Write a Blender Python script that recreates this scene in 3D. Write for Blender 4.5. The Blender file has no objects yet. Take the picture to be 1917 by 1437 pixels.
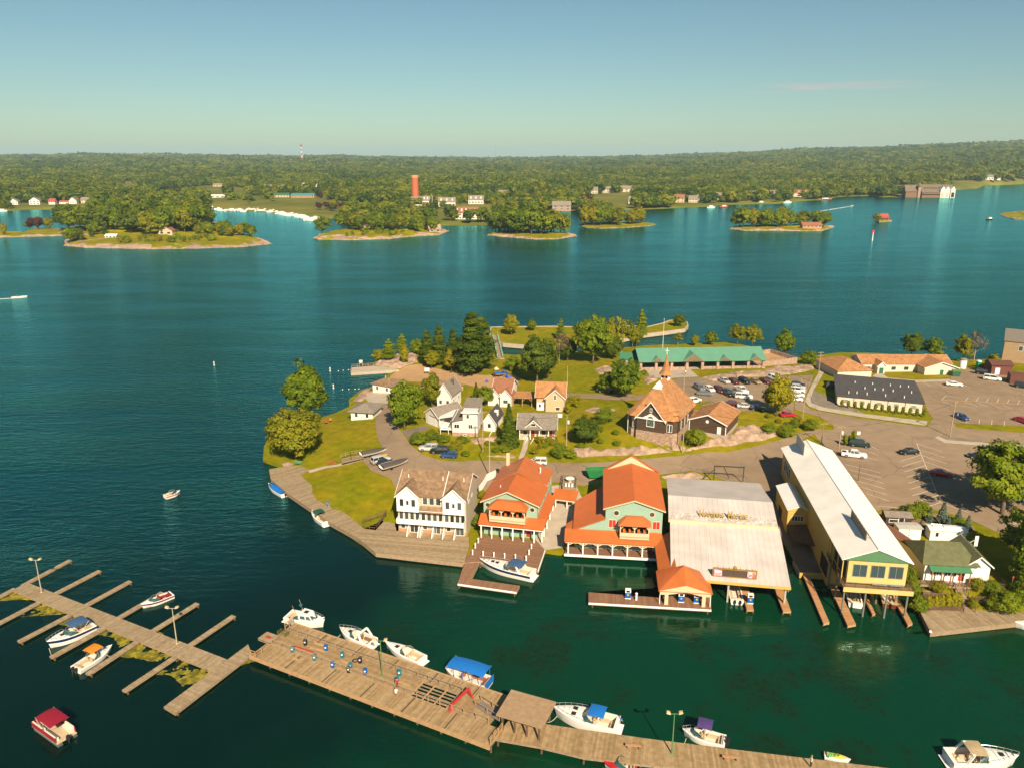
import bpy,bmesh,math,random
import numpy as np
from mathutils import Vector,Matrix
SC=bpy.context.scene
COL=SC.collection
R=math.radians
# ------------------------------------------------------------------ camera
CAM_H=74.0
cam_data=bpy.data.cameras.new('camera')
cam_data.sensor_fit='HORIZONTAL'
cam_data.sensor_width=36.0
cam_data.lens=36.0*1458.0/1917.0
cam_data.clip_start=0.5
cam_data.clip_end=60000
cam=bpy.data.objects.new('camera',cam_data)
COL.objects.link(cam)
cam.location=(0,0,CAM_H)
cam.rotation_euler=(R(90-16.3055),0,0)
SC.camera=cam
# ------------------------------------------------------------------ sky, sun, exposure
SUN_EL,SUN_AZ=37.0,14.0          # the sun stands behind the camera, a little to its right
world=bpy.data.worlds.new('World')
SC.world=world
world.use_nodes=True
wn,wl=world.node_tree.nodes,world.node_tree.links
wn.clear()
w_out=wn.new('ShaderNodeOutputWorld')
w_bg=wn.new('ShaderNodeBackground')
w_sky=wn.new('ShaderNodeTexSky')
w_sky.sky_type='NISHITA'
w_sky.sun_disc=False
w_sky.sun_elevation=R(SUN_EL)
w_sky.sun_rotation=R(180-SUN_AZ)
w_sky.altitude=100
w_sky.air_density=1.0
w_sky.dust_density=0.4
w_sky.ozone_density=1.6
w_mul=wn.new('ShaderNodeMix')
w_mul.data_type='RGBA'
w_mul.blend_type='MULTIPLY'
w_mul.inputs[0].default_value=1.0
w_mul.inputs[7].default_value=(0.765,0.935,0.88,1)
wl.new(w_sky.outputs[0],w_mul.inputs[6])
def w_node(kind_,**kw):
 t=wn.new(kind_)
 for k,v in kw.items():
  if k=='op':
   t.operation=v
  elif hasattr(v,'is_linked'):
   wl.new(v,t.inputs[k.replace('_',' ') if not k[1:].isdigit() else int(k[1:])])
  else:
   t.inputs[k.replace('_',' ') if not k[1:].isdigit() else int(k[1:])].default_value=v
 return t
w_tc=wn.new('ShaderNodeTexCoord')
w_sp=w_node('ShaderNodeSeparateXYZ',i0=w_tc.outputs['Generated'])
w_mp=w_node('ShaderNodeMapping',Vector=w_tc.outputs['Generated'],Scale=(7,7,130))
w_nz=w_node('ShaderNodeTexNoise',Vector=w_mp.outputs[0],Scale=1.6,Detail=5.)
w_bz=w_node('ShaderNodeMath',op='SUBTRACT',i0=w_sp.outputs[2],i1=.074)
w_ba=w_node('ShaderNodeMath',op='ABSOLUTE',i0=w_bz.outputs[0])
w_b=w_node('ShaderNodeMapRange',Value=w_ba.outputs[0],From_Min=.001,From_Max=.007,To_Min=1.,To_Max=0.)
w_ax=w_node('ShaderNodeMath',op='SUBTRACT',i0=w_sp.outputs[0],i1=.355)
w_aa=w_node('ShaderNodeMath',op='ABSOLUTE',i0=w_ax.outputs[0])
w_a=w_node('ShaderNodeMapRange',Value=w_aa.outputs[0],From_Min=.03,From_Max=.11,To_Min=1.,To_Max=0.)
w_n=w_node('ShaderNodeMapRange',Value=w_nz.outputs['Fac'],From_Min=.42,From_Max=.62,To_Min=0.,To_Max=.55)
w_c=w_node('ShaderNodeMath',op='MULTIPLY',i0=w_b.outputs[0],i1=w_a.outputs[0])
w_d=w_node('ShaderNodeMath',op='MULTIPLY',i0=w_c.outputs[0],i1=w_n.outputs[0])
w_cl=wn.new('ShaderNodeMix')
w_cl.data_type='RGBA'
wl.new(w_d.outputs[0],w_cl.inputs[0])
wl.new(w_mul.outputs[2],w_cl.inputs[6])
w_cl.inputs[7].default_value=(8.0,6.6,6.4,1)
wl.new(w_cl.outputs[2],w_bg.inputs[0])
w_bg.inputs[1].default_value=0.05
wl.new(w_bg.outputs[0],w_out.inputs[0])
sun_data=bpy.data.lights.new('sun','SUN')
sun_data.energy=5.0
sun_data.angle=R(0.53)
sun_data.color=(1.0,0.83,0.60)
sun=bpy.data.objects.new('sun',sun_data)
COL.objects.link(sun)
sun.location=(60,-200,200)
_d=Vector((math.sin(R(SUN_AZ))*math.cos(R(SUN_EL)),-math.cos(R(SUN_AZ))*math.cos(R(SUN_EL)),math.sin(R(SUN_EL))))
sun.rotation_euler=_d.to_track_quat('Z','Y').to_euler()
vs=SC.view_settings
vs.view_transform='Standard'
vs.look='None'
vs.exposure=0.74
vs.gamma=1.0
vs.use_curve_mapping=False
SC.render.engine='CYCLES'
SC.cycles.use_denoising=True
SC.cycles.max_bounces=6
SC.cycles.transparent_max_bounces=8
SC.cycles.volume_bounces=0
SC.cycles.sample_clamp_indirect=6
SC.cycles.caustics_reflective=False
SC.cycles.caustics_refractive=False
RNG=random.Random(7)
NP=np.random.default_rng(7)
# ------------------------------------------------------------------ materials
MATS={}
def mat(name,col=(.5,.5,.5),rough=.7,metal=0.,var=.12,vscale=1.2,bump=0.,bscale=8.,spec=.35,
  col2=None,c2scale=.15,alpha=1.,coat=0.,stripe=None,objvar=0.,coords='Object'):
 """a Principled material with blotchy colour variation, optional second colour, relief and stripes"""
 if name in MATS:
  return MATS[name]
 m=bpy.data.materials.new(name)
 m.use_nodes=True
 n,l=m.node_tree.nodes,m.node_tree.links
 b=n['Principled BSDF']
 b.inputs['Roughness'].default_value=rough
 b.inputs['Metallic'].default_value=metal
 b.inputs['Specular IOR Level'].default_value=spec
 b.inputs['Coat Weight'].default_value=coat
 tc=n.new('ShaderNodeTexCoord')
 co=tc.outputs[coords] if coords != 'World' else None
 if coords=='World':
  ge=n.new('ShaderNodeNewGeometry')
  co=ge.outputs['Position']
 def noise(scale,detail=4.):
  t=n.new('ShaderNodeTexNoise')
  t.inputs['Scale'].default_value=scale
  t.inputs['Detail'].default_value=detail
  l.new(co,t.inputs['Vector'])
  return t.outputs['Fac']
 def rng(fac,a,b_,c,d):
  t=n.new('ShaderNodeMapRange')
  t.inputs['From Min'].default_value=a
  t.inputs['From Max'].default_value=b_
  t.inputs['To Min'].default_value=c
  t.inputs['To Max'].default_value=d
  l.new(fac,t.inputs['Value'])
  return t.outputs[0]
 def mix(fac,a,b_,mode='MIX'):
  t=n.new('ShaderNodeMix')
  t.data_type='RGBA'
  t.blend_type=mode
  for sock,v in ((t.inputs[0],fac),(t.inputs[6],a),(t.inputs[7],b_)):
   if hasattr(v,'is_linked'):
    l.new(v,sock)
   elif isinstance(v,(int,float)):
    sock.default_value=v
   else:
    sock.default_value=(*v[:3],1)
  return t.outputs[2]
 c=col
 if col2 is not None:
  c=mix(rng(noise(c2scale,5.),.42,.58,0,1),col,col2)
 if var>0:
  f=rng(noise(vscale,6.),.3,.7,1-var,1+var)
  cx=n.new('ShaderNodeCombineXYZ')
  for i in range(3):
   l.new(f,cx.inputs[i])
  c=mix(1.,c,cx.outputs[0],'MULTIPLY')
 if objvar>0:
  oi=n.new('ShaderNodeObjectInfo')
  f=rng(oi.outputs['Random'],0,1,1-objvar,1+objvar)
  cx=n.new('ShaderNodeCombineXYZ')
  for i in range(3):
   l.new(f,cx.inputs[i])
  c=mix(1.,c,cx.outputs[0],'MULTIPLY')
 hgt=None
 if stripe:
  axis,period,depth=stripe[:3]
  sp=n.new('ShaderNodeSeparateXYZ')
  l.new(co,sp.inputs[0])
  mm=n.new('ShaderNodeMath')
  mm.operation='MULTIPLY'
  mm.inputs[1].default_value=1.0/period
  l.new(sp.outputs[axis],mm.inputs[0])
  fr=n.new('ShaderNodeMath')
  fr.operation='FRACT'
  l.new(mm.outputs[0],fr.inputs[0])
  ed=rng(fr.outputs[0],stripe[3] if len(stripe)>3 else .75,1.,0.,1.)
  hgt=ed
  c=mix(rng(ed,0,1,0,depth),c,(0.02,0.015,0.01))
 if hasattr(c,'is_linked'):
  l.new(c,b.inputs['Base Color'])
 else:
  b.inputs['Base Color'].default_value=(*c[:3],1)
 if bump>0 or hgt is not None:
  bp=n.new('ShaderNodeBump')
  bp.inputs['Strength'].default_value=1.0
  if hgt is not None:
   bp.inputs['Distance'].default_value=0.03
   l.new(hgt,bp.inputs['Height'])
  else:
   bp.inputs['Distance'].default_value=bump
   l.new(noise(bscale,5.),bp.inputs['Height'])
  l.new(bp.outputs[0],b.inputs['Normal'])
 if alpha<1:
  b.inputs['Alpha'].default_value=alpha
 MATS[name]=m
 return m
# ------------------------------------------------------------------ mesh helpers
class MB:
 """collects shapes and links them as ONE mesh object"""
 def __init__(s):
  s.v,s.f,s.m=[],[],[]
 def add(s,vs_,fs,m=0):
  o=len(s.v)
  s.v+=[tuple(p) for p in vs_]
  s.f+=[tuple(i+o for i in f) for f in fs]
  s.m+=[m]*len(fs)
  return s
 def box(s,x0,x1,y0,y1,z0,z1,m=0):
  x0,x1=min(x0,x1),max(x0,x1)
  y0,y1=min(y0,y1),max(y0,y1)
  z0,z1=min(z0,z1),max(z0,z1)
  return s.add([(x0,y0,z0),(x1,y0,z0),(x1,y1,z0),(x0,y1,z0),(x0,y0,z1),(x1,y0,z1),(x1,y1,z1),(x0,y1,z1)],
    [(0,3,2,1),(4,5,6,7),(0,1,5,4),(1,2,6,5),(2,3,7,6),(3,0,4,7)],m)
 def bar(s,a,b,w,h,m=0,up=(0,0,1)):
  """square bar from a to b; w sideways, h along up"""
  a,b,up=Vector(a),Vector(b),Vector(up)
  d=(b-a)
  if d.length<1e-6:
   return s
  d.normalize()
  sd=d.cross(up)
  if sd.length<1e-4:
   sd=d.cross(Vector((1,0,0)))
  sd.normalize()
  u=sd.cross(d).normalized()
  p=[]
  for e in (a,b):
   for i,j in ((-1,-1),(1,-1),(1,1),(-1,1)):
    p.append(e+sd*(i*w/2)+u*(j*h/2))
  return s.add(p,[(0,1,2,3),(7,6,5,4),(0,4,5,1),(1,5,6,2),(2,6,7,3),(3,7,4,0)],m)
 def prism(s,poly,z0,z1,m=0):
  n=len(poly)
  a=sum(poly[i][0]*poly[(i+1) % n][1]-poly[(i+1) % n][0]*poly[i][1] for i in range(n))
  if a<0:
   poly=poly[::-1]
  b0=[(p[0],p[1],z0) for p in poly]
  b1=[(p[0],p[1],z1) for p in poly]
  return s.add(b0+b1,[tuple(range(n))[::-1],tuple(range(n,2*n))]+[(i,(i+1) % n,n+(i+1) % n,n+i) for i in range(n)],m)
 def extr(s,prof,axis,a,b,m=0):
  """profile of (u,z) swept along axis x or y from a to b (u is the other axis)"""
  n=len(prof)
  if axis=='x':
   r0=[(a,u,z) for u,z in prof]
   r1=[(b,u,z) for u,z in prof]
  else:
   r0=[(u,a,z) for u,z in prof]
   r1=[(u,b,z) for u,z in prof]
  return s.add(r0+r1,[tuple(range(n)),tuple(range(n,2*n))[::-1]]+[(i,n+i,n+(i+1) % n,(i+1) % n) for i in range(n)],m)
 def slab(s,pts,t,m=0):
  """planar polygon thickened by t against its normal (pts counter-clockwise seen from outside)"""
  p=[Vector(q) for q in pts]
  nrm=Vector((0,0,0))
  for i in range(len(p)):
   a,b=p[i],p[(i+1) % len(p)]
   nrm+=Vector(((a.y-b.y)*(a.z+b.z),(a.z-b.z)*(a.x+b.x),(a.x-b.x)*(a.y+b.y)))
  nrm.normalize()
  n=len(p)
  q=[v-nrm*t for v in p]
  return s.add(p+q,[tuple(range(n)),tuple(range(n,2*n))[::-1]]+[(i,n+i,n+(i+1) % n,(i+1) % n) for i in range(n)],m)
 def tube(s,pts,r,n=6,m=0,r2=None,caps=True):
  pts=[Vector(p) for p in pts]
  rings=[]
  for i,p in enumerate(pts):
   d=(pts[min(i+1,len(pts)-1)]-pts[max(i-1,0)]).normalized()
   a=Vector((0,0,1)) if abs(d.z)<.9 else Vector((1,0,0))
   x=d.cross(a).normalized()
   y=d.cross(x)
   rr=r if not isinstance(r,(list,tuple)) else r[i]
   rings.append([p+x*(rr*math.cos(2*math.pi*k/n))+y*(rr*math.sin(2*math.pi*k/n)) for k in range(n)])
  return s.loft(rings,m,caps)
 def loft(s,rings,m=0,caps=True,close=True):
  n=len(rings[0])
  v=[p for r in rings for p in r]
  f=[]
  for i in range(len(rings)-1):
   for k in range(n if close else n-1):
    a,b=i*n+k,i*n+(k+1) % n
    f.append((a,b,b+n,a+n))
  if caps:
   f.append(tuple(range(n))[::-1])
   f.append(tuple(range((len(rings)-1)*n,len(rings)*n)))
  return s.add(v,f,m)
 def lathe(s,prof,c=(0,0,0),n=12,m=0):
  rings=[[(c[0]+r*math.cos(2*math.pi*k/n),c[1]+r*math.sin(2*math.pi*k/n),c[2]+z) for k in range(n)] for r,z in prof]
  return s.loft(rings,m,True)
 def build(s,name,mats,parent=None,loc=(0,0,0),rz=0.,smooth=False,recalc=True):
  me=bpy.data.meshes.new(name)
  me.from_pydata(s.v,[],s.f)
  if not isinstance(mats,(list,tuple)):
   mats=[mats]
  for mm in mats:
   me.materials.append(mm)
  if len(mats)>1:
   me.polygons.foreach_set('material_index',s.m)
  if recalc:
   b=bmesh.new()
   b.from_mesh(me)
   bmesh.ops.recalc_face_normals(b,faces=b.faces)
   b.to_mesh(me)
   b.free()
  if smooth:
   me.polygons.foreach_set('use_smooth',[True]*len(me.polygons))
   me.set_sharp_from_angle(angle=R(40))
  me.update()
  return link(name,me,parent,loc,rz)
def link(name,me,parent=None,loc=(0,0,0),rz=0.):
 o=bpy.data.objects.new(name,me)
 COL.objects.link(o)
 o.location=loc
 o.rotation_euler=(0,0,rz)
 if parent is not None:
  o.parent=parent
 return o
def tag(o,label,cat=None,group=None,kind=None):
 o['label']=label
 if cat:
  o['category']=cat
 if group:
  o['group']=group
 if kind:
  o['kind']=kind
 return o
def thing(name,label,cat,loc=(0,0,0),rz=0.,group=None):
 o=bpy.data.objects.new(name,None)
 o.empty_display_size=.3
 COL.objects.link(o)
 o.location=loc
 o.rotation_euler=(0,0,rz)
 return tag(o,label,cat,group)
def struct(o):
 o['kind']='structure'
 return o
def dup(root,loc=None,rz=None,label=None,group=None,scale=None):
 """copy of a thing with copies of its parts and sub-parts (mesh data shared)"""
 r=root.copy()
 COL.objects.link(r)
 if loc is not None:
  r.location=loc
 if rz is not None:
  r.rotation_euler=(0,0,rz)
 if scale is not None:
  r.scale=scale if isinstance(scale,(tuple,list)) else (scale,)*3
 if label:
  r['label']=label
 if group:
  r['group']=group
 for ch in list(root.children):
  c=ch.copy()
  COL.objects.link(c)
  c.parent=r
  for gch in list(ch.children):
   d=gch.copy()
   COL.objects.link(d)
   d.parent=c
 return r
def inside(p,poly):
 x,y=p[0],p[1]
 c=False
 n=len(poly)
 for i in range(n):
  x1,y1=poly[i][:2]
  x2,y2=poly[(i+1) % n][:2]
  if (y1>y) != (y2>y) and x<(x2-x1)*(y-y1)/(y2-y1)+x1:
   c= not c
 return c
ORD=['first','second','third','fourth','fifth','sixth','seventh','eighth','ninth','tenth','eleventh','twelfth',
  'thirteenth','fourteenth','fifteenth','sixteenth','seventeenth','eighteenth','nineteenth','twentieth']
def number_labels(objs,noun=None):
 """objects that look alike get their place in the row, counted from the left as the camera sees them"""
 objs=sorted(objs,key=lambda o:o.location.x/max(o.location.y,1))
 for i,o in enumerate(objs):
  if i<len(ORD):
   o['label']=o['label']+', '+ORD[i]+' from the left'
# ------------------------------------------------------------------ water
def make_water():
 m=bpy.data.materials.new('water')
 m.use_nodes=True
 n,l=m.node_tree.nodes,m.node_tree.links
 n.remove(n['Principled BSDF'])
 body,gl,fz,ms=n.new('ShaderNodeBsdfDiffuse'),n.new('ShaderNodeBsdfGlossy'),n.new('ShaderNodeFresnel'),n.new('ShaderNodeMixShader')
 fz.inputs['IOR'].default_value=1.40
 l.new(fz.outputs[0],ms.inputs[0])
 l.new(body.outputs[0],ms.inputs[1])
 l.new(gl.outputs[0],ms.inputs[2])
 l.new(ms.outputs[0],n['Material Output'].inputs[0])
 ge=n.new('ShaderNodeNewGeometry')
 def noise(scale,detail,sx=1.,sy=1.,rot=0.,rough=.55,dist=0.):
  mp=n.new('ShaderNodeMapping')
  mp.inputs['Scale'].default_value=(sx,sy,1)
  mp.inputs['Rotation'].default_value=(0,0,rot)
  l.new(ge.outputs['Position'],mp.inputs['Vector'])
  t=n.new('ShaderNodeTexNoise')
  t.inputs['Scale'].default_value=scale
  t.inputs['Detail'].default_value=detail
  t.inputs['Roughness'].default_value=rough
  t.inputs['Distortion'].default_value=dist
  l.new(mp.outputs[0],t.inputs['Vector'])
  return t.outputs['Fac']
 def math_(op,a,b_=None):
  t=n.new('ShaderNodeMath')
  t.operation=op
  for i,v in enumerate((a,b_)):
   if v is None:
    continue
   if isinstance(v,(int,float)):
    t.inputs[i].default_value=v
   else:
    l.new(v,t.inputs[i])
  return t.outputs[0]
 def mr(v,a,b_,c=0.,d=1.,smooth=True):
  t=n.new('ShaderNodeMapRange')
  t.interpolation_type='SMOOTHSTEP' if smooth else 'LINEAR'
  for k,x in zip(('From Min','From Max','To Min','To Max'),(a,b_,c,d)):
   t.inputs[k].default_value=x
  l.new(v,t.inputs['Value'])
  return t.outputs[0]
 def mix(f,a,b_):
  t=n.new('ShaderNodeMix')
  t.data_type='RGBA'
  for sock,v in ((t.inputs[0],f),(t.inputs[6],a),(t.inputs[7],b_)):
   if hasattr(v,'is_linked'):
    l.new(v,sock)
   else:
    sock.default_value=(*v,1)
  return t.outputs[2]
 sp=n.new('ShaderNodeSeparateXYZ')
 l.new(ge.outputs['Position'],sp.inputs[0])
 wob=math_('MULTIPLY',math_('SUBTRACT',noise(.03,3.),.5),30.)
 basin=mr(math_('ADD',math_('ADD',sp.outputs[1],math_('MULTIPLY',sp.outputs[0],-.42)),wob),128.,185.,1.,0.)
 chan=(0.0004,0.022,0.022)
 deep=(0.0003,0.0105,0.0075)
 green=(0.0014,0.0360,0.0155)
 weed=(0.0085,0.0170,0.0035)
 weeds=mr(noise(.075,7.,rough=.65),.46,.62)
 tex=mr(noise(.9,5.,rough=.7),.40,.66)
 shoal=mr(math_('ADD',math_('MULTIPLY',sp.outputs[0],.020),math_('MULTIPLY',math_('SUBTRACT',noise(.035,3.),.5),1.4)),-.75,.1)
 w2=math_('MULTIPLY',math_('MULTIPLY',weeds,shoal),math_('ADD',.30,math_('MULTIPLY',tex,.7)))
 harb=mix(w2,mix(shoal,deep,green),weed)
 chanv=mix(mr(noise(.006,4.,1.,3.),.35,.65),chan,(0.0004,0.016,0.018))
 l.new(mix(basin,chanv,harb),body.inputs['Color'])
 l.new(mix(basin,(.29,.93,.96),(.58,.88,.74)),gl.inputs['Color'])
 far=mr(sp.outputs[1],260.,800.,1.,.42)
 r1=noise(.75,5.,1.,2.2,.25,.6)
 r2=noise(.28,3.,1.,2.2,-.2,.5,.4)
 gust=mr(noise(.012,4.,1.,3.5),.35,.65,.55,1.25)
 calm=mr(basin,0.,1.,1.,.16)
 hgt=math_('ADD',math_('MULTIPLY',r1,.34),math_('MULTIPLY',r2,.60))
 hgt=math_('MULTIPLY',hgt,math_('MULTIPLY',math_('MULTIPLY',calm,gust),far))
 bp=n.new('ShaderNodeBump')
 bp.inputs['Strength'].default_value=1.
 bp.inputs['Distance'].default_value=.75
 l.new(hgt,bp.inputs['Height'])
 l.new(bp.outputs[0],gl.inputs['Normal'])
 l.new(bp.outputs[0],fz.inputs['Normal'])
 l.new(mr(basin,0.,1.,.12,.03),gl.inputs['Roughness'])
 return m
wb=MB()
wb.add([(-22000,-300,0),(22000,-300,0),(22000,24000,0),(-22000,24000,0)],[(0,1,2,3)])
water=struct(wb.build('water',make_water()))
# ------------------------------------------------------------------ foliage
def leaf_mat(name,cols,objvar=.35,trans=.25,patch=0.):
 """leaf colour: three greens over the clumps, shifted from tree to tree"""
 m=bpy.data.materials.new(name)
 m.use_nodes=True
 n,l=m.node_tree.nodes,m.node_tree.links
 b=n['Principled BSDF']
 b.inputs['Roughness'].default_value=.65
 b.inputs['Specular IOR Level'].default_value=.2
 at=n.new('ShaderNodeAttribute')
 at.attribute_name='tint'
 oi=n.new('ShaderNodeObjectInfo')
 ad=n.new('ShaderNodeMath')
 ad.operation='MULTIPLY_ADD'
 l.new(oi.outputs['Random'],ad.inputs[0])
 ad.inputs[1].default_value=objvar
 sc=n.new('ShaderNodeMath')
 sc.operation='MULTIPLY'
 sc.inputs[1].default_value=1-objvar
 l.new(at.outputs['Fac'],sc.inputs[0])
 l.new(sc.outputs[0],ad.inputs[2])
 rp=n.new('ShaderNodeValToRGB')
 while len(rp.color_ramp.elements)<len(cols):
  rp.color_ramp.elements.new(.5)
 for i,c in enumerate(cols):
  rp.color_ramp.elements[i].position=.12+.76*i/(len(cols)-1)
  rp.color_ramp.elements[i].color=(*c,1)
 fac=ad.outputs[0]
 if patch:
  ge=n.new('ShaderNodeNewGeometry')
  nt=n.new('ShaderNodeTexNoise')
  nt.inputs['Scale'].default_value=.006
  nt.inputs['Detail'].default_value=3
  l.new(ge.outputs['Position'],nt.inputs['Vector'])
  pa=n.new('ShaderNodeMath')
  pa.operation='MULTIPLY_ADD'
  l.new(nt.outputs['Fac'],pa.inputs[0])
  pa.inputs[1].default_value=patch
  sb=n.new('ShaderNodeMath')
  sb.operation='SUBTRACT'
  l.new(fac,sb.inputs[0])
  sb.inputs[1].default_value=patch*.5
  l.new(sb.outputs[0],pa.inputs[2])
  fac=pa.outputs[0]
 l.new(fac,rp.inputs[0])
 l.new(rp.outputs[0],b.inputs['Base Color'])
 tr=n.new('ShaderNodeBsdfTranslucent')
 l.new(rp.outputs[0],tr.inputs[0])
 mx=n.new('ShaderNodeMixShader')
 mx.inputs[0].default_value=trans
 l.new(b.outputs[0],mx.inputs[1])
 l.new(tr.outputs[0],mx.inputs[2])
 l.new(mx.outputs[0],n['Material Output'].inputs[0])
 MATS[name]=m
 return m
LEAF=leaf_mat('leaf_green',[(.066,.114,.004),(.140,.196,.006),(.235,.262,.008)])
LEAF_Y=leaf_mat('leaf_yellow_green',[(.16,.17,0.0045),(.24,.225,0.0054),(.32,.26,0.0072)],.3)
LEAF_D=leaf_mat('leaf_dark',[(.038,.072,.006),(.078,.118,.007),(.135,.168,.009)],.3)
LEAF_O=leaf_mat('leaf_olive',[(.105,.130,.005),(.182,.192,.007),(.27,.245,.010)],.3)
LEAF_P=leaf_mat('leaf_purple',[(.045,.018,.022),(.07,.026,.03),(.10,.038,.036)],.2)
LEAF_B=leaf_mat('leaf_blue_spruce',[(.08,.115,.090),(.13,.17,.125),(.18,.21,.15)],.2)
LEAF_R=leaf_mat('leaf_bare',[(.13,.085,.060),(.19,.13,.085),(.24,.17,.10)],.2)
LEAF_F=leaf_mat('leaf_forest',[(.036,.070,.005),(.076,.118,.006),(.130,.166,.007),(.205,.205,.009)],.7,.2,1.5)
BARK=mat('bark',(.16,.11,.07),.9,var=.3,vscale=3.)
BARK_PALE=mat('bark_pale',(.38,.31,.23),.9,var=.2,vscale=3.)
def cards(c,nrm,size,rng,asp=1.5):
 """one leaf-spray quad per centre, facing nrm, as vertex array (4 per card)"""
 n=len(c)
 t=rng.normal(size=(n,3))
 t-=nrm*(t*nrm).sum(1,keepdims=True)
 t /=np.linalg.norm(t,axis=1,keepdims=True)+1e-9
 bt=np.cross(nrm,t)
 s=(size*rng.uniform(.6,1.35,n))[:,None]
 t=t*s*math.sqrt(asp)*.5
 bt=bt*s/math.sqrt(asp)*.5
 k=nrm*s*.18
 v=np.stack([c-t-bt*.5,c+bt-k,c+t-bt*.4,c-bt*1.0-k],1)
 return v.reshape(-1,3)
def quads_mesh(name,v,tint,material):
 nq=len(v)//4
 me=bpy.data.meshes.new(name)
 me.vertices.add(len(v))
 me.vertices.foreach_set('co',v.astype(np.float32).ravel())
 me.loops.add(nq*4)
 me.loops.foreach_set('vertex_index',np.arange(nq*4,dtype=np.int32))
 me.polygons.add(nq)
 me.polygons.foreach_set('loop_start',np.arange(0,nq*4,4,dtype=np.int32))
 a=me.attributes.new('tint','FLOAT','POINT')
 a.data.foreach_set('value',np.repeat(tint,4).astype(np.float32))
 me.materials.append(material)
 me.update()
 me.validate()
 return me
def unit(v):
 return v/(np.linalg.norm(v,axis=1,keepdims=True)+1e-9)
def crown_round(name,material,seed,n=4000,clumps=60,size=.55,w=1.,h=1.,z0=.25,flat=.8,rough=.28,top=1.):
 """broadleaf crown of unit height 1 (tree height), half-width .5*w, clumps of leaf sprays on an uneven hull"""
 rng=np.random.default_rng(seed)
 cz,rz_=(z0+1)/2,(1-z0)/2
 d=unit(rng.normal(size=(clumps,3)))
 d[:,2]=d[:,2]*.9+.12
 rad=rng.uniform(.45,1.0,clumps)**.6
 lob=1+rough*np.sin(3*np.arctan2(d[:,1],d[:,0])+seed)*.5+rng.normal(0,rough*.45,clumps)
 c=d*(rad*lob)[:,None]*.80
 prof=1-top*.25*np.clip(c[:,2],-1,1)
 ctr=np.stack([c[:,0]*.5*w*prof,c[:,1]*.5*w*prof,cz+c[:,2]*rz_*h],1)
 cr=rng.uniform(.18,.34,clumps)*(60/clumps)**.33
 k=rng.integers(0,clumps,n)
 dd=unit(rng.normal(size=(n,3))+np.array([0,0,.35]))
 rr=cr[k]*rng.uniform(.55,1.08,n)
 p=ctr[k]+dd*rr[:,None]*np.array([.5*w*1.1,.5*w*1.1,rz_*flat])
 out=unit((p-np.array([0,0,cz-.1]))*np.array([1/(.5*w),1/(.5*w),1/rz_]))
 nrm=unit(dd*.75+out*.55+rng.normal(size=(n,3))*.35+np.array([0,0,.25]))
 tint=np.clip(rng.uniform(0,1,clumps)[k]*.8+rng.uniform(-.1,.4,n),0,1)
 return quads_mesh(name,cards(p,nrm,np.full(n,size),rng),tint,material)
def crown_spruce(name,material,seed,n=3000,whorls=16,size=.07,w=.5,z0=.05,gap=.0,power=1.,arms=9,droop=.25):
 """conifer of unit height with tiers of boughs"""
 rng=np.random.default_rng(seed)
 P,N,T=[],[],[]
 per=max(6,n//(whorls*arms))
 for i in range(whorls):
  f=i/(whorls-1)
  z=z0+(1-z0)*(f**.92)
  rmax=.5*w*((1-f)**power)+.012
  if i==0:
   rmax*=.85
  for a in range(arms):
   ang=2*math.pi*(a+rng.uniform(-.3,.3))/arms+i*1.7
   r1=rmax*rng.uniform(.68,1.12)
   if gap>0 and rng.uniform()<gap:
    continue
   t=np.sqrt(rng.uniform(.02,1,per))
   tint=rng.uniform(0,.8)
   wd=r1*.32*(1-.5*t)
   side=rng.normal(0,1,per)*wd
   x=np.cos(ang)*t*r1-np.sin(ang)*side
   y=np.sin(ang)*t*r1+np.cos(ang)*side
   zz=z-droop*t*t*r1+rng.normal(0,.008,per)+(.06*t*r1)
   P.append(np.stack([x,y,zz],1))
   up=np.tile(np.array([[math.cos(ang)*.45,math.sin(ang)*.45,1.]]),(per,1))
   N.append(unit(up+rng.normal(size=(per,3))*.35))
   T.append(np.clip(tint+rng.uniform(0,.3,per),0,1))
 P,N,T=np.concatenate(P),np.concatenate(N),np.concatenate(T)
 return quads_mesh(name,cards(P,N,np.full(len(P),size),rng,2.2),T,material)
def crown_pine(name,material,seed,n=3500,tiers=9,size=.06,w=.62,z0=.18):
 """white pine: flat irregular plates of foliage with gaps between them"""
 rng=np.random.default_rng(seed)
 P,N,T=[],[],[]
 for i in range(tiers):
  f=i/(tiers-1)
  z=z0+(1-z0)*f*.97
  arms=6 if f<.7 else 4
  for a in range(arms):
   ang=2*math.pi*(a+rng.uniform(-.35,.35))/arms+i*1.1
   r=.5*w*(1-.78*f**1.6)*rng.uniform(.45,1.1)
   c=np.array([math.cos(ang)*r*.62,math.sin(ang)*r*.62,z+rng.normal(0,.02)+.12*r])
   k=max(8,n//(tiers*5))
   rx=r*.55+.03
   d=unit(rng.normal(size=(k,3)))*(rng.uniform(.2,1,k)**.5)[:,None]
   P.append(c+d*np.array([rx,rx,.035+.02*(1-f)]))
   N.append(unit(d*.5+np.array([math.cos(ang)*.25,math.sin(ang)*.25,1.])+rng.normal(size=(k,3))*.35))
   T.append(np.clip(rng.uniform(0,.75)+rng.uniform(0,.3,k),0,1))
 P,N,T=np.concatenate(P),np.concatenate(N),np.concatenate(T)
 return quads_mesh(name,cards(P,N,np.full(len(P),size),rng,1.8),T,material)
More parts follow.
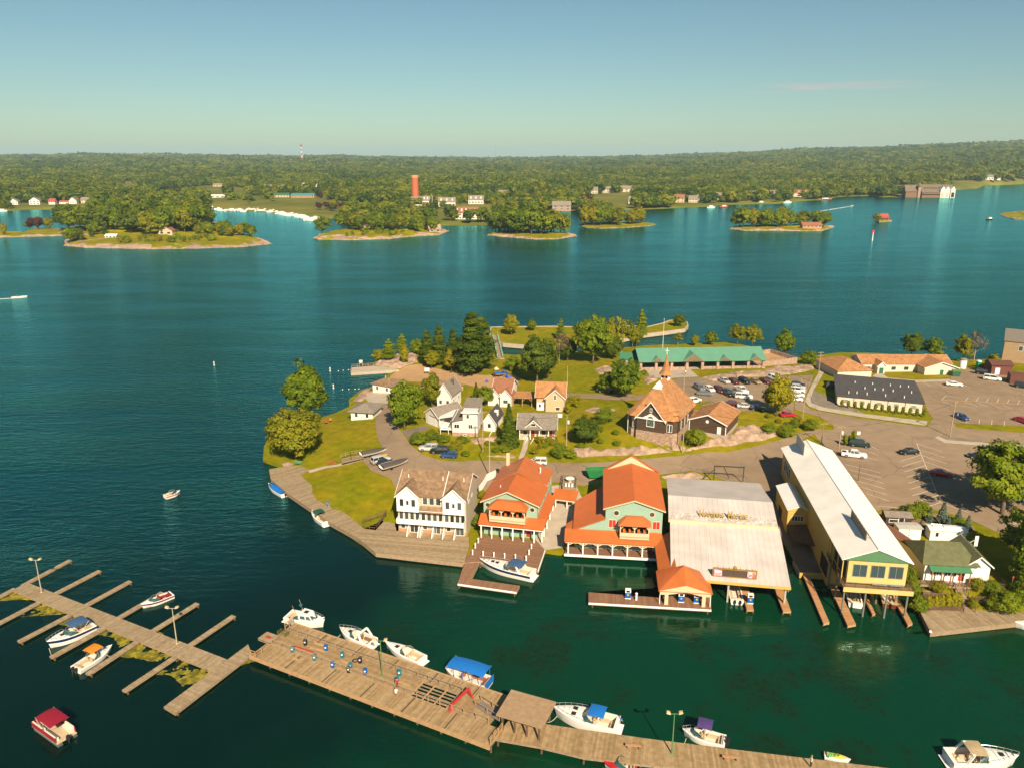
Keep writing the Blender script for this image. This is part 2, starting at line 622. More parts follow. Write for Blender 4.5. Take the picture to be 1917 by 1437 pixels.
def trunk_mesh(name,material,seed,fork=.3,top=.8,r=.022,limbs=7,spread=.3,bare=False):
 rng=random.Random(seed)
 b=MB()
 pts=[(rng.uniform(-.006,.006)*i,rng.uniform(-.006,.006)*i,top*i/5) for i in range(6)]
 pts[0]=(0,0,-.06)
 b.tube(pts,[r*1.35,r,r*.85,r*.65,r*.42,r*.15],7)
 for k in range(limbs):
  z=fork+(top*.85-fork)*k/max(1,limbs-1)
  a=k*2.4+rng.uniform(-.3,.3)
  L=spread*rng.uniform(.7,1.1)*(1-.5*k/limbs)
  p0=Vector((0,0,z))
  p1=p0+Vector((math.cos(a)*L*.5,math.sin(a)*L*.5,L*.42))
  p2=p0+Vector((math.cos(a)*L,math.sin(a)*L,L*(.9 if bare else .62)))
  b.tube([p0,p1,p2],[r*.5,r*.34,r*.1],5)
  if bare:
   for q in range(3):
    aa=a+rng.uniform(-1,1)
    b.tube([p1.lerp(p2,q/3),p1.lerp(p2,q/3)+Vector((math.cos(aa)*L*.4,math.sin(aa)*L*.4,L*.45))],[r*.2,r*.05],4)
 return b.build_mesh(name,material)
def _build_mesh(s,name,material):
 me=bpy.data.meshes.new(name)
 me.from_pydata(s.v,[],s.f)
 me.materials.append(material)
 me.polygons.foreach_set('use_smooth',[True]*len(me.polygons))
 me.update()
 return me
MB.build_mesh=_build_mesh
TR=[trunk_mesh('trunk',BARK,11),trunk_mesh('trunk',BARK,12,.22,.75,.026,8,.34),trunk_mesh('trunk',BARK,13,.4,.95,.014,5,.12)]
TR_PALE=trunk_mesh('trunk',BARK_PALE,14,.25,.85,.018,9,.30,True)
TR_SHRUB=trunk_mesh('stems',BARK,15,.05,.6,.03,6,.4)
CR={}
def kind(key,crown,trunk,wscale=1.):
 CR[key]=(crown,trunk,wscale)
kind('round_a',crown_round('crown',LEAF,1,11000,150,.043,.95,1.,.10,rough=.4),TR[0])
kind('round_b',crown_round('crown',LEAF,2,11000,130,.044,1.05,1.,.10,rough=.48),TR[1])
kind('oval',crown_round('crown',LEAF,3,12000,170,.040,.74,1.,.03,rough=.16),TR[0])
kind('yellow',crown_round('crown',LEAF_Y,4,9000,130,.045,.95,1.,.06,rough=.24),TR[0])
kind('willow',crown_round('crown',LEAF_O,5,17000,240,.038,1.25,1.,.02,rough=.2,top=.6),TR[1])
kind('olive',crown_round('crown',LEAF_O,6,8000,90,.044,.95,1.,.10,rough=.4),TR[1])
kind('dark',crown_round('crown',LEAF_D,7,10000,120,.043,1.0,1.,.06,rough=.3),TR[0])
kind('sparse',crown_round('crown',LEAF_O,8,1100,26,.060,.85,1.,.30,rough=.5),TR_PALE)
kind('bare',crown_round('crown',LEAF_R,9,500,22,.05,.8,1.,.30,rough=.5),TR_PALE)
kind('pine',crown_pine('crown',LEAF_D,10,13000,13,.030),TR[2])
kind('pine_b',crown_pine('crown',LEAF,11,8000,9,.036,.75,.18),TR[2])
kind('spruce',crown_spruce('crown',LEAF_D,12,11000,20,.036,.52,.04),TR[2])
kind('blue_spruce',crown_spruce('crown',LEAF_B,13,2600,12,.075,.72,.03),TR[2])
kind('cedar',crown_round('crown',LEAF_Y,14,2600,50,.060,.42,1.,.03,rough=.15,top=2.2),TR[2])
kind('cedar_dark',crown_round('crown',LEAF,15,2600,50,.060,.42,1.,.03,rough=.15,top=2.2),TR[2])
kind('shrub',crown_round('crown',LEAF,16,5000,50,.058,1.5,1.,.0,rough=.3),TR_SHRUB)
kind('shrub_y',crown_round('crown',LEAF_Y,17,4500,50,.060,1.5,1.,.0,rough=.3),TR_SHRUB)
kind('purple',crown_round('crown',LEAF_P,18,1400,40,.10,.9,1.,.10,rough=.2),TR[0])
kind('m_round_a',crown_round('crown',LEAF,21,2600,45,.070,.95,1.,.04,rough=.3),TR[0])
kind('m_round_b',crown_round('crown',LEAF,22,2600,40,.070,1.1,1.,.04,rough=.36),TR[1])
kind('m_oval',crown_round('crown',LEAF,23,2600,45,.070,.75,1.,.04,rough=.25),TR[0])
kind('m_dark',crown_round('crown',LEAF_D,24,2600,45,.070,.95,1.,.04,rough=.3),TR[0])
kind('m_olive',crown_round('crown',LEAF_O,25,2600,45,.070,.95,1.,.04,rough=.3),TR[0])
kind('m_yellow',crown_round('crown',LEAF_Y,26,2600,45,.070,.9,1.,.04,rough=.3),TR[0])
kind('m_pine',crown_pine('crown',LEAF_D,27,1500,9,.085,.6),TR[2])
kind('m_spruce',crown_spruce('crown',LEAF_D,28,1300,12,.095,.45,.04),TR[2])
kind('m_shrub',crown_round('crown',LEAF,29,500,20,.17,1.5,1.,.0,rough=.3),TR_SHRUB)
TREES=[]
def tree(key,p,h,w=None,name=None,label=None,cat='tree',group=None,rz=None):
 """tree of height h standing at p; w stretches its width"""
 cr,tk,_=CR[key]
 shrub='shrub' in key
 o=thing(name or ('shrub' if shrub else 'tree'),label or 'tree','shrub' if shrub and cat=='tree' else cat,p,RNG.uniform(0,6.28) if rz is None else rz,group)
 s=h*(w or 1.)
 o.scale=(s,s,h)
 link('stems' if shrub else 'trunk',tk,o)
 link('crown',cr,o)
 TREES.append(o)
 return o
# ------------------------------------------------------------------ mainland
SKY=[(-200,289),(0,289),(200,286),(450,289),(560,290),(620,288),(700,291),(900,293),(1150,291),(1300,287),(1500,279),(1700,274),(1917,268),(2200,262)]
SHORE=[(-1125,1150,0),(-884,1138,0),(-711,1105,0),(-693,1137,0),(-653,1143,0),(-585,1150,0),(-494,1174,0),(-458,1204,0),(-413,1143,0),(-367,1105,0),(-317,1070,0),(-259,984,0),
   (-237,956,0),(-215,984,0),(-163,866,0),(-75,874,0),(-36,878,0),(-22,879,0),(1,971,0),(54,1118,0),(89,1118,0),(92,1040,0),(123,1108,0),(185,1146,0),(202,1150,0),(297,1208,0),(344,1258,0),(424,1277,0),
   (510,1376,0),(539,1388,0),(615,1504,0),(695,1549,0),(687,1489,0),(742,1504,0),(846,1610,0),(1009,1815,0),(1113,1906,0),(1214,2072,0),(1391,2182,0),(2047,2702,0),(3128,3061,0)]
_saz=np.array([math.atan2(p[0],p[1]) for p in SHORE])
_sr=np.array([math.hypot(p[0],p[1]) for p in SHORE])
_o=np.argsort(_saz)
_saz,_sr=_saz[_o],_sr[_o]
_kaz=np.array([math.atan2((p-958.5),1458*.96+424*.28) for p,_ in SKY])
_kel=np.array([74+(292-y)/1458*7000-52 for _,y in SKY])
def shore_r(az):
 return np.interp(az,_saz,_sr)
def main_h(x,y):
 az,rr=np.arctan2(x,y),np.hypot(x,y)
 e=np.interp(az,_kaz,_kel)
 d=rr-shore_r(az)
 t=np.clip((rr-1500)/5500,0,1)
 hill=e*(t*t*(3-2*t))
 roll=5*np.sin(x*.0047+1.3)*np.sin(y*.0031)+4*np.sin(x*.011+y*.007)
 near=1.2+4.5*np.clip(d/260,0,1)
 return near+hill+roll*np.clip(d/2500,0,1)+np.clip(rr-7000,0,None)*-.004
CLEAR=[[(-555,1458,5),(-414,1409,5),(-309,1053,0),(-361,1093,0),(-454,1193,0)],[(-408,1379,5),(-233,1220,5),(-164,1208,5),(-152,1128,4),(-202,1058,2),(-214,970,0),(-242,943,0),(-309,1053,0)],  # open ground on the mainland: fairways, meadows, car parks, gardens
 [(-729,1638,8),(-721,1920,8),(-584,1755,8),(-456,1394,8),(-395,1333,8),(-354,1202,6),(-392,1196,4),(-452,1187,4),(-530,1394,8),(-612,1372,8)],
 [(-1121,2151,10),(-1009,2183,10),(-681,1477,10),(-743,1500,10),(-932,1862,10),(-979,1880,10)],
 [(-390,1319,8),(-319,1411,8),(-265,1170,4),(-283,1125,3),(-339,1159,4)],
 [(-363,1404,6),(-274,1263,6),(-229,1202,6),(-162,1191,6),(-152,1122,5),(-215,1124,4),(-244,1109,4),(-265,1019,3)],
 [(-796,1159,4),(-717,1138,4),(-776,1237,4),(-648,1226,4),(-609,1155,3),(-639,1118,1),(-750,1090,1)],
 [(-101,1037,4),(-77,1170,4),(-27,1170,4),(-20,857,1),(-84,857,1)],
 [(1008,1971,6),(1060,1996,8),(1209,2079,6),(1103,1886,1),(984,1775,1)],
 [(819,1810,5),(941,1904,6),(749,1509,1),(719,1509,1),(778,1654,4)],
 [(241,1211,2),(323,1264,2),(368,1288,3),(523,1413,3),(505,1354,1),(331,1223,1),(291,1184,1),(231,1168,1)],
 [(144,1475,8),(235,1559,8),(192,1211,2),(163,1134,1),(112,1134,1)],
 [(-16,1421,9),(49,1433,9),(45,1314,8),(-14,1298,8)],
 [(-1240,2026,12),(-1215,2026,12),(-1049,1749,12),(-1072,1749,12)],
 [(-1144,2084,12),(-1134,2099,12),(-1050,1944,12),(-1068,1944,12)],
 [(-383,1754,9),(-372,1754,9),(-302,1422,9),(-277,1264,8)],
]
def make_mainland():
 az=np.concatenate([np.linspace(R(-52),R(52),420)])
 rows=70
 vs_,fs=[],[]
 n=len(az)
 for a in az:
  r0=float(shore_r(a))
  for j in range(rows):
   t=j/(rows-1)
   if j==0:
    rr,z=r0-1,-1.5
   elif j==1:
    rr,z=r0,.25
   else:
    rr=r0*(17500/r0)**((j-1)/(rows-2))
    rr+=6
    z=None
   x,y=rr*math.sin(a),rr*math.cos(a)
   vs_.append((x,y,float(main_h(np.array(x),np.array(y))) if z is None else z))
 for i in range(n-1):
  for j in range(rows-1):
   a=i*rows+j
   fs.append((a,a+1,a+rows+1,a+rows))
 me=bpy.data.meshes.new('mainland')
 me.from_pydata(vs_,[],fs)
 me.materials.append(mat('mainland_ground',(.115,.125,.018),.95,var=.22,vscale=.02,col2=(.17,.155,.028),c2scale=.006,coords='World',spec=.1))
 me.polygons.foreach_set('use_smooth',[True]*len(me.polygons))
 me.update()
 return struct(link('mainland',me))
mainland=make_mainland()
# ------------------------------------------------------------------ shared materials
WHITE=mat('white_paint',(.80,.78,.74),.55,var=.05)
WHITE_METAL=mat('white_roof_metal',(.80,.77,.72),.42,var=.07,vscale=.25,stripe=(1,.9,.12,.94))
CREAM=mat('cream_siding',(.60,.50,.36),.75,var=.06,stripe=(2,.2,.25,.85))
GLASS=mat('window_glass',(.055,.062,.06),.08,var=0.,spec=.6,objvar=.7)
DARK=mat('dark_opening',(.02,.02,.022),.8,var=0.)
WOOD=mat('weathered_wood',(.30,.215,.135),.85,var=.22,vscale=2.2,objvar=.1)
WOOD_DARK=mat('dark_timber',(.12,.075,.045),.85,var=.25,vscale=2.)
WOOD_TAN=mat('tan_timber',(.42,.26,.13),.8,var=.15,vscale=2.)
ASPHALT=mat('asphalt',(.255,.182,.118),.92,var=.10,vscale=.35,col2=(.28,.202,.133),c2scale=.07,coords='World',spec=.2)
DARK_DRIVE_YARD_SHADE=mat('dark_drive_yard_shade',(.17,.132,.10),.92,var=.14,vscale=.3,col2=(.19,.155,.12),c2scale=.1,coords='World',spec=.2)  # the drive's own asphalt; on the boat yard the dark tone paints in shadow
CONCRETE=mat('concrete',(.42,.35,.27),.85,var=.12,vscale=.6,coords='World')
BLACK=mat('black_rubber',(.018,.018,.02),.6,var=0.)
CHROME=mat('metal_grey',(.45,.45,.46),.35,.8,var=0.)
GREEN_POLE=mat('green_paint',(.10,.22,.08),.5,var=.05)
BLUE_CANVAS=mat('blue_canvas',(.010,.15,.50),.65,var=.08,vscale=3.)
TEAL=mat('teal_siding',(.30,.46,.36),.7,var=.05,stripe=(2,.22,.18,.88))
ORANGE_ROOF=mat('orange_metal_roof',(.46,.130,.030),.45,var=.10,vscale=.5,spec=.5)
ORANGE_RIB=mat('orange_metal_rib',(.42,.11,.030),.45,var=.05,spec=.5)
YELLOW=mat('yellow_siding',(.62,.40,.10),.7,var=.06,stripe=(2,.25,.22,.88))
GREEN_TRIM=mat('green_trim',(.035,.12,.060),.6,var=.06)
SHINGLE_BROWN=mat('brown_shingles',(.26,.165,.095),.9,var=.25,vscale=1.6,col2=(.21,.13,.075),c2scale=.9,bump=.02,bscale=6.)
SHINGLE_ORANGE=mat('orange_shingles',(.40,.195,.080),.9,var=.18,vscale=1.4,col2=(.34,.155,.062),c2scale=.8,bump=.02,bscale=6.)
SHINGLE_GREY=mat('grey_shingles',(.22,.185,.15),.9,var=.2,vscale=1.5,bump=.02,bscale=6.)
SHINGLE_DARK=mat('dark_shingles',(.072,.066,.066),.9,var=.2,vscale=.8)
SHINGLE_GREEN=mat('green_shingles',(.125,.130,.060),.9,var=.18,vscale=1.2)
GREEN_METAL=mat('green_metal_roof',(.11,.27,.185),.45,var=.06,vscale=.4,stripe=(0,.6,.22,.9),spec=.4)
GREEN_METAL_D=mat('dark_green_metal_roof',(.045,.17,.10),.5,var=.06,stripe=(0,.6,.22,.9))
STONE=mat('stone_masonry',(.42,.27,.19),.9,var=.32,vscale=1.8,col2=(.30,.22,.17),c2scale=1.4,bump=.05,bscale=3.)
BROWN_SHAKE=mat('brown_shakes',(.085,.052,.033),.9,var=.25,vscale=2.,stripe=(2,.18,.4,.85))
BRICK=mat('red_brick',(.46,.12,.060),.85,var=.12,vscale=.7)
PAINT_LINE=mat('line_paint',(.62,.54,.42),.8,var=.15,vscale=2.)
YELLOW_LINE=mat('yellow_line_paint',(.55,.33,.05),.8,var=.15,vscale=2.)
SKIN=mat('skin',(.50,.30,.20),.6,var=0.)
def crack(m,scale,amount):
 """tar-filled cracks and worn patches"""
 n,l=m.node_tree.nodes,m.node_tree.links
 b=n['Principled BSDF']
 src=b.inputs['Base Color'].links[0].from_socket
 ge=n.new('ShaderNodeNewGeometry')
 wv=n.new('ShaderNodeTexNoise')
 wv.inputs['Scale'].default_value=.25
 l.new(ge.outputs['Position'],wv.inputs['Vector'])
 ad=n.new('ShaderNodeVectorMath')
 ad.operation='MULTIPLY_ADD'
 l.new(wv.outputs['Color'],ad.inputs[0])
 ad.inputs[1].default_value=(4,4,0)
 l.new(ge.outputs['Position'],ad.inputs[2])
 v=n.new('ShaderNodeTexVoronoi')
 v.feature='DISTANCE_TO_EDGE'
 v.inputs['Scale'].default_value=scale
 l.new(ad.outputs[0],v.inputs['Vector'])
 r=n.new('ShaderNodeMapRange')
 r.inputs['From Min'].default_value=.0
 r.inputs['From Max'].default_value=.012
 r.inputs['To Min'].default_value=amount
 r.inputs['To Max'].default_value=0
 l.new(v.outputs['Distance'],r.inputs['Value'])
 mx=n.new('ShaderNodeMix')
 mx.data_type='RGBA'
 l.new(r.outputs[0],mx.inputs[0])
 l.new(src,mx.inputs[6])
 mx.inputs[7].default_value=(.07,.055,.045,1)
 l.new(mx.outputs[2],b.inputs['Base Color'])
crack(ASPHALT,.085,.45)
crack(DARK_DRIVE_YARD_SHADE,.12,.5)
def cpaint(c,name):
 return mat('paint_'+name,c,.3,var=.0,spec=.5,coat=.5)
# ------------------------------------------------------------------ building kit (local frame: x along the front, y inwards, z up)
WINCACHE={}
FACE_RZ={'f':0.,'r':math.pi/2,'b':math.pi,'l':-math.pi/2}
def face_pt(face,plane,u,z):
 return {'f':(u,plane,z),'b':(u,plane,z),'l':(plane,u,z),'r':(plane,u,z)}[face]
def win(root,face,plane,u,z,w,h,fm=None,glass=None,bars=0,name='window',fw=.09):
 """window centred at u along the face, sill at z; the pane is its sub-part"""
 fm,glass=fm or WHITE,glass or GLASS
 key=(round(w,2),round(h,2),fm.name,glass.name,bars,fw)
 if key not in WINCACHE:
  b=MB()
  b.box(-w/2-fw,w/2+fw,-.06,.0,-fw,0).box(-w/2-fw,w/2+fw,-.06,.0,h,h+fw)
  b.box(-w/2-fw,-w/2,-.06,.0,0,h).box(w/2,w/2+fw,-.06,0,0,h)
  for i in range(bars):
   x=-w/2+w*(i+1)/(bars+1)
   b.box(x-.035,x+.035,-.05,.0,0,h)
  f=b.build(name,fm,root)
  p=MB().box(-w/2,w/2,-.025,-.004,0,h).build('pane',glass,f)
  WINCACHE[key]=(f.data,p.data)
 else:
  f=link(name,WINCACHE[key][0],root)
  link('pane',WINCACHE[key][1],f)
 f.location=face_pt(face,plane,u,z)
 f.rotation_euler=(0,0,FACE_RZ[face])
 return f
def door(root,face,plane,u,z,w=.95,h=2.05,m=None):
 b=MB()
 b.box(-w/2-.09,-w/2,-.06,0,0,h+.09).box(w/2,w/2+.09,-.06,0,0,h+.09).box(-w/2,w/2,-.06,0,h,h+.09)
 f=b.build('door_frame',WHITE,root,face_pt(face,plane,u,z),FACE_RZ[face])
 MB().box(-w/2,w/2,-.03,-.004,0,h).build('door',m or DARK,f)
 return f
def wbox(root,x0,x1,y0,y1,z0,z1,m,name='wall'):
 return MB().box(x0,x1,y0,y1,z0,z1).build(name,m,root)
def gable(root,x0,x1,y0,y1,ze,zr,axis,rm,wm,oh=.35,t=.16,name='roof',trim=None,asym=.5,ends=True,oe=None):
 """pitched roof; ridge along axis; gable triangles in the wall material"""
 oe=oh if oe is None else oe
 b=MB()
 if axis=='x':
  u0,u1,a0,a1=y0,y1,x0,x1
 else:
  u0,u1,a0,a1=x0,x1,y0,y1
 um=u0+(u1-u0)*asym
 s0,s1=(zr-ze)/(um-u0),(zr-ze)/(u1-um)
 P= lambda u,a,z:(a,u,z) if axis=='x' else (u,a,z)
 lo0,lo1=(u0-oe,ze-s0*oe),(u1+oe,ze-s1*oe)
 A0,A1=a0-oh,a1+oh
 prof=[lo0,(um,zr),lo1,(lo1[0],lo1[1]-t),(um,zr-t),(lo0[0],lo0[1]-t)]
 prof=[(u,z+t) for u,z in prof]
 b.extr(prof,axis,A0,A1)
 r=b.build(name,rm,root)
 if ends:
  g=MB()
  g.extr([(u0,ze),(um,zr),(u1,ze)],axis,a0,a1)
  g.build('gable_wall',wm,root)
 if trim:
  for A,s in ((A0,-1),(A1,1)):
   for (ua,za),(ub,zb) in (((lo0[0],lo0[1]+t),(um,zr+t)),((um,zr+t),(lo1[0],lo1[1]+t))):
    pts=[P(ua,A,za+.02),P(ub,A,zb+.02),P(ub,A,zb-t-.1),P(ua,A,za-t-.1)]
    q=[P(ua,A+s*.06,za+.02),P(ub,A+s*.06,zb+.02),P(ub,A+s*.06,zb-t-.1),P(ua,A+s*.06,za-t-.1)]
    MB().add(pts+q,[(0,1,2,3),(7,6,5,4),(0,4,5,1),(1,5,6,2),(2,6,7,3),(3,7,4,0)]).build('barge_board',trim,root)
 return r
def hip(root,x0,x1,y0,y1,ze,zr,rm,oh=.4,name='roof',inset=None,t=.15,axis='x'):
 x0,x1,y0,y1=x0-oh,x1+oh,y0-oh,y1+oh
 b=MB()
 if axis=='x':
  k=(y1-y0)/2 if inset is None else inset
  ym=(y0+y1)/2
  r0,r1=(x0+k,ym,zr),(x1-k,ym,zr)
  v=[(x0,y0,ze),(x1,y0,ze),(x1,y1,ze),(x0,y1,ze),r0,r1]
  f=[(0,1,5,4),(1,2,5),(2,3,4,5),(3,0,4)]
 else:
  k=(x1-x0)/2 if inset is None else inset
  xm=(x0+x1)/2
  r0,r1=(xm,y0+k,zr),(xm,y1-k,zr)
  v=[(x0,y0,ze),(x1,y0,ze),(x1,y1,ze),(x0,y1,ze),r0,r1]
  f=[(0,1,4),(1,2,5,4),(2,3,5),(3,0,4,5)]
 w=[(x,y,ze-t) for x,y,z in v[:4]]
 b.add(v+w,f+[(9,8,7,6),(0,6,7,1),(1,7,8,2),(2,8,9,3),(3,9,6,0)])
 return b.build(name,rm,root)
def ribs(root,roof,pts,period,m,h=.05):
 """raised seams of a metal roof panel: pts = (eave a, eave b, ridge b, ridge a)"""
 a,b_,c,d=[Vector(p) for p in pts]
 n=max(2,int((b_-a).length/period))
 nrm=(b_-a).cross(d-a).normalized()
 if nrm.z<0:
  nrm=-nrm
 mb=MB()
 for i in range(n+1):
  t=i/n
  p,q=a.lerp(b_,t),d.lerp(c,t)
  mb.bar(p+nrm*h*.4,q+nrm*h*.4,.05,h,up=nrm)
 o=mb.build('roof_seams',m,roof,recalc=False)
 o['kind']='stuff'
 return o
def railing(root,pts,h=1.,m=None,step=1.6,t=.08,mid=1,name='railing',post=.1):
 b=MB()
 for a,c in zip(pts[:-1],pts[1:]):
  a,c=Vector(a),Vector(c)
  L=(c-a).length
  n=max(1,round(L/step))
  for i in range(n+1):
   p=a.lerp(c,i/n)
   b.bar(p,p+Vector((0,0,h)),post,post,up=(0,1,0))
  for k in range(mid+1):
   z=h*(1-k/(mid+1))-.02
   b.bar(a+Vector((0,0,z)),c+Vector((0,0,z)),t*.7,t)
 return b.build(name,m or WOOD,root)
def posts(root,pts,z0,z1,m,w=.18,name='post'):
 me=None
 for p in pts:
  if me is None:
   o=MB().box(-w/2,w/2,-w/2,w/2,0,z1-z0).build(name,m,root)
   me=o.data
  else:
   o=link(name,me,root)
  o.location=(p[0],p[1],z0)
def frame2(a,b):
 """origin a, heading of the local x axis towards b, and the distance"""
 a,b=Vector(a),Vector(b)
 d=b-a
 return (a.x,a.y,a.z),math.atan2(d.y,d.x),math.hypot(d.x,d.y)
# ------------------------------------------------------------------ vehicles
WHEEL=None
def car_proto(kindname):
 """one vehicle of each body style; nose towards +x, standing on z=0"""
 S={
  'sedan':dict(L=4.7,W=1.82,belt=.93,H=1.44,hood=(.78,.90),gh=(-1.75,1.05),rf=(-1.15,.20),tail=.95,wb=1.38,wr=.32),
  'hatch':dict(L=4.2,W=1.76,belt=.93,H=1.50,hood=(.80,.92),gh=(-2.02,.95),rf=(-1.75,.15),tail=.95,wb=1.28,wr=.31),
  'suv':dict(L=4.7,W=1.90,belt=1.08,H=1.75,hood=(.95,1.06),gh=(-2.28,1.05),rf=(-2.0,.35),tail=1.08,wb=1.38,wr=.37),
  'van':dict(L=5.1,W=1.98,belt=1.08,H=1.78,hood=(.90,1.05),gh=(-2.48,1.55),rf=(-2.25,.65),tail=1.08,wb=1.5,wr=.34),
  'pickup':dict(L=5.8,W=2.0,belt=1.15,H=1.88,hood=(1.02,1.13),gh=(-.95,1.25),rf=(-.75,.55),tail=1.12,wb=1.75,wr=.40),
 }[kindname]
 L,W,belt,H=S['L'],S['W'],S['belt'],S['H']
 root=thing('car','car','car')
 h=L/2
 st=[(-h,.80,.42,.80),(-h+.08,.93,.30,S['tail']),(-h+.6,1.,.24,S['tail']),(S['gh'][0],1.,.24,belt),(0,1.,.22,belt),(S['gh'][1],1.,.24,belt),
   (h-.45,.97,.25,S['hood'][1]),(h-.1,.88,.30,S['hood'][0]),(h,.74,.42,S['hood'][0]-.14)]
 rings=[]
 for x,k,zb,zt in st:
  w=W/2*k
  zm=zb+(zt-zb)*.55
  rings.append([(x,-w*.90,zb),(x,-w,zb+.12),(x,-w,zm),(x,-w*.93,zt-.05),(x,-w*.80,zt),(x,w*.80,zt),(x,w*.93,zt-.05),(x,w,zm),(x,w,zb+.12),(x,w*.90,zb)])
 b=MB().loft(rings)
 if kindname=='pickup':
  b2=MB()
  b2.box(-h+.18,S['gh'][0]-.12,-.78,.78,S['tail']-.05,S['tail']+.012)
  b2.build('cargo_bed',BLACK,root)
  for y in (-.86,.86):
   b.box(-h+.06,S['gh'][0]-.05,y-.07,y+.07,S['tail']-.1,S['tail']+.09)
  b.box(-h+.03,-h+.13,-.86,.86,S['tail']-.2,S['tail']+.09)
 b.build('body',WHITE,root,smooth=True)
 g0,g1=S['gh']
 r0,r1=S['rf']
 wb_,wt=W/2*.86,W/2*.70
 gl=MB().loft([[(g0,-wb_,belt-.03),(g1,-wb_,belt-.03),(g1,wb_,belt-.03),(g0,wb_,belt-.03)],[(r0,-wt,H-.07),(r1,-wt,H-.07),(r1,wt,H-.07),(r0,wt,H-.07)]])
 gl.build('window_glass',GLASS,root)
 rf=MB().loft([[(r0-.08,-wt-.03,H-.09),(r1+.08,-wt-.03,H-.09),(r1+.08,wt+.03,H-.09),(r0-.08,wt+.03,H-.09)],
     [(r0,-wt,H-.02),(r1,-wt,H-.02),(r1,wt,H-.02),(r0,wt,H-.02)],[(r0+.15,-wt+.12,H),(r1-.15,-wt+.12,H),(r1-.15,wt-.12,H),(r0+.15,wt-.12,H)]])
 for sx0,sx1 in ((g0,r0),(g1,r1),((g0+g1)/2-.1,(r0+r1)/2-.1)):
  for s in (-1,1):
   rf.bar((sx0,s*wb_,belt-.02),(sx1,s*wt,H-.06),.07,.09)
 rf.build('car_roof',WHITE,root,smooth=True)
 global WHEEL
 for x in (-S['wb'],S['wb']):
  for s in (-1,1):
   r=S['wr']
   t=MB()
   prof=[(r*.6,-.11),(r*.95,-.11),(r,-.07),(r,.07),(r*.95,.11),(r*.6,.11)]
   t.loft([[(q*math.cos(2*math.pi*k/14),y,q*math.sin(2*math.pi*k/14)) for k in range(14)] for q,y in prof],caps=True)
   wo=t.build('wheel',BLACK,root,(x,s*(W/2-.10),r))
   rb=MB().loft([[(r*.62*math.cos(2*math.pi*k/10),y,r*.62*math.sin(2*math.pi*k/10)) for k in range(10)] for y in (-.118,.118)])
   rb.build('rim',CHROME,wo)
 for s in (-1,1):
  MB().box(h-.12,h-.01,s*W*.30-.17,s*W*.30+.17,S['hood'][0]-.2,S['hood'][0]-.06).build('headlight',mat('lamp_glass',(.75,.75,.7),.2,var=0.),root)
  MB().box(-h-.015,-h+.1,s*W*.33-.13,s*W*.33+.13,.68,.86).build('tail_light',mat('tail_lamp',(.35,.01,.01),.3,var=0.),root)
 return root
CARP={}
CAR_COL={'white':(.78,.77,.74),'silver':(.50,.50,.49),'grey':(.16,.165,.17),'black':(.012,.013,.015),'red':(.42,.010,.020),'maroon':(.10,.008,.014),
   'blue':(.02,.065,.20),'navy':(.010,.018,.045),'green':(.012,.035,.030),'beige':(.45,.38,.27),'gold':(.30,.22,.12)}
def car(kindname,color,p,rz,label,group=None):
 first=kindname not in CARP
 if first:
  CARP[kindname]=car_proto(kindname)
  o=CARP[kindname]
  o.location,o.rotation_euler=p,(0,0,rz)
 else:
  o=dup(CARP[kindname],p,rz)
  if 'group' in o:
   del o['group']
 tag(o,label,{'pickup':'pickup truck','van':'van'}.get(kindname,'car'),group)
 o.name={'pickup':'pickup_truck','van':'minivan'}.get(kindname,'parked_car')
 pm=cpaint(CAR_COL[color],color)
 for c in o.children:
  if c.name.split('.')[0] in ('body','car_roof'):
   c.material_slots[0].link='OBJECT'
   c.material_slots[0].material=pm
 return o
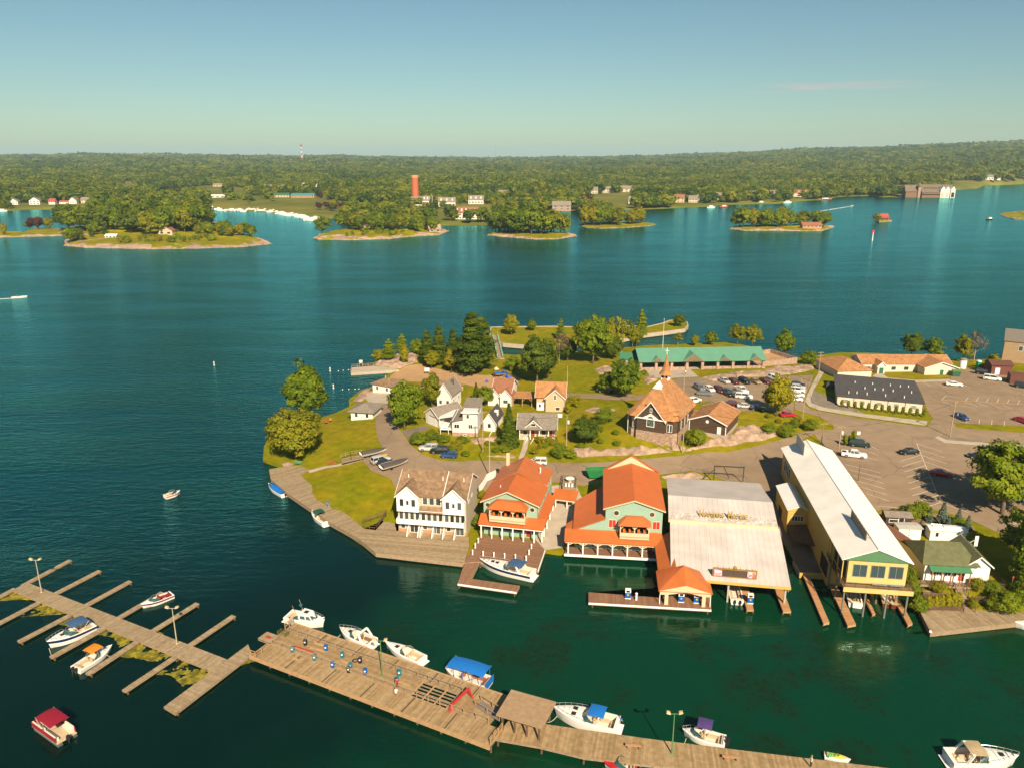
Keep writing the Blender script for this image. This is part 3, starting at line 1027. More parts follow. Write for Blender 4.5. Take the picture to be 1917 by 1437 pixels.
# ------------------------------------------------------------------ boats (local frame: bow towards +x, waterline z=0)
GEL=mat('white_gelcoat',(.80,.77,.72),.35,var=.03,spec=.5)
VINYL=mat('tan_vinyl',(.52,.40,.26),.6,var=.08)
VINYL_W=mat('cream_vinyl',(.70,.63,.53),.6,var=.06)
TINT=mat('tinted_screen',(.035,.09,.085),.08,var=0.,spec=.7)
RAILM=mat('rail_steel',(.62,.60,.57),.3,.7,var=0.)
def hull_half(t,B,full=.38,pw=2.4):
 return B/2*(1-max(0.,(t-full)/(1-full))**pw)*(.93+.07*min(1.,t/full))
def boat(L,B,fb,label,p,rz,cockpit=.55,stripe=None,hullm=None,bottom=None,pw=2.4,name='motorboat',cat='boat',group=None,seats=3,sole=.15,deckm=None,seatm=None):
 """hull, deck, cockpit and seats; the caller adds screens, canopies, cabins and engines"""
 root=thing(name,label,cat,p,rz,group)
 n=13
 hb=[hull_half(i/(n-1),B,pw=pw) for i in range(n)]
 hb[-1]=.03
 X=[-L/2+L*i/(n-1) for i in range(n)]
 SH=[fb*(1+.28*(i/(n-1))**2) for i in range(n)]
 rings=[]
 for i in range(n):
  t=i/(n-1)
  w,z=hb[i],SH[i]
  xo=X[i]
  rake=.10*L*max(0,t-.7)/.3
  k=max(.55,1-.5*max(0,t-.55))
  rings.append([(xo,-w,z),(xo-rake*.35,-w*.97,z*.62),(xo-rake*.6,-w*.86*k,.04),(xo-rake,0,-.32),(xo-rake*.6,w*.86*k,.04),(xo-rake*.35,w*.97,z*.62),(xo,w,z)])
 hm=hullm or GEL
 b=MB()
 b.loft(rings,0,False,False)
 for f in range(len(b.f)):
  b.m[f]=1 if (stripe and f % 6 in (0,5)) else 0
 b.add(rings[0],[tuple(range(7))],0)
 b.build('hull',[hm,stripe or hm],root,smooth=True)
 c=cockpit
 dk=MB()
 ic=max(1,round(c*(n-1)))
 cam_=.07*B
 for i in range(ic,n-1):
  r0=[(X[i],-hb[i],SH[i]),(X[i],-hb[i]*.5,SH[i]+cam_*.8),(X[i],0,SH[i]+cam_),(X[i],hb[i]*.5,SH[i]+cam_*.8),(X[i],hb[i],SH[i])]
  r1=[(X[i+1],-hb[i+1],SH[i+1]),(X[i+1],-hb[i+1]*.5,SH[i+1]+cam_*.8*(1-(i-ic+1)/(n-ic))),(X[i+1],0,SH[i+1]+cam_*(1-(i-ic+1)/(n-ic))),
   (X[i+1],hb[i+1]*.5,SH[i+1]+cam_*.8*(1-(i-ic+1)/(n-ic))),(X[i+1],hb[i+1],SH[i+1])]
  dk.loft([r0,r1],0,False,False)
 gw=.09*B
 for i in range(ic):
  for s in (-1,1):
   dk.add([(X[i],s*hb[i],SH[i]),(X[i+1],s*hb[i+1],SH[i+1]),(X[i+1],s*(hb[i+1]-gw),SH[i+1]+.03),(X[i],s*(hb[i]-gw),SH[i]+.03)],[(0,1,2,3)])
 dk.box(X[0]-.02,X[0]+.05*L,-hb[0]+.02,hb[0]-.02,SH[0]-.03,SH[0]+.035)
 dk.build('deck',deckm or GEL,root,smooth=True)
 ck=MB()
 y0=sole
 ys=[hb[i]-gw for i in range(ic+1)]
 for i in range(ic):
  ck.add([(X[i],-ys[i],y0),(X[i+1],-ys[i+1],y0),(X[i+1],ys[i+1],y0),(X[i],ys[i],y0)],[(0,1,2,3)])
  for s in (-1,1):
   ck.add([(X[i],s*ys[i],y0),(X[i+1],s*ys[i+1],y0),(X[i+1],s*ys[i+1],SH[i+1]+.03),(X[i],s*ys[i],SH[i]+.03)],[(0,1,2,3)])
 for i,sg in ((0,1),(ic,-1)):
  xx=X[i]+(.05*L if i==0 else 0)
  ck.add([(xx,-ys[i],y0),(xx,ys[i],y0),(xx,ys[i],SH[i]+cam_*(i>0)),(xx,-ys[i],SH[i]+cam_*(i>0))],[(0,1,2,3)])
 ck.build('cockpit',VINYL_W,root)
 sm=seatm or VINYL
 xc0,xc1=X[0]+.06*L,X[ic]
 if seats>=1:
  w=ys[0]*.85
  MB().box(xc0+.05,xc0+.6,-w,w,y0,y0+.42).box(xc0+.02,xc0+.17,-w,w,y0+.3,y0+.75).build('bench_seat',sm,root)
 if seats>=2:
  for s in (-1,1):
   x=xc1-.22*(xc1-xc0)-.35
   MB().box(x-.25,x+.25,s*ys[ic//2]*.52-.24,s*ys[ic//2]*.52+.24,y0,y0+.48).box(x-.33,x-.22,s*ys[ic//2]*.52-.24,s*ys[ic//2]*.52+.24,y0+.3,y0+.95).build('seat',sm,root)
 if seats>=3:
  for s in (-1,1):
   yy=ys[1]
   MB().box(xc0+.7,xc0+.7+.35*(xc1-xc0),s*(yy-.42),s*(yy-.03),y0,y0+.40).build('side_bench',sm,root)
 root['_dims']=[L,B,fb,X[ic],hb[ic],SH[ic]]
 return root,dict(X=X,hb=hb,SH=SH,ic=ic,L=L,B=B,cam=cam_)
def screen(root,d,h=.5,back=.5,fm=None,glass=None):
 """wrap-round windscreen at the front of the cockpit"""
 ic,x0=d['ic'],d['X'][d['ic']]
 w=d['hb'][ic]*.86
 z=d['SH'][ic]+.02
 base=[(x0-1.1,-w-.02,z),(x0-.15,-w*.92,z+.03),(x0+.30,-w*.5,z+d['cam']),(x0+.42,0,z+d['cam']),(x0+.30,w*.5,z+d['cam']),(x0-.15,w*.92,z+.03),(x0-1.1,w+.02,z)]
 top=[(x-(back if 0<i<6 else back*.3),y*.93,z+d['cam']*.5+h) for i,(x,y,_) in enumerate(base)]
 top[0]=(base[0][0]-.1,base[0][1]*.96,z+h*.55)
 top[6]=(base[6][0]-.1,base[6][1]*.96,z+h*.55)
 f=MB().tube(top,.03,5).build('windscreen_frame',fm or RAILM,root)
 b=MB()
 b.loft([base,top],0,False,False)
 b.build('windscreen',glass or TINT,f)
 return f
def canopy(root,x0,x1,w,z0,z1,m,crown=.12,name='canopy',legs=True,sag=0.):
 """bowed cloth top on a tube frame"""
 b=MB()
 rings=[]
 for i in range(7):
  t=i/6
  x=x0+(x1-x0)*t
  zz=z1-.06*(2*t-1)**2*abs(x1-x0)*.5
  rings.append([(x,w*(2*k/6-1),zz+crown*(1-(2*k/6-1)**2)) for k in range(7)])
 n=7
 up=[p for r in rings for p in r]
 lo=[(x,y,z-.04) for x,y,z in up]
 f=[]
 for i in range(6):
  for k in range(6):
   a=i*n+k
   f+=[(a,a+1,a+n+1,a+n),(49+a,49+a+n,49+a+n+1,49+a+1)]
 for i in range(6):
  f+=[(i*n,(i+1)*n,49+(i+1)*n,49+i*n),(i*n+6,49+i*n+6,49+(i+1)*n+6,(i+1)*n+6),(i,49+i,49+i+1,i+1),(42+i,42+i+1,49+42+i+1,49+42+i)]
 b.add(up+lo,f)
 c=b.build(name,m,root,smooth=True)
 if legs:
  l=MB()
  for s in (-1,1):
   xm=(x0+x1)/2
   l.tube([(xm,s*w,z0),(x0,s*w*.98,z1-.03)],.025,5).tube([(xm,s*w,z0),(x1,s*w*.98,z1-.03)],.025,5).tube([(xm,s*w,z0),(xm,s*w,z1)],.025,5)
  l.build('canopy_frame',RAILM,c)
 return c
def bow_rail(root,d,h=.45,start=None):
 ic=d['ic'] if start is None else start
 n=len(d['X'])
 b=MB()
 for s in (-1,1):
  top=[(d['X'][i]*1.0,s*max(d['hb'][i]*.93,.05),d['SH'][i]+h) for i in range(ic,n)]
  b.tube([(d['X'][ic]-.3,s*d['hb'][ic]*.93,d['SH'][ic])]+top,.022,5)
  for i in range(ic+1,n):
   b.tube([(d['X'][i],s*max(d['hb'][i]*.93,.05),d['SH'][i]-.02),(d['X'][i],s*max(d['hb'][i]*.93,.05),d['SH'][i]+h)],.018,4)
 return b.build('bow_rail',RAILM,root)
def outboard(root,x,y=0.,s=1.,m=None):
 b=MB()
 b.loft([[(x+dx*s,y+dy*s,z*s) for dx,dy in ((-.28,-.16),(.12,-.2),(.2,0),(.12,.2),(-.28,.16),(-.34,0))] for z in (.55,.75)],caps=True)
 b.loft([[(x+dx*s*.8,y+dy*s*.8,z*s) for dx,dy in ((-.28,-.16),(.12,-.2),(.2,0),(.12,.2),(-.28,.16),(-.34,0))] for z in (.75,.98)],caps=True)
 b.box(x-.12*s,x+.1*s,y-.06*s,y+.06*s,-.3,.56*s)
 return b.build('outboard_motor',m or BLACK,root,smooth=True)
def hatch(root,d,i,dy=0.,w=.3,m=None):
 x=d['X'][i]
 z=d['SH'][i]+d['cam']*.9
 return MB().box(x-w,x+w,dy-w,dy+w,z-.05,z+.05).build('deck_hatch',m or DARK,root)
# ------------------------------------------------------------------ people
def person(p,rz,label,shirt,trousers,hair,pose='stand',group=None):
 """one continuous body grown from a skeleton; hair and clothes are colour regions and a hair cap"""
 root=thing('person',label,'person',p,rz,group)
 sit=pose=='sit'
 hz=.45 if sit else .92
 J=[(0,0,hz),(0,0,hz+.22),(0,0,hz+.46),(.01,0,hz+.58),(.03,0,hz+.72)]
 rad=[.135,.125,.15,.058,.10]
 E=[(0,1),(1,2),(2,3),(3,4)]
 def chain(start,pts,rr):
  prev=start
  for q,r_ in zip(pts,rr):
   J.append(q)
   rad.append(r_)
   E.append((prev,len(J)-1))
   prev=len(J)-1
 sw=.10 if pose=='walk' else .02
 for s in (-1,1):
  if sit:
   chain(0,[(.06,s*.10,hz-.02),(.44,s*.11,hz+.02),(.48,s*.11,hz-.36),(.60,s*.11,hz-.42)],[.09,.065,.05,.04])
  else:
   chain(0,[(0,s*.10,hz-.08),(s*sw+.02,s*.11,.48),(s*sw*1.8,s*.11,.09),(s*sw*1.8+.14,s*.12,.04)],[.095,.065,.045,.04])
  fw=.25 if sit else -s*sw
  chain(2,[(0,s*.19,hz+.44),(fw*.2,s*.24,hz+.18),(fw+.06,s*.23,hz-.04),(fw+.09,s*.22,hz-.13)],[.062,.048,.038,.034])
 me=bpy.data.meshes.new('body')
 me.from_pydata(J,E,[])
 o=link('body',me,root)
 md=o.modifiers.new('skin','SKIN')
 for v,r_ in zip(me.skin_vertices[0].data,rad):
  v.radius=(r_,r_)
 me.skin_vertices[0].data[0].use_root=True
 o.modifiers.new('sub','SUBSURF').levels=1
 o.modifiers['sub'].render_levels=1
 dg=bpy.context.evaluated_depsgraph_get()
 me2=bpy.data.meshes.new_from_object(o.evaluated_get(dg))
 o.modifiers.clear()
 o.data=me2
 me2.name='body'
 me2.materials.clear()
 for m_ in (SKIN,mat('cloth_'+shirt[0],shirt[1],.85,var=.05),mat('cloth_'+trousers[0],trousers[1],.85,var=.05)):
  me2.materials.append(m_)
 for pl in me2.polygons:
  c=pl.center
  k=0
  if hz-.06<c.z<hz+.50 and (abs(c.y)<.2 or c.z>hz+.22):
   k=1
  elif (.12 if not sit else .05)<c.z<=hz-.04 or (sit and c.x>.05 and c.z<hz+.1):
   k=2 if abs(c.y)<.2 else 0
  pl.material_index=k
  pl.use_smooth=True
 b=MB()
 b.lathe([(.02,.125),(.075,.105),(.108,.04),(.112,-.02),(.095,-.06)],(.015,0,hz+.76),10)
 b.build('hair',mat('hair_'+hair[0],hair[1],.7,var=.1),root,smooth=True)
 f=MB()
 for s in (-1,1):
  f.box(.118,.135,s*.035-.014,s*.035+.014,hz+.735,hz+.75)
 f.box(.13,.15,-.012,.012,hz+.69,hz+.73)
 f.box(.115,.13,-.03,.03,hz+.665,hz+.675)
 f.build('face',mat('face_detail',(.20,.09,.06),.6,var=0.),root)
 return root
# ------------------------------------------------------------------ the point: heights of its ground
HP=[(-62.49,182.24,0.7),(-65.04,191.67,0.7),(-64.72,205.51,0.8),(-57.05,212.39,0.9),(-52.27,218.07,0.9),(-48.81,222.44,1.2),(-50.19,229.35,1.2),(-48.11,237.97,1.5),(-42.36,238.4,2.3),(-43.54,213.63,2.6),(-49.95,205.77,2),(-42.07,202.34,3.2),
  (-43.9,193.96,2.9),(-48.94,186.38,2.2),(-52.76,181.86,1.2),(-44.82,176.67,1.6),(-38.61,175.7,3),(-47.1,171.74,1),(-37.47,162.3,2.2),(-30.71,148.57,1),(-26.67,157.93,2.6),(-28.62,165.34,3.4),(-59.47,176.81,0.7),(-51.06,162.84,0.7),
  (-37.45,147.39,0.7),(-26.35,135.35,0.7),(-9.57,132.35,0.7),(-18.02,142.97,0.9),(-36.37,199.9,4),(-32.73,188.76,4.1),(-35.77,213.17,3.6),(-40.38,226.42,2.8),(-24.78,177.12,4.1),(-34.69,180.21,3.9),(-29.88,169.73,3.8),(-15.01,171.86,3.9),(-3.42,169.49,3.9),
  (-1.82,172.48,3.9),(9.05,173.24,3.9),(14.34,167.59,3.8),(9.61,156.76,2.4),(9.08,146.7,1.6),(7.48,138.84,0.8),(-4.46,142.92,0.8),(-7.86,133.45,0.6),(19.05,136.58,0.7),(12.83,147.1,1.4),(21.39,156.54,2.5),
  (-40.94,268.74,0.2),(-43.66,257.52,0.3),(-34.96,264.9,1),(-26.23,251.08,1.9),(-44.33,278.71,2),(-50.74,281.28,0.8),(-49.05,288.67,0.8),(-37.18,296.44,0.8),(-23.07,305.39,0.9),(-11.04,314.88,1),(-14.96,259.1,2.6),(-31.37,277.93,2.2),
  (-4.71,250.98,2.9),(19.87,269.31,3.4),(8.08,242.24,3.5),(-7.82,280.78,2),(4.61,280.78,2),(31.66,286.95,2.6),(47.54,294.06,2.5),(14.44,260.55,3.2),(-24.73,197.62,4.8),(-19.27,199.32,5),(-13.03,189.94,5.2),(-22.33,179.36,4.3),(-11.79,175,4.2),
  (-18.71,215.92,4.4),(-4.1,216,4.8),(11.98,213.06,4.9),(5.43,191.83,4.9),(6.73,176.57,4.3),(18.34,194.19,6),(25.07,223.48,4.6),(33.06,220.8,5),(26.06,182.82,6.3),(33.89,179.95,7),(32.19,201.07,6.4),(41.62,186,7),(49.43,186.07,6.6),(56.69,193.33,6.3),
  (13.37,174.6,4),(33.77,176.41,4),(44.26,178,4.1),(55.63,182.23,4.3),(3.28,172.19,3.9),(39.44,171.08,4),(60.16,230.57,6),(44.57,227.57,6),(63.65,214.9,6),(55.54,249.66,5.2),(40.61,258.31,4.8),(70.4,228.51,6),(76.96,251.47,5.4),(93.83,255.2,5.2),
  (85.62,298.55,3),(104.14,276.47,3),(113.88,276.8,3.5),(119.65,277.15,4),(155.77,268.14,4),(180.8,266.22,4.5),(62.74,297.11,2.6),(82.22,298.62,2.8),(89.41,228.51,6),(59.43,195.71,6.3),(69.41,198.55,6.2),(82.31,201.62,5.6),(66.87,187.55,4.5),(82.88,194.17,5.1),(76.28,191.67,4.7),
  (94.36,242.16,5.6),(117.57,249.27,5.2),(92.22,211.56,5.5),(114.19,205.95,5.5),(127.61,228.85,5.9),(154.72,242.59,6),(133.24,206.11,5.9),(121.19,192.39,5.3),(131.63,188.56,5.4),(100.66,200.89,5.4),(96.31,174.7,4.5),(91.91,181.47,4.7),(113.84,179.34,4.7),(125.76,179.08,4.8),
  (81.94,163.75,4.2),(87.66,152.94,3.9),(92.92,143.6,3.5),(95.8,137.39,3.4),(108.25,151.08,4),(71.53,181.51,4.1),(58.59,164.92,3.7),(55.53,165.13,3.9),(53.96,145.6,2.4),(53.56,135,1.2),(52.95,128.35,0.9),(57.2,127.9,0.9),(44.31,166.62,3.9),(43.91,148.45,1),(32.4,146.32,0.9),
  (76.87,125.5,3),(84,125.15,3.2),(72.23,116.06,0.9),(73.55,118.9,2),(83.2,115.9,1),(84.6,118.57,2.2),(91.88,127.93,3.3),(75.7,135.18,2.8),(70.76,125.75,1.2),(98.49,122.64,3),(174.08,211.63,5.5),(135.95,160.59,4.5),(101.19,113.31,1),(207.69,256.06,4.5)]
HPA=np.array(HP)
class TPS:
 def __init__(s,P,lam=2.0):
  s.p=P[:,:2]/50.
  n=len(P)
  K=s.k(s.p,s.p)+np.eye(n)*lam*.01
  A=np.zeros((n+3,n+3))
  A[:n,:n]=K
  A[:n,n]=1
  A[:n,n+1:]=s.p
  A[n,:n]=1
  A[n+1:,:n]=s.p.T
  s.w=np.linalg.solve(A,np.concatenate([P[:,2],np.zeros(3)]))
 def k(s,a,b):
  d2=((a[:,None]-b[None])**2).sum(-1)
  return .5*d2*np.log(d2+1e-9)
 def __call__(s,q):
  q=np.asarray(q)[:,:2]/50.
  n=len(s.p)
  return s.k(q,s.p) @ s.w[:n]+s.w[n]+q @ s.w[n+1:]
tps=TPS(HPA)
LS=4.0      # lattice of the ground: every sheet is cut along it so that sheets lie exactly parallel
GX0,GY0,GNX,GNY=-80.,70.,86,64
_gx=GX0+LS*np.arange(GNX)
_gy=GY0+LS*np.arange(GNY)
_gg=np.stack(np.meshgrid(_gx,_gy,indexing='ij'),-1).reshape(-1,2)
GH=np.clip(tps(_gg),.25,8.).reshape(GNX,GNY)
def gh(x,y):
 """height of the ground (linear inside each lattice triangle)"""
 u,v=(x-GX0)/LS,(y-GY0)/LS
 i,j=int(min(max(math.floor(u),0),GNX-2)),int(min(max(math.floor(v),0),GNY-2))
 fu,fv=u-i,v-j
 a,b,c,d=GH[i,j],GH[i+1,j],GH[i,j+1],GH[i+1,j+1]
 if fu+fv<=1:
  return float(a+(b-a)*fu+(c-a)*fv)
 return float(d+(c-d)*(1-fu)+(b-d)*(1-fv))
def on(p,dz=0.):
 return (p[0],p[1],gh(p[0],p[1])+dz)
def cut_poly(poly,step=LS,diag=True):
 bm=bmesh.new()
 vs_=[bm.verts.new((p[0],p[1],0)) for p in poly]
 f=bm.faces.new(vs_)
 bmesh.ops.triangulate(bm,faces=[f])
 xs=[p[0] for p in poly]
 ys=[p[1] for p in poly]
 def bis(co,no):
  bmesh.ops.bisect_plane(bm,geom=bm.verts[:]+bm.edges[:]+bm.faces[:],dist=1e-5,plane_co=co,plane_no=no)
 for k in range(math.ceil((min(xs)-GX0)/step),math.floor((max(xs)-GX0)/step)+1):
  bis((GX0+k*step,0,0),(1,0,0))
 for k in range(math.ceil((min(ys)-GY0)/step),math.floor((max(ys)-GY0)/step)+1):
  bis((0,GY0+k*step,0),(0,1,0))
 if diag:
  s0,s1=min(xs)+min(ys)-GX0-GY0,max(xs)+max(ys)-GX0-GY0
  for k in range(math.ceil(s0/step),math.floor(s1/step)+1):
   bis((GX0+k*step,GY0,0),(1,1,0))
 return bm
def smooth_poly(pts,it=2):
 """round the corners of an outline"""
 for _ in range(it):
  q=[]
  n=len(pts)
  for i in range(n):
   a,b=pts[i],pts[(i+1) % n]
   q+=[tuple(a[k]*.75+b[k]*.25 for k in range(3)),tuple(a[k]*.25+b[k]*.75 for k in range(3))]
  pts=q
 return pts
def sheet(name,poly,m,dz=.03,skirt=None,smooth=0,hf=None,parent=None):
 if smooth:
  poly=smooth_poly(poly,smooth)
 bm=cut_poly(poly)
 hf=hf or gh
 for v in bm.verts:
  v.co.z=hf(v.co.x,v.co.y)+dz
 if skirt is not None:
  be=[e for e in bm.edges if e.is_boundary]
  r=bmesh.ops.extrude_edge_only(bm,edges=be)
  for v in [g for g in r['geom'] if isinstance(g,bmesh.types.BMVert)]:
   v.co.z=skirt
 bmesh.ops.recalc_face_normals(bm,faces=bm.faces)
 me=bpy.data.meshes.new(name)
 bm.to_mesh(me)
 bm.free()
 if sum(p.normal.z*p.area for p in me.polygons)<0:
  me.flip_normals()
 me.materials.append(m)
 me.polygons.foreach_set('use_smooth',[True]*len(me.polygons))
 me.set_sharp_from_angle(angle=R(50))
 me.update()
 o=link(name,me,parent)
 if parent is None:
  struct(o)
 return o
GRASS=mat('grass',(.172,.172,.002),.95,var=.20,vscale=.5,col2=(.235,.190,.005),c2scale=.10,coords='World',spec=.1,bump=.12,bscale=2.5)
SAND=mat('sand',(.44,.27,.135),.95,var=.10,vscale=.5,coords='World',spec=.1)
ROCK=mat('rock',(.40,.275,.20),.95,var=.30,vscale=.7,col2=(.30,.21,.15),c2scale=.25,coords='World',bump=.35,bscale=1.1,spec=.15)
EARTH=mat('earth',(.26,.165,.085),.95,var=.2,vscale=.5,coords='World',spec=.1)
OUT=[(-62.74,182.99,0.4),(-65.37,192.46,0.4),(-65.97,200.4,0.4),(-62.42,208.39,0.4),(-57.38,213.6,0.4),(-52.57,219.3,0.4),(-49.29,224.61,0.4),(-50.87,231.87,0.4),(-48.9,241.89,0.4),(-46.37,245.51,0.4),(-44.94,253.58,0.2),(-44.07,263.21,0.2),(-40.74,269.12,0.2),
  (-43.8,271.23,0.3),(-50.69,276.32,0.4),(-51.01,282.81,0.4),(-49.38,290.69,0.4),(-43.64,291.78,0.4),(-37.44,298.52,0.4),(-29.68,303.88,0.4),(-20.14,312.39,0.4),(-11.11,316.95,0.4),(-8.02,287.88,1),(-2.16,286.38,1),(4.69,285.31,1),(15.88,288.07,1.5),(32.11,291.13,2),(47.98,296.81,2),
  (54.96,299.37,2),(64.96,299.84,2),(77.65,302.22,2),(86.7,302.41,2.4),(96.87,289.47,2.6),(104.28,276.79,2.8),(114.87,279.23,3),(121.62,281.88,3.4),(136.98,280.06,3.5),(157.36,270.93,3.5),(171.36,270.11,3.6),(183.74,270.66,3.8),(213.62,268.81,3.8),
  (98.95,112.52,0.5),(85.71,114.4,0.7),(69.1,115.29,0.7),(69.81,120.72,0.9),(71.81,127.26,1),(63.4,126.44,0.8),(57.62,126.9,0.8),(52.82,127.72,0.8),(53.18,129.63,0.7),(53.93,135.93,0.7),(54.08,143.13,0.8),(43.28,145.95,0.8),(32.32,146.52,0.8),(27.72,134.2,0.7),(9.62,135.05,0.7),(6.42,136,0.7),
  (3.09,132.07,0.6),(-7.85,133.22,0.6),(-8.57,131.8,0.6),(-26.37,135.43,0.6),(-37.55,147.83,0.6),(-51.21,163.34,0.6),(-57.17,171.13,0.6),(-59.28,176.65,0.6),(-56.32,178.36,0.5)]
ground=sheet('ground',OUT,GRASS,0.,skirt=-2.)
OUT2=[(-9.27,336.38,0.8),(-0.06,336.95,0.8),(18.46,338.11,0.8),(26.4,336.95,0.8),(40.13,338.7,0.8),(49.56,339.87,0.8),(59.62,336.95,0.8),(67.82,344.63,0.8),(72.15,350.77,0.8),(75.72,352.65,0.8),(79.47,347.67,0.8),(78.25,339.92,0.6),(75.35,332.73,0.6),(65.79,327.19,0.6),(55.35,321.81,0.6),(46.03,314.05,0.6),(33.75,306.64,0.6),(16.66,303.05,0.6),(5.5,302.23,0.8),(-3.42,305.32,0.8),(-9.25,313.2,0.8)]
outer_island=sheet('outer_island',OUT2,GRASS,0.,skirt=-2.,hf=lambda x,y:1.5)
wl_=MB()
for a,b in zip(OUT2,OUT2[1:]+OUT2[:1]):
 wl_.bar((a[0],a[1],.95),(b[0],b[1],.95),.55,1.6)
tag(wl_.build('retaining_wall',CONCRETE),'low pale stone wall round the grassy outer island','wall')
ROAD=[(-38.14,223.05,3.2),(-38.18,213.17,3.6),(-37.97,204.86,3.9),(-36.37,196.52,4),(-34.65,189.03,4),(-32.28,182.52,4),(-31.39,180.13,4),(-36.6,176.66,3.9),(-32.75,169.01,3.8),(-27.62,164.64,3.7),(-25.29,158.44,3.6),(-7.19,158.44,3.6),(-1.74,164.32,3.7),(9.94,163.18,3.6),(16.03,161.39,3.5),(20.52,163.18,3.6),(34.02,165.82,3.8),
  (33.56,166.77,3.9),(41.8,168.42,3.9),(45.97,166.24,3.9),(49.04,162.47,3.8),(55.24,161.29,3.7),(55.59,157.39,3.6),(61.08,157.61,3.5),(67.33,169.89,3.8),(70.58,184.45,4.4),(78.28,190.48,4.7),(84.48,192.99,5),(79.38,193.51,4.9),(70.66,188.2,4.6),(61.57,183.13,4.4),(52.59,178.58,4.3),(47.76,178.39,4.2),(40.36,175.61,4.1),(33.43,174.42,4),(23.18,172.65,4),(16.51,172.21,4),(8.6,173,4),(1.3,173.53,4),
  (-10.05,173.97,4),(-11.68,173.21,4.2),(-17.06,173.92,4.2),(-22.14,177.56,4.2),(-25.19,182.97,4.2),(-27.83,189.78,4.3),(-29.76,194.58,4.3),(-32.51,204.57,4),(-34.46,213.85,3.8),(-35.11,222.42,3.4)]
road=sheet('road',ROAD,ASPHALT,.03)
EAST=[(78.48,190.48,4.7),(84.57,193.23,5),(85.66,196.02,5.1),(84.26,202.21,5.4),(79.25,207.5,5.9),(81.63,214.37,6),(86.82,225.22,6),(83.68,213.53,5.8),(83.93,207.71,5.6),(96.32,200.63,5.4),(109.71,194.59,5.3),(114.44,200.6,5.5),(118.39,197.01,5.5),(117.16,194.09,5.3),(132.22,189.49,5.4),(149.43,182.28,5.2),(144.49,175.53,5),(127.29,181.55,5),(114.14,186.88,5),(109.51,188.26,5),(107.92,187.11,5),
  (108.66,184,4.9),(126.43,180.14,4.8),(142.36,172.59,4.8),(115.53,136.01,4),(99.07,127.93,3.3),(95.44,129.77,3.3),(95.39,136.71,3.4),(92.59,143.6,3.5),(86.07,149.1,3.8),(76.2,147.69,3.8),(73.32,148.89,3.9),(73.98,164.22,4),(74.72,184.69,4.2),(78.13,181.73,4.6)]
east_road=sheet('car_park_asphalt',EAST,ASPHALT,.034)
LOT=[(40.03,220.69,5.9),(50.52,238.41,6),(59.32,242.02,6),(65.42,236.01,6),(68.79,240.38,6),(74.63,238.2,6),(83.84,240.75,6),(90.59,242.95,5.9),(98.06,244.04,5.7),(93.71,233.96,5.9),(84.68,216.62,6),(86.63,225.22,6),(81.45,214.37,6),(78.22,205.81,6),(70.34,205.51,6.1),(63.49,204.14,6.1),(61.05,211.14,6.1),(62.1,210.65,6.1),(56.07,213.6,6.2),(49.41,208.75,6.3),(45.52,212.94,6.2),(40.1,216.24,6)]
church_lot=sheet('church_car_park',LOT,ASPHALT,.038)
LANE=[(1.25,230.95,4),(14.52,229.07,4.3),(25.4,226.66,4.5),(39.08,222.31,5.4),(40.93,221.06,5.7),(40.23,216.92,5.7),(34.62,217.38,5.3),(24.86,221.38,4.6),(14.19,223.42,4.4),(1.22,224.77,4.2)]
back_lane=sheet('back_lane',LANE,ASPHALT,.042)
UPPER=[(126.71,234.64,5.7),(137.23,234.3,5.8),(146.96,251.1,5.5),(158.21,253.72,5.6),(161.77,246.73,5.9),(158.86,231.89,6),(174.2,220.35,6),(154.3,192.82,5.7),(135.25,194.4,5.8),(118.87,197.19,5.7),(114.49,200.57,5.6),(116.73,208.41,5.6),(121.42,219.87,5.7)]
upper_lot=sheet('upper_car_park',UPPER,ASPHALT,.046)
YARD=[(55.75,157.84,3.4),(59.62,159.88,3.4),(61.9,158.28,3.2),(59.73,141.49,2.2),(57.32,126.99,0.9),(52.38,126.77,0.9),(53.03,130.97,1),(53.43,138.35,1.6),(53.96,145.6,2.4),(54.87,153.67,3.2)]
sheet('boat_yard',YARD,DARK_DRIVE_YARD_SHADE,.05)  # concrete yard; shadow between the buildings is put into this dark colour
BEACH=[(-40.77,269.31,0.2),(-34.6,274.46,1),(-22.9,261.81,1.6),(-8.97,252.4,2.5),(-2.9,256.58,2.8),(3.22,250.63,3),(0.84,237.82,3.4),(-7.94,234.74,3.4),(-12.07,238.28,2.8),(-18.9,246.71,2.2),(-30.09,247.94,1.6),(-38.25,253.21,0.8),(-43.19,257.52,0.3)]
sheet('beach',BEACH,SAND,.03,smooth=2)
SIDE=[(110.04,264.14,4.2),(101.91,249.27,5.2),(87.84,221.56,5.9),(84.84,215,5.8),(84.34,210.65,5.7),(86.32,207.71,5.6),(97.01,202.21,5.4),(110.14,195.82,5.3),(112.07,198.82,5.4),(98.06,204.61,5.4),(88.13,210.13,5.5),(86.16,213.42,5.6),(87.04,216.82,5.7),(91.31,225.89,5.8),(103.76,249.27,5.2),(111.35,264.14,4.2)]
sheet('pavement',SIDE,CONCRETE,.12,skirt=4.)
sheet('kerb_path',[(107.92,187.11,5),(108.66,184,4.9),(126.43,180.14,4.8),(127.33,181.59,4.9),(110.24,185.52,5),(109.51,188.26,5)],CONCRETE,.10,skirt=4.)
sheet('bathhouse_apron',[(-46.73,237.85,2),(-40.21,238.95,2.6),(-34.59,221.74,3.4),(-37.92,221.68,3.2),(-43.65,225.57,2.4),(-46.21,232.5,1.8)],CONCRETE,.04)
sheet('motel_walk',[(116.94,243.23,5.3),(121.95,249.27,5.2),(120.95,241.03,5.4),(128.21,237.63,5.6),(139.34,238.17,5.6),(137.71,234.99,5.7),(126.71,234.64,5.7),(117.79,238.52,5.5)],CONCRETE,.05)
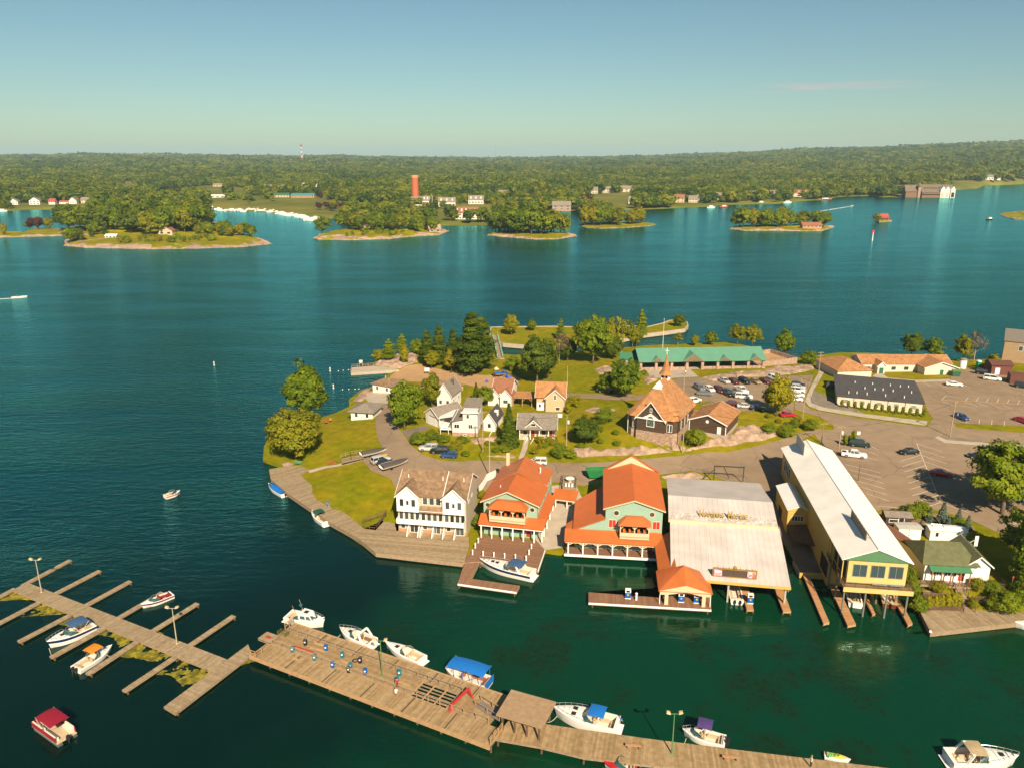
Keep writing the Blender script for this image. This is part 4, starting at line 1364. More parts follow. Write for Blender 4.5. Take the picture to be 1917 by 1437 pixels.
sheet('lawn_path',[(-49.44,175.04,1.2),(-45.35,176.26,1.6),(-40.27,176.19,2.8),(-36.67,177.11,3.5),(-36.16,175.7,3.5),(-40.01,174.88,2.8),(-45.03,174.88,1.6),(-48.58,173.45,1.2)],CONCRETE,.04)
sheet('porch_path',[(1.47,174.28,4.2),(2.56,181.44,4.6),(3.51,190.51,4.8),(4.59,189.98,4.8),(3.76,180.48,4.6),(2.47,173.92,4.2)],CONCRETE,.04)
sheet('side_yard',[(8.51,161.41,3.2),(14.24,162.52,3.3),(15.49,155.08,2.6),(12.65,144.72,1.5),(9.73,136.88,0.8),(6.42,136.01,0.8),(4.67,139.65,0.9),(6.68,148.73,1.7)],CONCRETE,.05)
sheet('drive',[(-29.02,193.22,4.4),(-23.18,197.05,4.8),(-21.12,195.1,4.9),(-24.39,191.32,4.7),(-26.03,186.93,4.4)],DARK_DRIVE_YARD_SHADE,.05)
sheet('planting_bed',[(75.95,147.14,3.8),(81.92,146.2,3.7),(85.28,147.53,3.8),(91.81,141.61,3.4),(90.91,138.27,3.3),(79.98,137.58,3.3),(79.36,140.89,3.4),(75.86,145.43,3.7)],EARTH,.04)
sheet('pavilion_forecourt',[(44.99,253.04,5),(59.87,256.82,5.2),(60.23,242.04,5.9),(49.94,240.04,6),(44.85,241.45,5.6)],CONCRETE,.03)
def rock_mass(poly,h,seed,dz=.0,step=.8,freq=.30,edge=1.3):
 from mathutils import noise as nz
 bm=cut_poly(poly,step,False)
 segs=[(Vector(a[:2]),Vector(b[:2])) for a,b in zip(poly,poly[1:]+poly[:1])]
 for v in bm.verts:
  p=Vector((v.co.x,v.co.y))
  dmin=1e9
  for a,b in segs:
   ab=b-a
   t=max(0.,min(1.,(p-a).dot(ab)/max(ab.length_squared,1e-6)))
   dmin=min(dmin,(p-(a+ab*t)).length)
  e=min(1.,dmin/edge)
  q=Vector((p.x*freq,p.y*freq,seed*3.1))
  n_=nz.fractal(q,.8,2.1,4)*.5+.45+.3*nz.noise(q*3.3)
  n_=math.floor(n_*5)/5*.6+n_*.4
  v.co.z=gh(p.x,p.y)-.2+e*max(.3,n_*h+.45)+dz
  v.co.x+=e*nz.noise(q*2.7)*.3
  v.co.y+=e*nz.noise(q*2.7+Vector((5,1,0)))*.3
 bmesh.ops.recalc_face_normals(bm,faces=bm.faces)
 me=bpy.data.meshes.new('rock_outcrop')
 bm.to_mesh(me)
 bm.free()
 if sum(p.normal.z for p in me.polygons)<0:
  me.flip_normals()
 me.materials.append(ROCK)
 o=struct(link('rock_outcrop',me))
 return o
rock_mass([(11.55,178,4.1),(15.78,180.06,5.2),(20.45,178.73,5.2),(25.13,178.11,5.8),(30.04,179.12,6),(37.1,178.59,6.2),(39.86,177.03,6),(43.12,179.65,6.2),(48.74,183.09,6.2),(56.43,188.25,6),(58.6,192.6,6),(63.19,194.41,6.1),(66.18,193.46,6),(69.39,189.89,5),(65.39,186.64,4.5),(57.8,183.56,4.4),(53.27,181.18,4.4),(51.95,181.45,4.3),(40.7,177.26,4.1),(30.21,175.25,4.1),(16.75,175.07,4.1)],1.7,1)
rock_mass([(27.52,256.19,3.4),(31.95,261.67,3.4),(35.29,257.61,4),(33.72,248.94,4.2),(28.98,247.81,3.8)],.5,2)
rock_mass([(42.18,242.86,5.2),(46.92,245.5,5.4),(47.11,239.11,5.8),(41.36,231.25,5.8)],.6,3)
rock_mass([(70.79,247.82,5.6),(81.15,248.2,5.6),(88.77,255.85,5.3),(99.65,259.69,5.1),(104.76,257.58,5),(100.85,251.47,5.4),(92.39,245.19,5.8),(81.47,241.1,5.9),(71.88,240.75,6)],.7,4)
rock_mass([(60.47,241.1,5.7),(68.35,245.5,5.4),(73.24,243.95,5.6),(71.55,237.96,5.9),(63.12,235.57,5.9)],.6,5)
rock_mass([(-49.75,229.19,0.8),(-48.64,240.57,0.8),(-45.91,243.03,1),(-44.2,234.62,1.6),(-45.72,227.39,1.6)],.9,6)
rock_mass([(-50.23,275.21,0.8),(-50.48,281.28,0.8),(-48.28,287.24,1),(-41.98,287.74,1.2),(-36.18,288.07,1.5),(-34.15,275.17,1.6),(-40.5,269.44,1.2)],.8,7)
rock_mass([(19.6,208.67,5.5),(23.02,211.52,5.4),(29.76,208.37,5.6),(28.54,204.97,5.7),(21.59,204.97,5.7)],.4,8)
rock_mass([(-11.39,186.33,5),(-7.54,187.6,5.1),(-4,189.16,5.1),(-2.87,185.32,5),(-9.45,182.6,4.9)],.9,9)
rock_mass([(-6.81,177.02,4.3),(1.32,177.3,4.3),(1.48,174.8,4.1),(-6.77,175.7,4.1)],.5,10)
rock_mass([(-57.96,180.79,0.6),(-54.06,180.65,1),(-53.13,177.15,0.9),(-56.49,177.87,0.6)],.5,11)
rock_mass([(33.55,166.75,4),(42.35,168.26,4),(46.55,163.91,3.8),(34.61,164.51,3.7)],.5,12)
def lines(name,segs,m,dz,parent,w=.12):
 b=MB()
 for a,c in segs:
  a,c=Vector(a[:2]),Vector(c[:2])
  d=(c-a)
  L=d.length
  n=max(1,int(L/1.5))
  s=Vector((-d.y,d.x)).normalized()*(w/2)
  for i in range(n):
   p,q=a.lerp(c,i/n),a.lerp(c,(i+1)/n)
   b.add([(*(p-s),gh(*(p-s))+dz),(*(q-s),gh(*(q-s))+dz),(*(q+s),gh(*(q+s))+dz),(*(p+s),gh(*(p+s))+dz)],[(0,1,2,3)])
 return b.build(name,m,parent)
_W=4.5
def Lp(a,b,n,c,d):
 """n parallel bay lines: the first a-b, the last c-d"""
 r=[]
 for i in range(n):
  t=i/(n-1)
  r.append((tuple(a[k]+(c[k]-a[k])*t for k in range(3)),tuple(b[k]+(d[k]-b[k])*t for k in range(3))))
 return r
seg=[((101.66,183.67,4.5),(90.49,150.89,3.9)),((90.49,150.89,3.9),(85.71,148.42,3.9)),((90.49,150.89,3.9),(94.09,146.2,3.7))]
seg+=Lp((101.54,183.43,4.5),(105.21,178.22,4.6),4,(98.01,172.17,4.3),(101.21,167.15,4.3))+Lp((98.82,176.12,4.4),(92.35,172.54,4.4),8,(91.82,154.23,4),(85.18,151.08,4))
seg+=Lp((89.56,181.86,4.4),(90.55,179.58,4.5),3,(85.46,175.27,4.4),(87.19,173.16,4.4))+Lp((78.76,171.39,4.2),(84.61,165.89,4.3),6,(76.84,155.42,4),(80.06,151.9,4))+[((76.75,149.68,3.9),(80.48,148.73,3.9)),((92.39,153.98,4),(95.58,149.9,3.8))]
seg+=[((98.46,143.78,3.7),(102.58,145.38,3.8)),((97.97,140.49,3.6),(101.88,142.07,3.6))]
lines('bay_lines',seg,PAINT_LINE,.05,east_road,.13)
seg=Lp((131.47,215.3,5.8),(134.04,218.46,5.9),6,(144.14,211.47,5.9),(147.19,215.43,5.9))+Lp((130.44,214.26,5.8),(132,210.34,5.8),4,(139.71,211.47,5.9),(140.36,207.5,5.9))+Lp((121.7,197.19,5.7),(123.45,200.02,5.7),4,(130.04,194.4,5.8),(132.41,198.17,5.8))
seg+=Lp((128.89,234.65,5.8),(129.08,230.02,5.8),4,(138.99,232.23,5.9),(140.27,227.52,5.9))+[((125.13,216.5,5.8),(128.53,220.32,5.8)),((128.53,220.32,5.8),(130.94,218.01,5.8)),((124.56,215,5.8),(125.81,211.35,5.8)),((125.81,211.35,5.8),(129.05,210.34,5.8))]
lines('bay_lines',seg,PAINT_LINE,.062,upper_lot,.13)
lines('kerb_line',[((124.97,216.2,5.8),(146,211.47,5.9)),((127.16,236.04,5.7),(137.23,234.3,5.8))],YELLOW_LINE,.064,upper_lot,.25)
seg=Lp((58.29,233.65,6),(61.47,236.01,6),2,(61.77,233.65,6),(65.22,235.22,6))+Lp((88.96,241.1,5.9),(87.37,233.61,6),2,(92.3,239.28,5.9),(90.62,231.89,6))
lines('bay_lines',seg,PAINT_LINE,.055,church_lot,.12)
# ------------------------------------------------------------------ white three-storey townhouse block
BEIGE=mat('beige_siding',(.50,.42,.31),.75,var=.05,stripe=(2,.22,.22,.86))
BRICKB=mat('tan_brick',(.44,.23,.12),.85,var=.2,vscale=4.)
O,rz,L=frame2((-23.08,142.11,1.2),(-9.27,139.91,1.2))
t=thing('townhouse_block','three-storey white townhouse block with brown shingle roof and two front gables','building',O,rz)
wbox(t,0,14,1.0,11.8,-1.,8.15,BEIGE)
wbox(t,-.02,14.02,.94,1.2,0,.7,BRICKB,'brick_plinth')
gable(t,0,14,1.0,11.8,8.15,11.2,'x',SHINGLE_BROWN,BEIGE,.35,.16,trim=WHITE)
wbox(t,9.33,9.5,.65,6.4,8.0,8.4,WHITE,'party_parapet').hide_render=False
b=MB()
b.bar((9.4,.7,8.15),(9.4,6.4,11.42),.12,.12)
b.build('roof_joint',WHITE,t)
for x0,x1 in ((0.1,4.6),(9.5,13.9)):
 wbox(t,x0,x1,0,1.02,4.9,8.2,WHITE,'bay_wall')
 xm=(x0+x1)/2
 b=MB()
 for s in (-1,1):
  e=x0-.25 if s<0 else x1+.25
  pts=[(e,-.3,8.0),(xm,-.3,10.35),(xm,4.9,10.35),(e,1.0,8.05)]
  b.slab(pts if s>0 else pts[::-1],.14)
 b.build('dormer_roof',SHINGLE_BROWN,t)
 MB().extr([(x0,8.15),(xm,10.15),(x1,8.15)],'y',0,3.2).build('dormer_gable',WHITE,t)
 for s in (-1,1):
  e=x0-.3 if s<0 else x1+.3
  MB().bar((e,-.34,8.0),(xm,-.34,10.33),.08,.22).build('barge_board',WHITE,t)
 for k,w in ((-1.2,.75),(0,.5),(1.2,.75)):
  win(t,'f',0.,xm+k,6.1 if w>.6 else 6.4,w,1.5 if w>.6 else .9)
wbox(t,4.6,9.5,.1,1.05,5.0,5.2,WHITE,'ledge')
b=MB().slab([(4.6,-.1,4.95),(9.5,-.1,4.95),(9.5,1.0,5.9),(4.6,1.0,5.9)],.12)
b.build('canopy_roof',SHINGLE_BROWN,t)
for x in (5.7,7.05,8.4):
 win(t,'f',1.0,x,6.3,.9,1.4)
for x0,x1 in ((0.1,4.6),(4.65,9.4),(9.5,13.9)):
 bl=wbox(t,x0,x1,-.55,1.0,2.45,2.65,WHITE,'balcony_floor')
 b=MB().box(x0,x1,-.57,-.47,2.65,3.55)
 b.box(x0,x0+.1,-.47,1.,2.65,3.55).box(x1-.1,x1,-.47,1.,2.65,3.55)
 b.build('balcony_parapet',WHITE,bl)
 for k in range(4):
  win(t,'f',1.0,x0+(x1-x0)*(k+.5)/4,2.75,.75,1.9)
 win(t,'f',.94,x0+.9,.85,.8,1.1)
 win(t,'f',.94,x0+3.2,.1,1.6,2.,bars=1,name='patio_door')
for x in (2.3,4.5,5.0,7.4,9.6,11.9):
 MB().extr([(-1.2,0),(.94,0),(.94,2.0),(.2,1.6),(-.9,.9)],'x',x-.07,x+.07).build('privacy_screen',WHITE,t)
for x,y in ((1.4,4.6),(8.6,4.4),(12.9,4.4)):
 MB().tube([(x,y,9.8),(x,y,11.0)],.09,8).build('vent_pipe',WHITE,t)
for y in (3.6,6.6):
 win(t,'r',14.,y,6.2,.7,.5)
# ------------------------------------------------------------------ teal shop with hipped balcony (wide wooden terrace in front)
CREAMP=mat('cream_trim',(.66,.50,.32),.6,var=.04)
RED=mat('red_paint',(.42,.035,.03),.6,var=.08)
PORCH_FLOOR=mat('brown_deck',(.22,.115,.068),.8,var=.14,vscale=1.5,stripe=(1,.3,.25,.9))
def porch_roof(t,x0,x1,ye,yw,ze,zw,m=None,seams=True):
 o=MB().slab([(x0,ye,ze),(x1,ye,ze),(x1,yw,zw),(x0,yw,zw)],.14).build('porch_roof',m or ORANGE_ROOF,t)
 if seams:
  ribs(t,o,[(x0,ye,ze),(x1,ye,ze),(x1,yw,zw),(x0,yw,zw)],.42,ORANGE_RIB)
 return o
def balcony(t,x0,x1,yf,yw,zb,zr,n,figures=0):
 """covered balcony with hipped metal roof, posts with curved braces"""
 b=MB().box(x0,x1,yf,yw,zb,zb+.2).box(x0,x1,yf,yf+.1,zb-.35,zb+.95).box(x0,x0+.1,yf+.1,yw,zb-.35,zb+.95).box(x1-.1,x1,yf+.1,yw,zb-.35,zb+.95)
 bl=b.build('balcony',CREAMP,t)
 wbox(bl,x0+.1,x1-.1,yf+.1,yw,zb+.2,zb+.24,WOOD_DARK,'balcony_floor')
 ze=zr
 for i in range(n+1):
  x=x0+.1+(x1-x0-.2)*i/n
  MB().box(x-.09,x+.09,yf+.02,yf+.18,zb+.95,ze).build('post',CREAMP,bl)
 b=MB()
 for i in range(n):
  xa=x0+.1+(x1-x0-.2)*i/n
  xb=x0+.1+(x1-x0-.2)*(i+1)/n
  for s,x in ((1,xa),(-1,xb)):
   b.bar((x+s*.06,yf+.1,ze-.75),(x+s*.65,yf+.1,ze-.1),.07,.14)
 b.box(x0,x1,yf,yf+.16,ze-.12,ze+.1)
 b.build('brace',CREAMP,bl)
 xa,xb,ya=x0-.35,x1+.35,yf-.4
 k=1.5
 r=MB().add([(xa,ya,ze),(xb,ya,ze),(xb,yw,ze),(xa,yw,ze),(xa+k,yw,ze+1.15),(xb-k,yw,ze+1.15),(xa+k,yf+1.2,ze+1.15),(xb-k,yf+1.2,ze+1.15)],
    [(0,1,7,6),(1,2,5,7),(0,6,4,3),(6,7,5,4),(3,2,1,0),(3,4,5,2)]).build('balcony_roof',ORANGE_ROOF,t)
 ribs(t,r,[(xa+.3,ya,ze),(xb-.3,ya,ze),(xb-k,yf+1.2,ze+1.15),(xa+k,yf+1.2,ze+1.15)],.42,ORANGE_RIB)
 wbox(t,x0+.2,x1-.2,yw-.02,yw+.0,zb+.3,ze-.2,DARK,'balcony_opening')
 for i in range(n):
  x=x0+(x1-x0)*(i+.5)/n
  for s in (-1,1):
   b=MB()
   b.box(x+s*.55-.22,x+s*.55+.22,yf+.8,yf+1.2,zb+.65,zb+.72).box(x+s*.55-.22,x+s*.55+.22,yf+1.16,yf+1.22,zb+.7,zb+1.35)
   b.box(x+s*.55-.2,x+s*.55-.15,yf+.8,yf+.85,zb+.24,zb+.65).box(x+s*.55+.15,x+s*.55+.2,yf+.8,yf+.85,zb+.24,zb+.65)
   b.build('balcony_chair',mat('orange_seat',(.55,.14,.03),.6),bl)
 return bl
def round_window(t,x,y,z,r):
 n=16
 b=MB().loft([[(x+q*math.cos(2*math.pi*k/n),yy,z+q*math.sin(2*math.pi*k/n)) for k in range(n)] for q,yy in ((r,y),(r,y-.08),(r*.78,y-.08),(r*.78,y-.02))],caps=False)
 f=b.build('round_window',CREAMP,t)
 MB().loft([[(x+r*.8*math.cos(2*math.pi*k/n),yy,z+r*.8*math.sin(2*math.pi*k/n)) for k in range(n)] for yy in (y-.03,y-.01)]).build('pane',GLASS,f)
O,_,_=frame2((-6.16,140.39,1.2),(4.31,137.87,1.2))
T1=t=thing('teal_shop','teal boarded shop with orange roof, round windows and three-bay balcony beside the townhouses','building',O,R(-12.3))
wbox(t,0,10.9,2.3,19.8,-.6,7.05,TEAL)
gable(t,0,10.9,2.3,11.2,7.05,9.4,'y',ORANGE_ROOF,TEAL,.6,.14,trim=CREAMP,asym=.45)
gable(t,0,10.9,11.25,19.8,7.05,9.75,'y',ORANGE_ROOF,TEAL,.25,.14,asym=.45,name='rear_roof')
o=t.children[-1]
ribs(t,o,[(11.55,1.7,6.92),(11.55,11.7,6.92),(4.9,11.7,9.54),(4.9,1.7,9.54)],.42,ORANGE_RIB)
ribs(t,o,[(-.65,1.7,6.86),(-.65,19.9,6.86),(4.85,19.9,9.55),(4.85,1.7,9.55)],.6,ORANGE_RIB,.03)
porch_roof(t,-.55,12.65,-.35,2.3,3.0,4.2)
o=MB().slab([(12.65,-.35,3.02),(12.65,15.0,3.02),(10.9,15.0,4.2),(10.9,2.3,4.2)],.14).build('porch_roof',ORANGE_ROOF,t)
ribs(t,o,[(12.65,.2,3.03),(12.65,15.,3.03),(10.9,15.,4.2),(10.9,2.3,4.2)],.42,ORANGE_RIB)
wbox(t,-.4,12.5,-.2,-.06,2.62,2.92,WHITE,'fascia')
wbox(t,12.38,12.5,0,14.8,2.62,2.92,CREAMP,'fascia')
posts(t,[(.05+2.14*i,0) for i in range(6)],0,2.62,WHITE,.24)
posts(t,[(12.2,y) for y in (.6,2.9,6.4,9.9,13.6)],0,2.62,WHITE,.24)
balcony(t,1.7,8.9,-.1,2.3,4.05,6.5,3)
round_window(t,.85,2.3,6.1,.55)
round_window(t,9.9,2.3,5.9,.55)
wbox(t,.2,10.6,2.24,2.3,.9,2.2,DARK,'shop_window')
door(t,'f',2.24,9.2,0,1.0,2.1,RED)
for y in (4.,6.5,9.,12.,15.,18.):
 win(t,'r',10.9,y,5.0,.8,1.3,CREAMP)
MB().box(.9,1.6,19.0,19.6,7.5,10.6).build('chimney',CREAMP,t)
MB().tube([(2.6,6,8.0),(2.6,6,8.9)],.09,8).build('vent_pipe',WHITE,t)
MB().tube([(9.0,16,8.0),(9.0,16,9.3)],.14,8).build('vent_pipe',WHITE,t)
O,rz,L=frame2((9.24,152.69,3.7),(13.37,151.49,3.7))
t=thing('covered_walkway','orange roofed walkway on white posts joining the two teal shops','walkway',(O[0],O[1],0),rz)
o=MB().slab([(-.6,-.3,4.1),(L+.2,-.3,4.1),(L+.2,2.6,5.2),(-.6,2.6,5.2)],.14).build('porch_roof',ORANGE_ROOF,t)
ribs(t,o,[(-.6,-.3,4.1),(L+.2,-.3,4.1),(L+.2,2.6,5.2),(-.6,2.6,5.2)],.42,ORANGE_RIB)
wbox(t,-.5,L+.1,-.15,-.02,3.6,3.98,CREAMP,'fascia')
posts(t,[(.1,0),(L*.6,0),(.1,2.3),(L*.6,2.3)],1.2,4.0,WHITE,.22)
# ------------------------------------------------------------------ larger teal shop with side wing, beside the boathouse
O,_,_=frame2((10.71,134.22,1.2),(24.64,133.05,1.2))
T2=t=thing('teal_shop','larger teal shop with tall orange gable roof, sloping side wing and red arched windows','building',O,R(-6.3))
wbox(t,6.95,17.7,2.4,20.6,-.6,8.6,TEAL)
gable(t,6.95,17.7,2.4,20.6,8.6,10.4,'y',ORANGE_ROOF,TEAL,.5,.14,trim=CREAMP)
o=t.children[1]
ribs(t,o,[(18.2,1.9,8.56),(18.2,20.9,8.56),(12.35,20.9,10.54),(12.35,1.9,10.54)],.42,ORANGE_RIB)
ribs(t,o,[(6.45,1.9,8.56),(6.45,20.9,8.56),(12.3,20.9,10.54),(12.3,1.9,10.54)],.42,ORANGE_RIB)
MB().extr([(6.8,8.5),(12.33,12.0),(17.9,8.5)],'y',20.75,21.2).build('parapet_gable',CREAMP,t)
b=MB()
b.bar((6.5,20.97,8.7),(12.33,20.97,12.15),.7,.14).bar((18.2,20.97,8.7),(12.33,20.97,12.15),.7,.14)
b.build('parapet_coping',ORANGE_ROOF,t)
b=MB().add([(1.2,2.4,-.6),(6.95,2.4,-.6),(6.95,2.4,6.35),(1.2,2.4,3.9),(1.2,14.5,-.6),(6.95,18.,-.6),(6.95,18.,6.35),(1.2,14.5,3.9)],[(0,1,2,3),(4,7,6,5),(0,3,7,4),(3,2,6,7),(1,5,6,2)])
b.build('wing_wall',TEAL,t)
o=MB().slab([(.8,2.0,3.85),(6.98,2.0,6.48),(6.98,18.3,6.48),(.8,14.8,3.85)],.14).build('wing_roof',ORANGE_ROOF,t)
ribs(t,o,[(.8,2.0,3.85),(.8,14.8,3.85),(6.98,18.3,6.48),(6.98,2.0,6.48)],.42,ORANGE_RIB)
porch_roof(t,-.7,17.7,-.5,2.4,2.55,3.85)
o=MB().slab([(-.7,-.5,2.57),(1.2,2.4,3.85),(1.2,6.8,3.85),(-.7,6.8,2.57)],.14).build('porch_roof',ORANGE_ROOF,t)
ribs(t,o,[(-.7,-.1,2.57),(-.7,6.8,2.57),(1.2,6.8,3.85),(1.2,2.4,3.85)],.42,ORANGE_RIB)
b=MB().box(-.5,16.5,-.3,-.16,2.15,2.45)
for i in range(6):
 for s,x in ((1,.05+2.8*i),(-1,.05+2.8*(i+1))):
  b.bar((x+s*.1,-.2,1.75),(x+s*.9,-.2,2.2),.08,.16)
b.build('fascia',CREAMP,t)
posts(t,[(.05+2.8*i,-.1) for i in range(6)]+[(.0,3.5),(.0,6.5)],-.1,2.15,WHITE,.24)
wbox(t,-.6,16.6,-.5,3.0,-.35,-.1,PORCH_FLOOR,'porch_floor')
wbox(t,-.7,16.6,-.72,-.5,-.45,-.02,WHITE,'dock_edge')
for i in range(5):
 wbox(t,1.6+i*2.9,3.4+i*2.9,2.32,2.4,.5,1.9,DARK,'shop_window')
door(t,'f',2.34,15.6,-.1,1.0,2.1,RED)
balcony(t,9.7,15.2,.3,2.4,3.6,6.1,2)
round_window(t,9.0,2.4,7.6,.6)
round_window(t,15.7,2.4,7.6,.6)
for x in (8.3,16.6):
 f=win(t,'f',2.4,x,4.6,1.25,1.5,CREAMP,RED,1)
for i in range(5):
 win(t,'r',17.7,5+3*i,4.5,.9,1.3,CREAMP)
t=thing('fuel_kiosk','orange pyramid roofed fuel kiosk with cream arch at the end of the lean-to','kiosk',O,R(-6.3))
o=MB().slab([(16.3,-10.4,2.3),(19.2,-10.4,4.1),(19.2,2.2,4.3),(16.3,2.2,2.5)],.14).build('lean_to_roof',ORANGE_ROOF,t)
ribs(t,o,[(16.3,-10.4,2.3),(16.3,2.2,2.5),(19.2,2.2,4.3),(19.2,-10.4,4.1)],.42,ORANGE_RIB)
ax,ay,az=20.3,-12.6,5.5
x0,x1,y0,y1,ze=15.9,24.9,-16.2,-9.6,2.45
fr=(20.4,y0,3.75)
r=MB().add([(x0,y0,ze),fr,(x1,y0,ze),(x1,y1,ze),(x0,y1,ze),(ax,ay,az),(x0,y0,ze-.14),(x1,y0,ze-.14),(x1,y1,ze-.14),(x0,y1,ze-.14)],
   [(0,1,5),(1,2,5),(2,3,5),(3,4,5),(4,0,5),(0,6,7,2),(2,7,8,3),(3,8,9,4),(4,9,6,0),(6,9,8,7)]).build('kiosk_roof',ORANGE_ROOF,t)
ribs(t,r,[(x0,y0+.2,ze),(x0,y1,ze),(ax,ay,az),(ax,ay,az)],.42,ORANGE_RIB)
b=MB()
n=8
for i in range(n):
 xa,xb=x0+.25+(x1-x0-.5)*i/n,x0+.25+(x1-x0-.5)*(i+1)/n
 ta= lambda x:fr[2]-.1-(fr[2]-ze)*abs(x-fr[0])/(x1-fr[0])
 bo= lambda x:1.75+.55*(1-((x-fr[0])/2.6)**2) if abs(x-fr[0])<2.6 else 1.75
 b.add([(xa,y0+.05,bo(xa)),(xb,y0+.05,bo(xb)),(xb,y0+.05,ta(xb)),(xa,y0+.05,ta(xa)),(xa,y0+.2,bo(xa)),(xb,y0+.2,bo(xb)),(xb,y0+.2,ta(xb)),(xa,y0+.2,ta(xa))],
   [(0,1,2,3),(7,6,5,4),(0,4,5,1),(2,6,7,3)])
b.build('arch_fascia',CREAMP,t)
for x in (17.3,23.5):
 MB().box(x-.3,x+.3,y0+.1,y0+.7,-.2,1.8).build('pier',CREAMP,t)
posts(t,[(16.2,y0+.3),(24.6,y0+.3)],-.2,2.3,WHITE,.12)
wbox(t,18.2,22.6,-12.6,-9.8,-.2,2.3,YELLOW,'kiosk_wall')
wbox(t,18.6,22.2,-12.66,-12.6,.6,2.0,GLASS,'kiosk_window')
for x in (19.0,20.8):
 MB().box(x-.2,x+.2,-13.2,-12.8,-.2,.75).build('counter_box',mat('bright_stock',(.35,.35,.08),.6,col2=(.05,.3,.25),c2scale=2.),t)
# ------------------------------------------------------------------ white-roofed boathouse
O,_,_=frame2((28.07,119.77,4.2),(47.2,116.08,4.2))
BH=t=thing('boathouse','wide boathouse with low white metal roof open to the water, gothic lettering on top','boathouse',(O[0],O[1],0),R(-9.6))
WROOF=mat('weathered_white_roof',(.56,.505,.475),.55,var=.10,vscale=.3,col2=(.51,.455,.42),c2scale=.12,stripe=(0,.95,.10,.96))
for k,(x0,x1) in enumerate(((-.6,6.0),(6.0,12.6),(12.6,19.3))):
 for j in range(4):
  ya,yb=14.8*j/4,14.8*(j+1)/4
  za,zb=4.2+3.6*j/4,4.2+3.6*(j+1)/4
  MB().slab([(x0+.01,ya+.01,za),(x1-.01,ya+.01,za),(x1-.01,yb-.01,zb),(x0+.01,yb-.01,zb)],.15).build('roof_panel',WROOF,t)
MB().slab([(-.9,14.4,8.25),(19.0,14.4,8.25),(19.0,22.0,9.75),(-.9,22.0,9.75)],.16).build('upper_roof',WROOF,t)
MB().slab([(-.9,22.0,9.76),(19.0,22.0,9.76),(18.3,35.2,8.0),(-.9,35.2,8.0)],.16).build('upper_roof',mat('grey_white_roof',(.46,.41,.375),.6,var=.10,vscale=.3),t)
wbox(t,-.9,19.0,14.3,14.4,7.7,8.2,CREAMP,'step_fascia')
wbox(t,-.6,19.3,-.12,0,3.75,4.2,YELLOW,'fascia')
wbox(t,-.4,18.7,15.5,34.8,.6,8.0,mat('grey_board_wall',(.36,.30,.24),.8,var=.15,stripe=(0,.4,.25,.9)))
wbox(t,-.5,-.3,.2,15.4,2.6,4.3,YELLOW,'side_wall')
MB().extr([(.2,3.2),(15.4,3.2),(15.4,7.6),(.2,4.1)],'x',-.45,-.3).build('side_wall',mat('grey_board_wall'),t)
MB().extr([(.2,3.2),(15.4,3.2),(15.4,7.6),(.2,4.1)],'x',18.9,19.05).build('side_wall',mat('grey_board_wall'),t)
posts(t,[(x,y) for x in (9.2,18.6) for y in (.6,7.5,14)],-.5,4.3,mat('pale_pile',(.40,.36,.30),.8),.3,'pile')
GOLD=mat('gold_letter',(.30,.19,.025),.5,var=.1)
def letters(t,text,x,y,z,size,depth,tilt,m,name='letter',sx=.60):
 """each letter an upright solid of its own"""
 cx=x
 for ch in text:
  if ch==' ':
   cx+=size*.9
   continue
  cu=bpy.data.curves.new(name,'FONT')
  cu.body=ch
  cu.size=size
  cu.extrude=depth
  cu.offset=size*.018
  cu.shear=.0
  o=bpy.data.objects.new(name,cu)
  dg=bpy.context.evaluated_depsgraph_get()
  COL.objects.link(o)
  bpy.context.view_layer.update()
  me=bpy.data.meshes.new_from_object(o.evaluated_get(bpy.context.evaluated_depsgraph_get()))
  bpy.data.objects.remove(o)
  me.materials.clear()
  me.materials.append(m)
  ob=link(name,me,t,(cx,y,z))
  ob.rotation_euler=(R(90-tilt),0,0)
  xs=[v.co.x for v in me.vertices]
  ob.scale.x=sx
  cx+=(max(xs)+size*.08)*sx
 return cx
letters(t,'Horizon',4.8,15.7,8.64,2.0,.07,22,GOLD)
letters(t,'Marine',10.0,15.7,8.64,2.0,.07,22,GOLD)
b=MB()
for x in (5.2,7.5,9.2,10.7,12.5,14.4):
 b.bar((x,15.8,9.2),(x,16.7,8.75),.05,.05)
b.build('letter_braces',WOOD_DARK,t)
sg=MB().box(6.6,13.6,1.0,1.14,4.7,6.0).build('roof_sign',mat('sign_board',(.085,.055,.045),.6,var=.15,vscale=2.),t)
b=MB().box(6.5,13.7,.96,1.18,6.0,6.14).box(6.5,13.7,.96,1.18,4.58,4.7).box(6.42,6.56,.96,1.18,4.6,6.1).box(13.64,13.78,.96,1.18,4.6,6.1)
for i in range(15):
 x=6.7+i*.48
 b.box(x-.12,x+.12,1.0,1.14,6.14,6.24+.1*(i % 2))
b.lathe([(.02,.0),(.3,.15),(.36,.4),(.1,.62)],(10.1,1.07,6.1),10)
b.build('sign_border',GOLD,sg)
for x0,x1,c in ((6.65,8.0,(.50,.10,.10)),(12.2,13.55,(.45,.13,.12))):
 p=MB().box(x0,x1,.95,1.0,4.75,5.95).build('sign_panel',mat('sign_red_%d' % int(x0),c,.6,col2=(.55,.5,.55),c2scale=1.1,var=.2),sg)
MB().box(6.8,7.9,.93,.95,5.35,5.75).build('sign_lettering',WHITE,sg)
b=MB()
for x in (7,9,11,13):
 b.bar((x,1.2,6.0),(x,2.6,4.85),.06,.06)
b.build('sign_brace',WOOD_DARK,sg)
RUST=mat('rust_patch',(.44,.385,.33),.8,var=.35,vscale=3.,col2=(.55,.50,.46),c2scale=.9)
MB().slab([(-.8,14.5,8.285),(18.9,14.5,8.285),(18.9,16.6,8.70),(-.8,16.6,8.70)],.01).build('stained_strip',RUST,t)
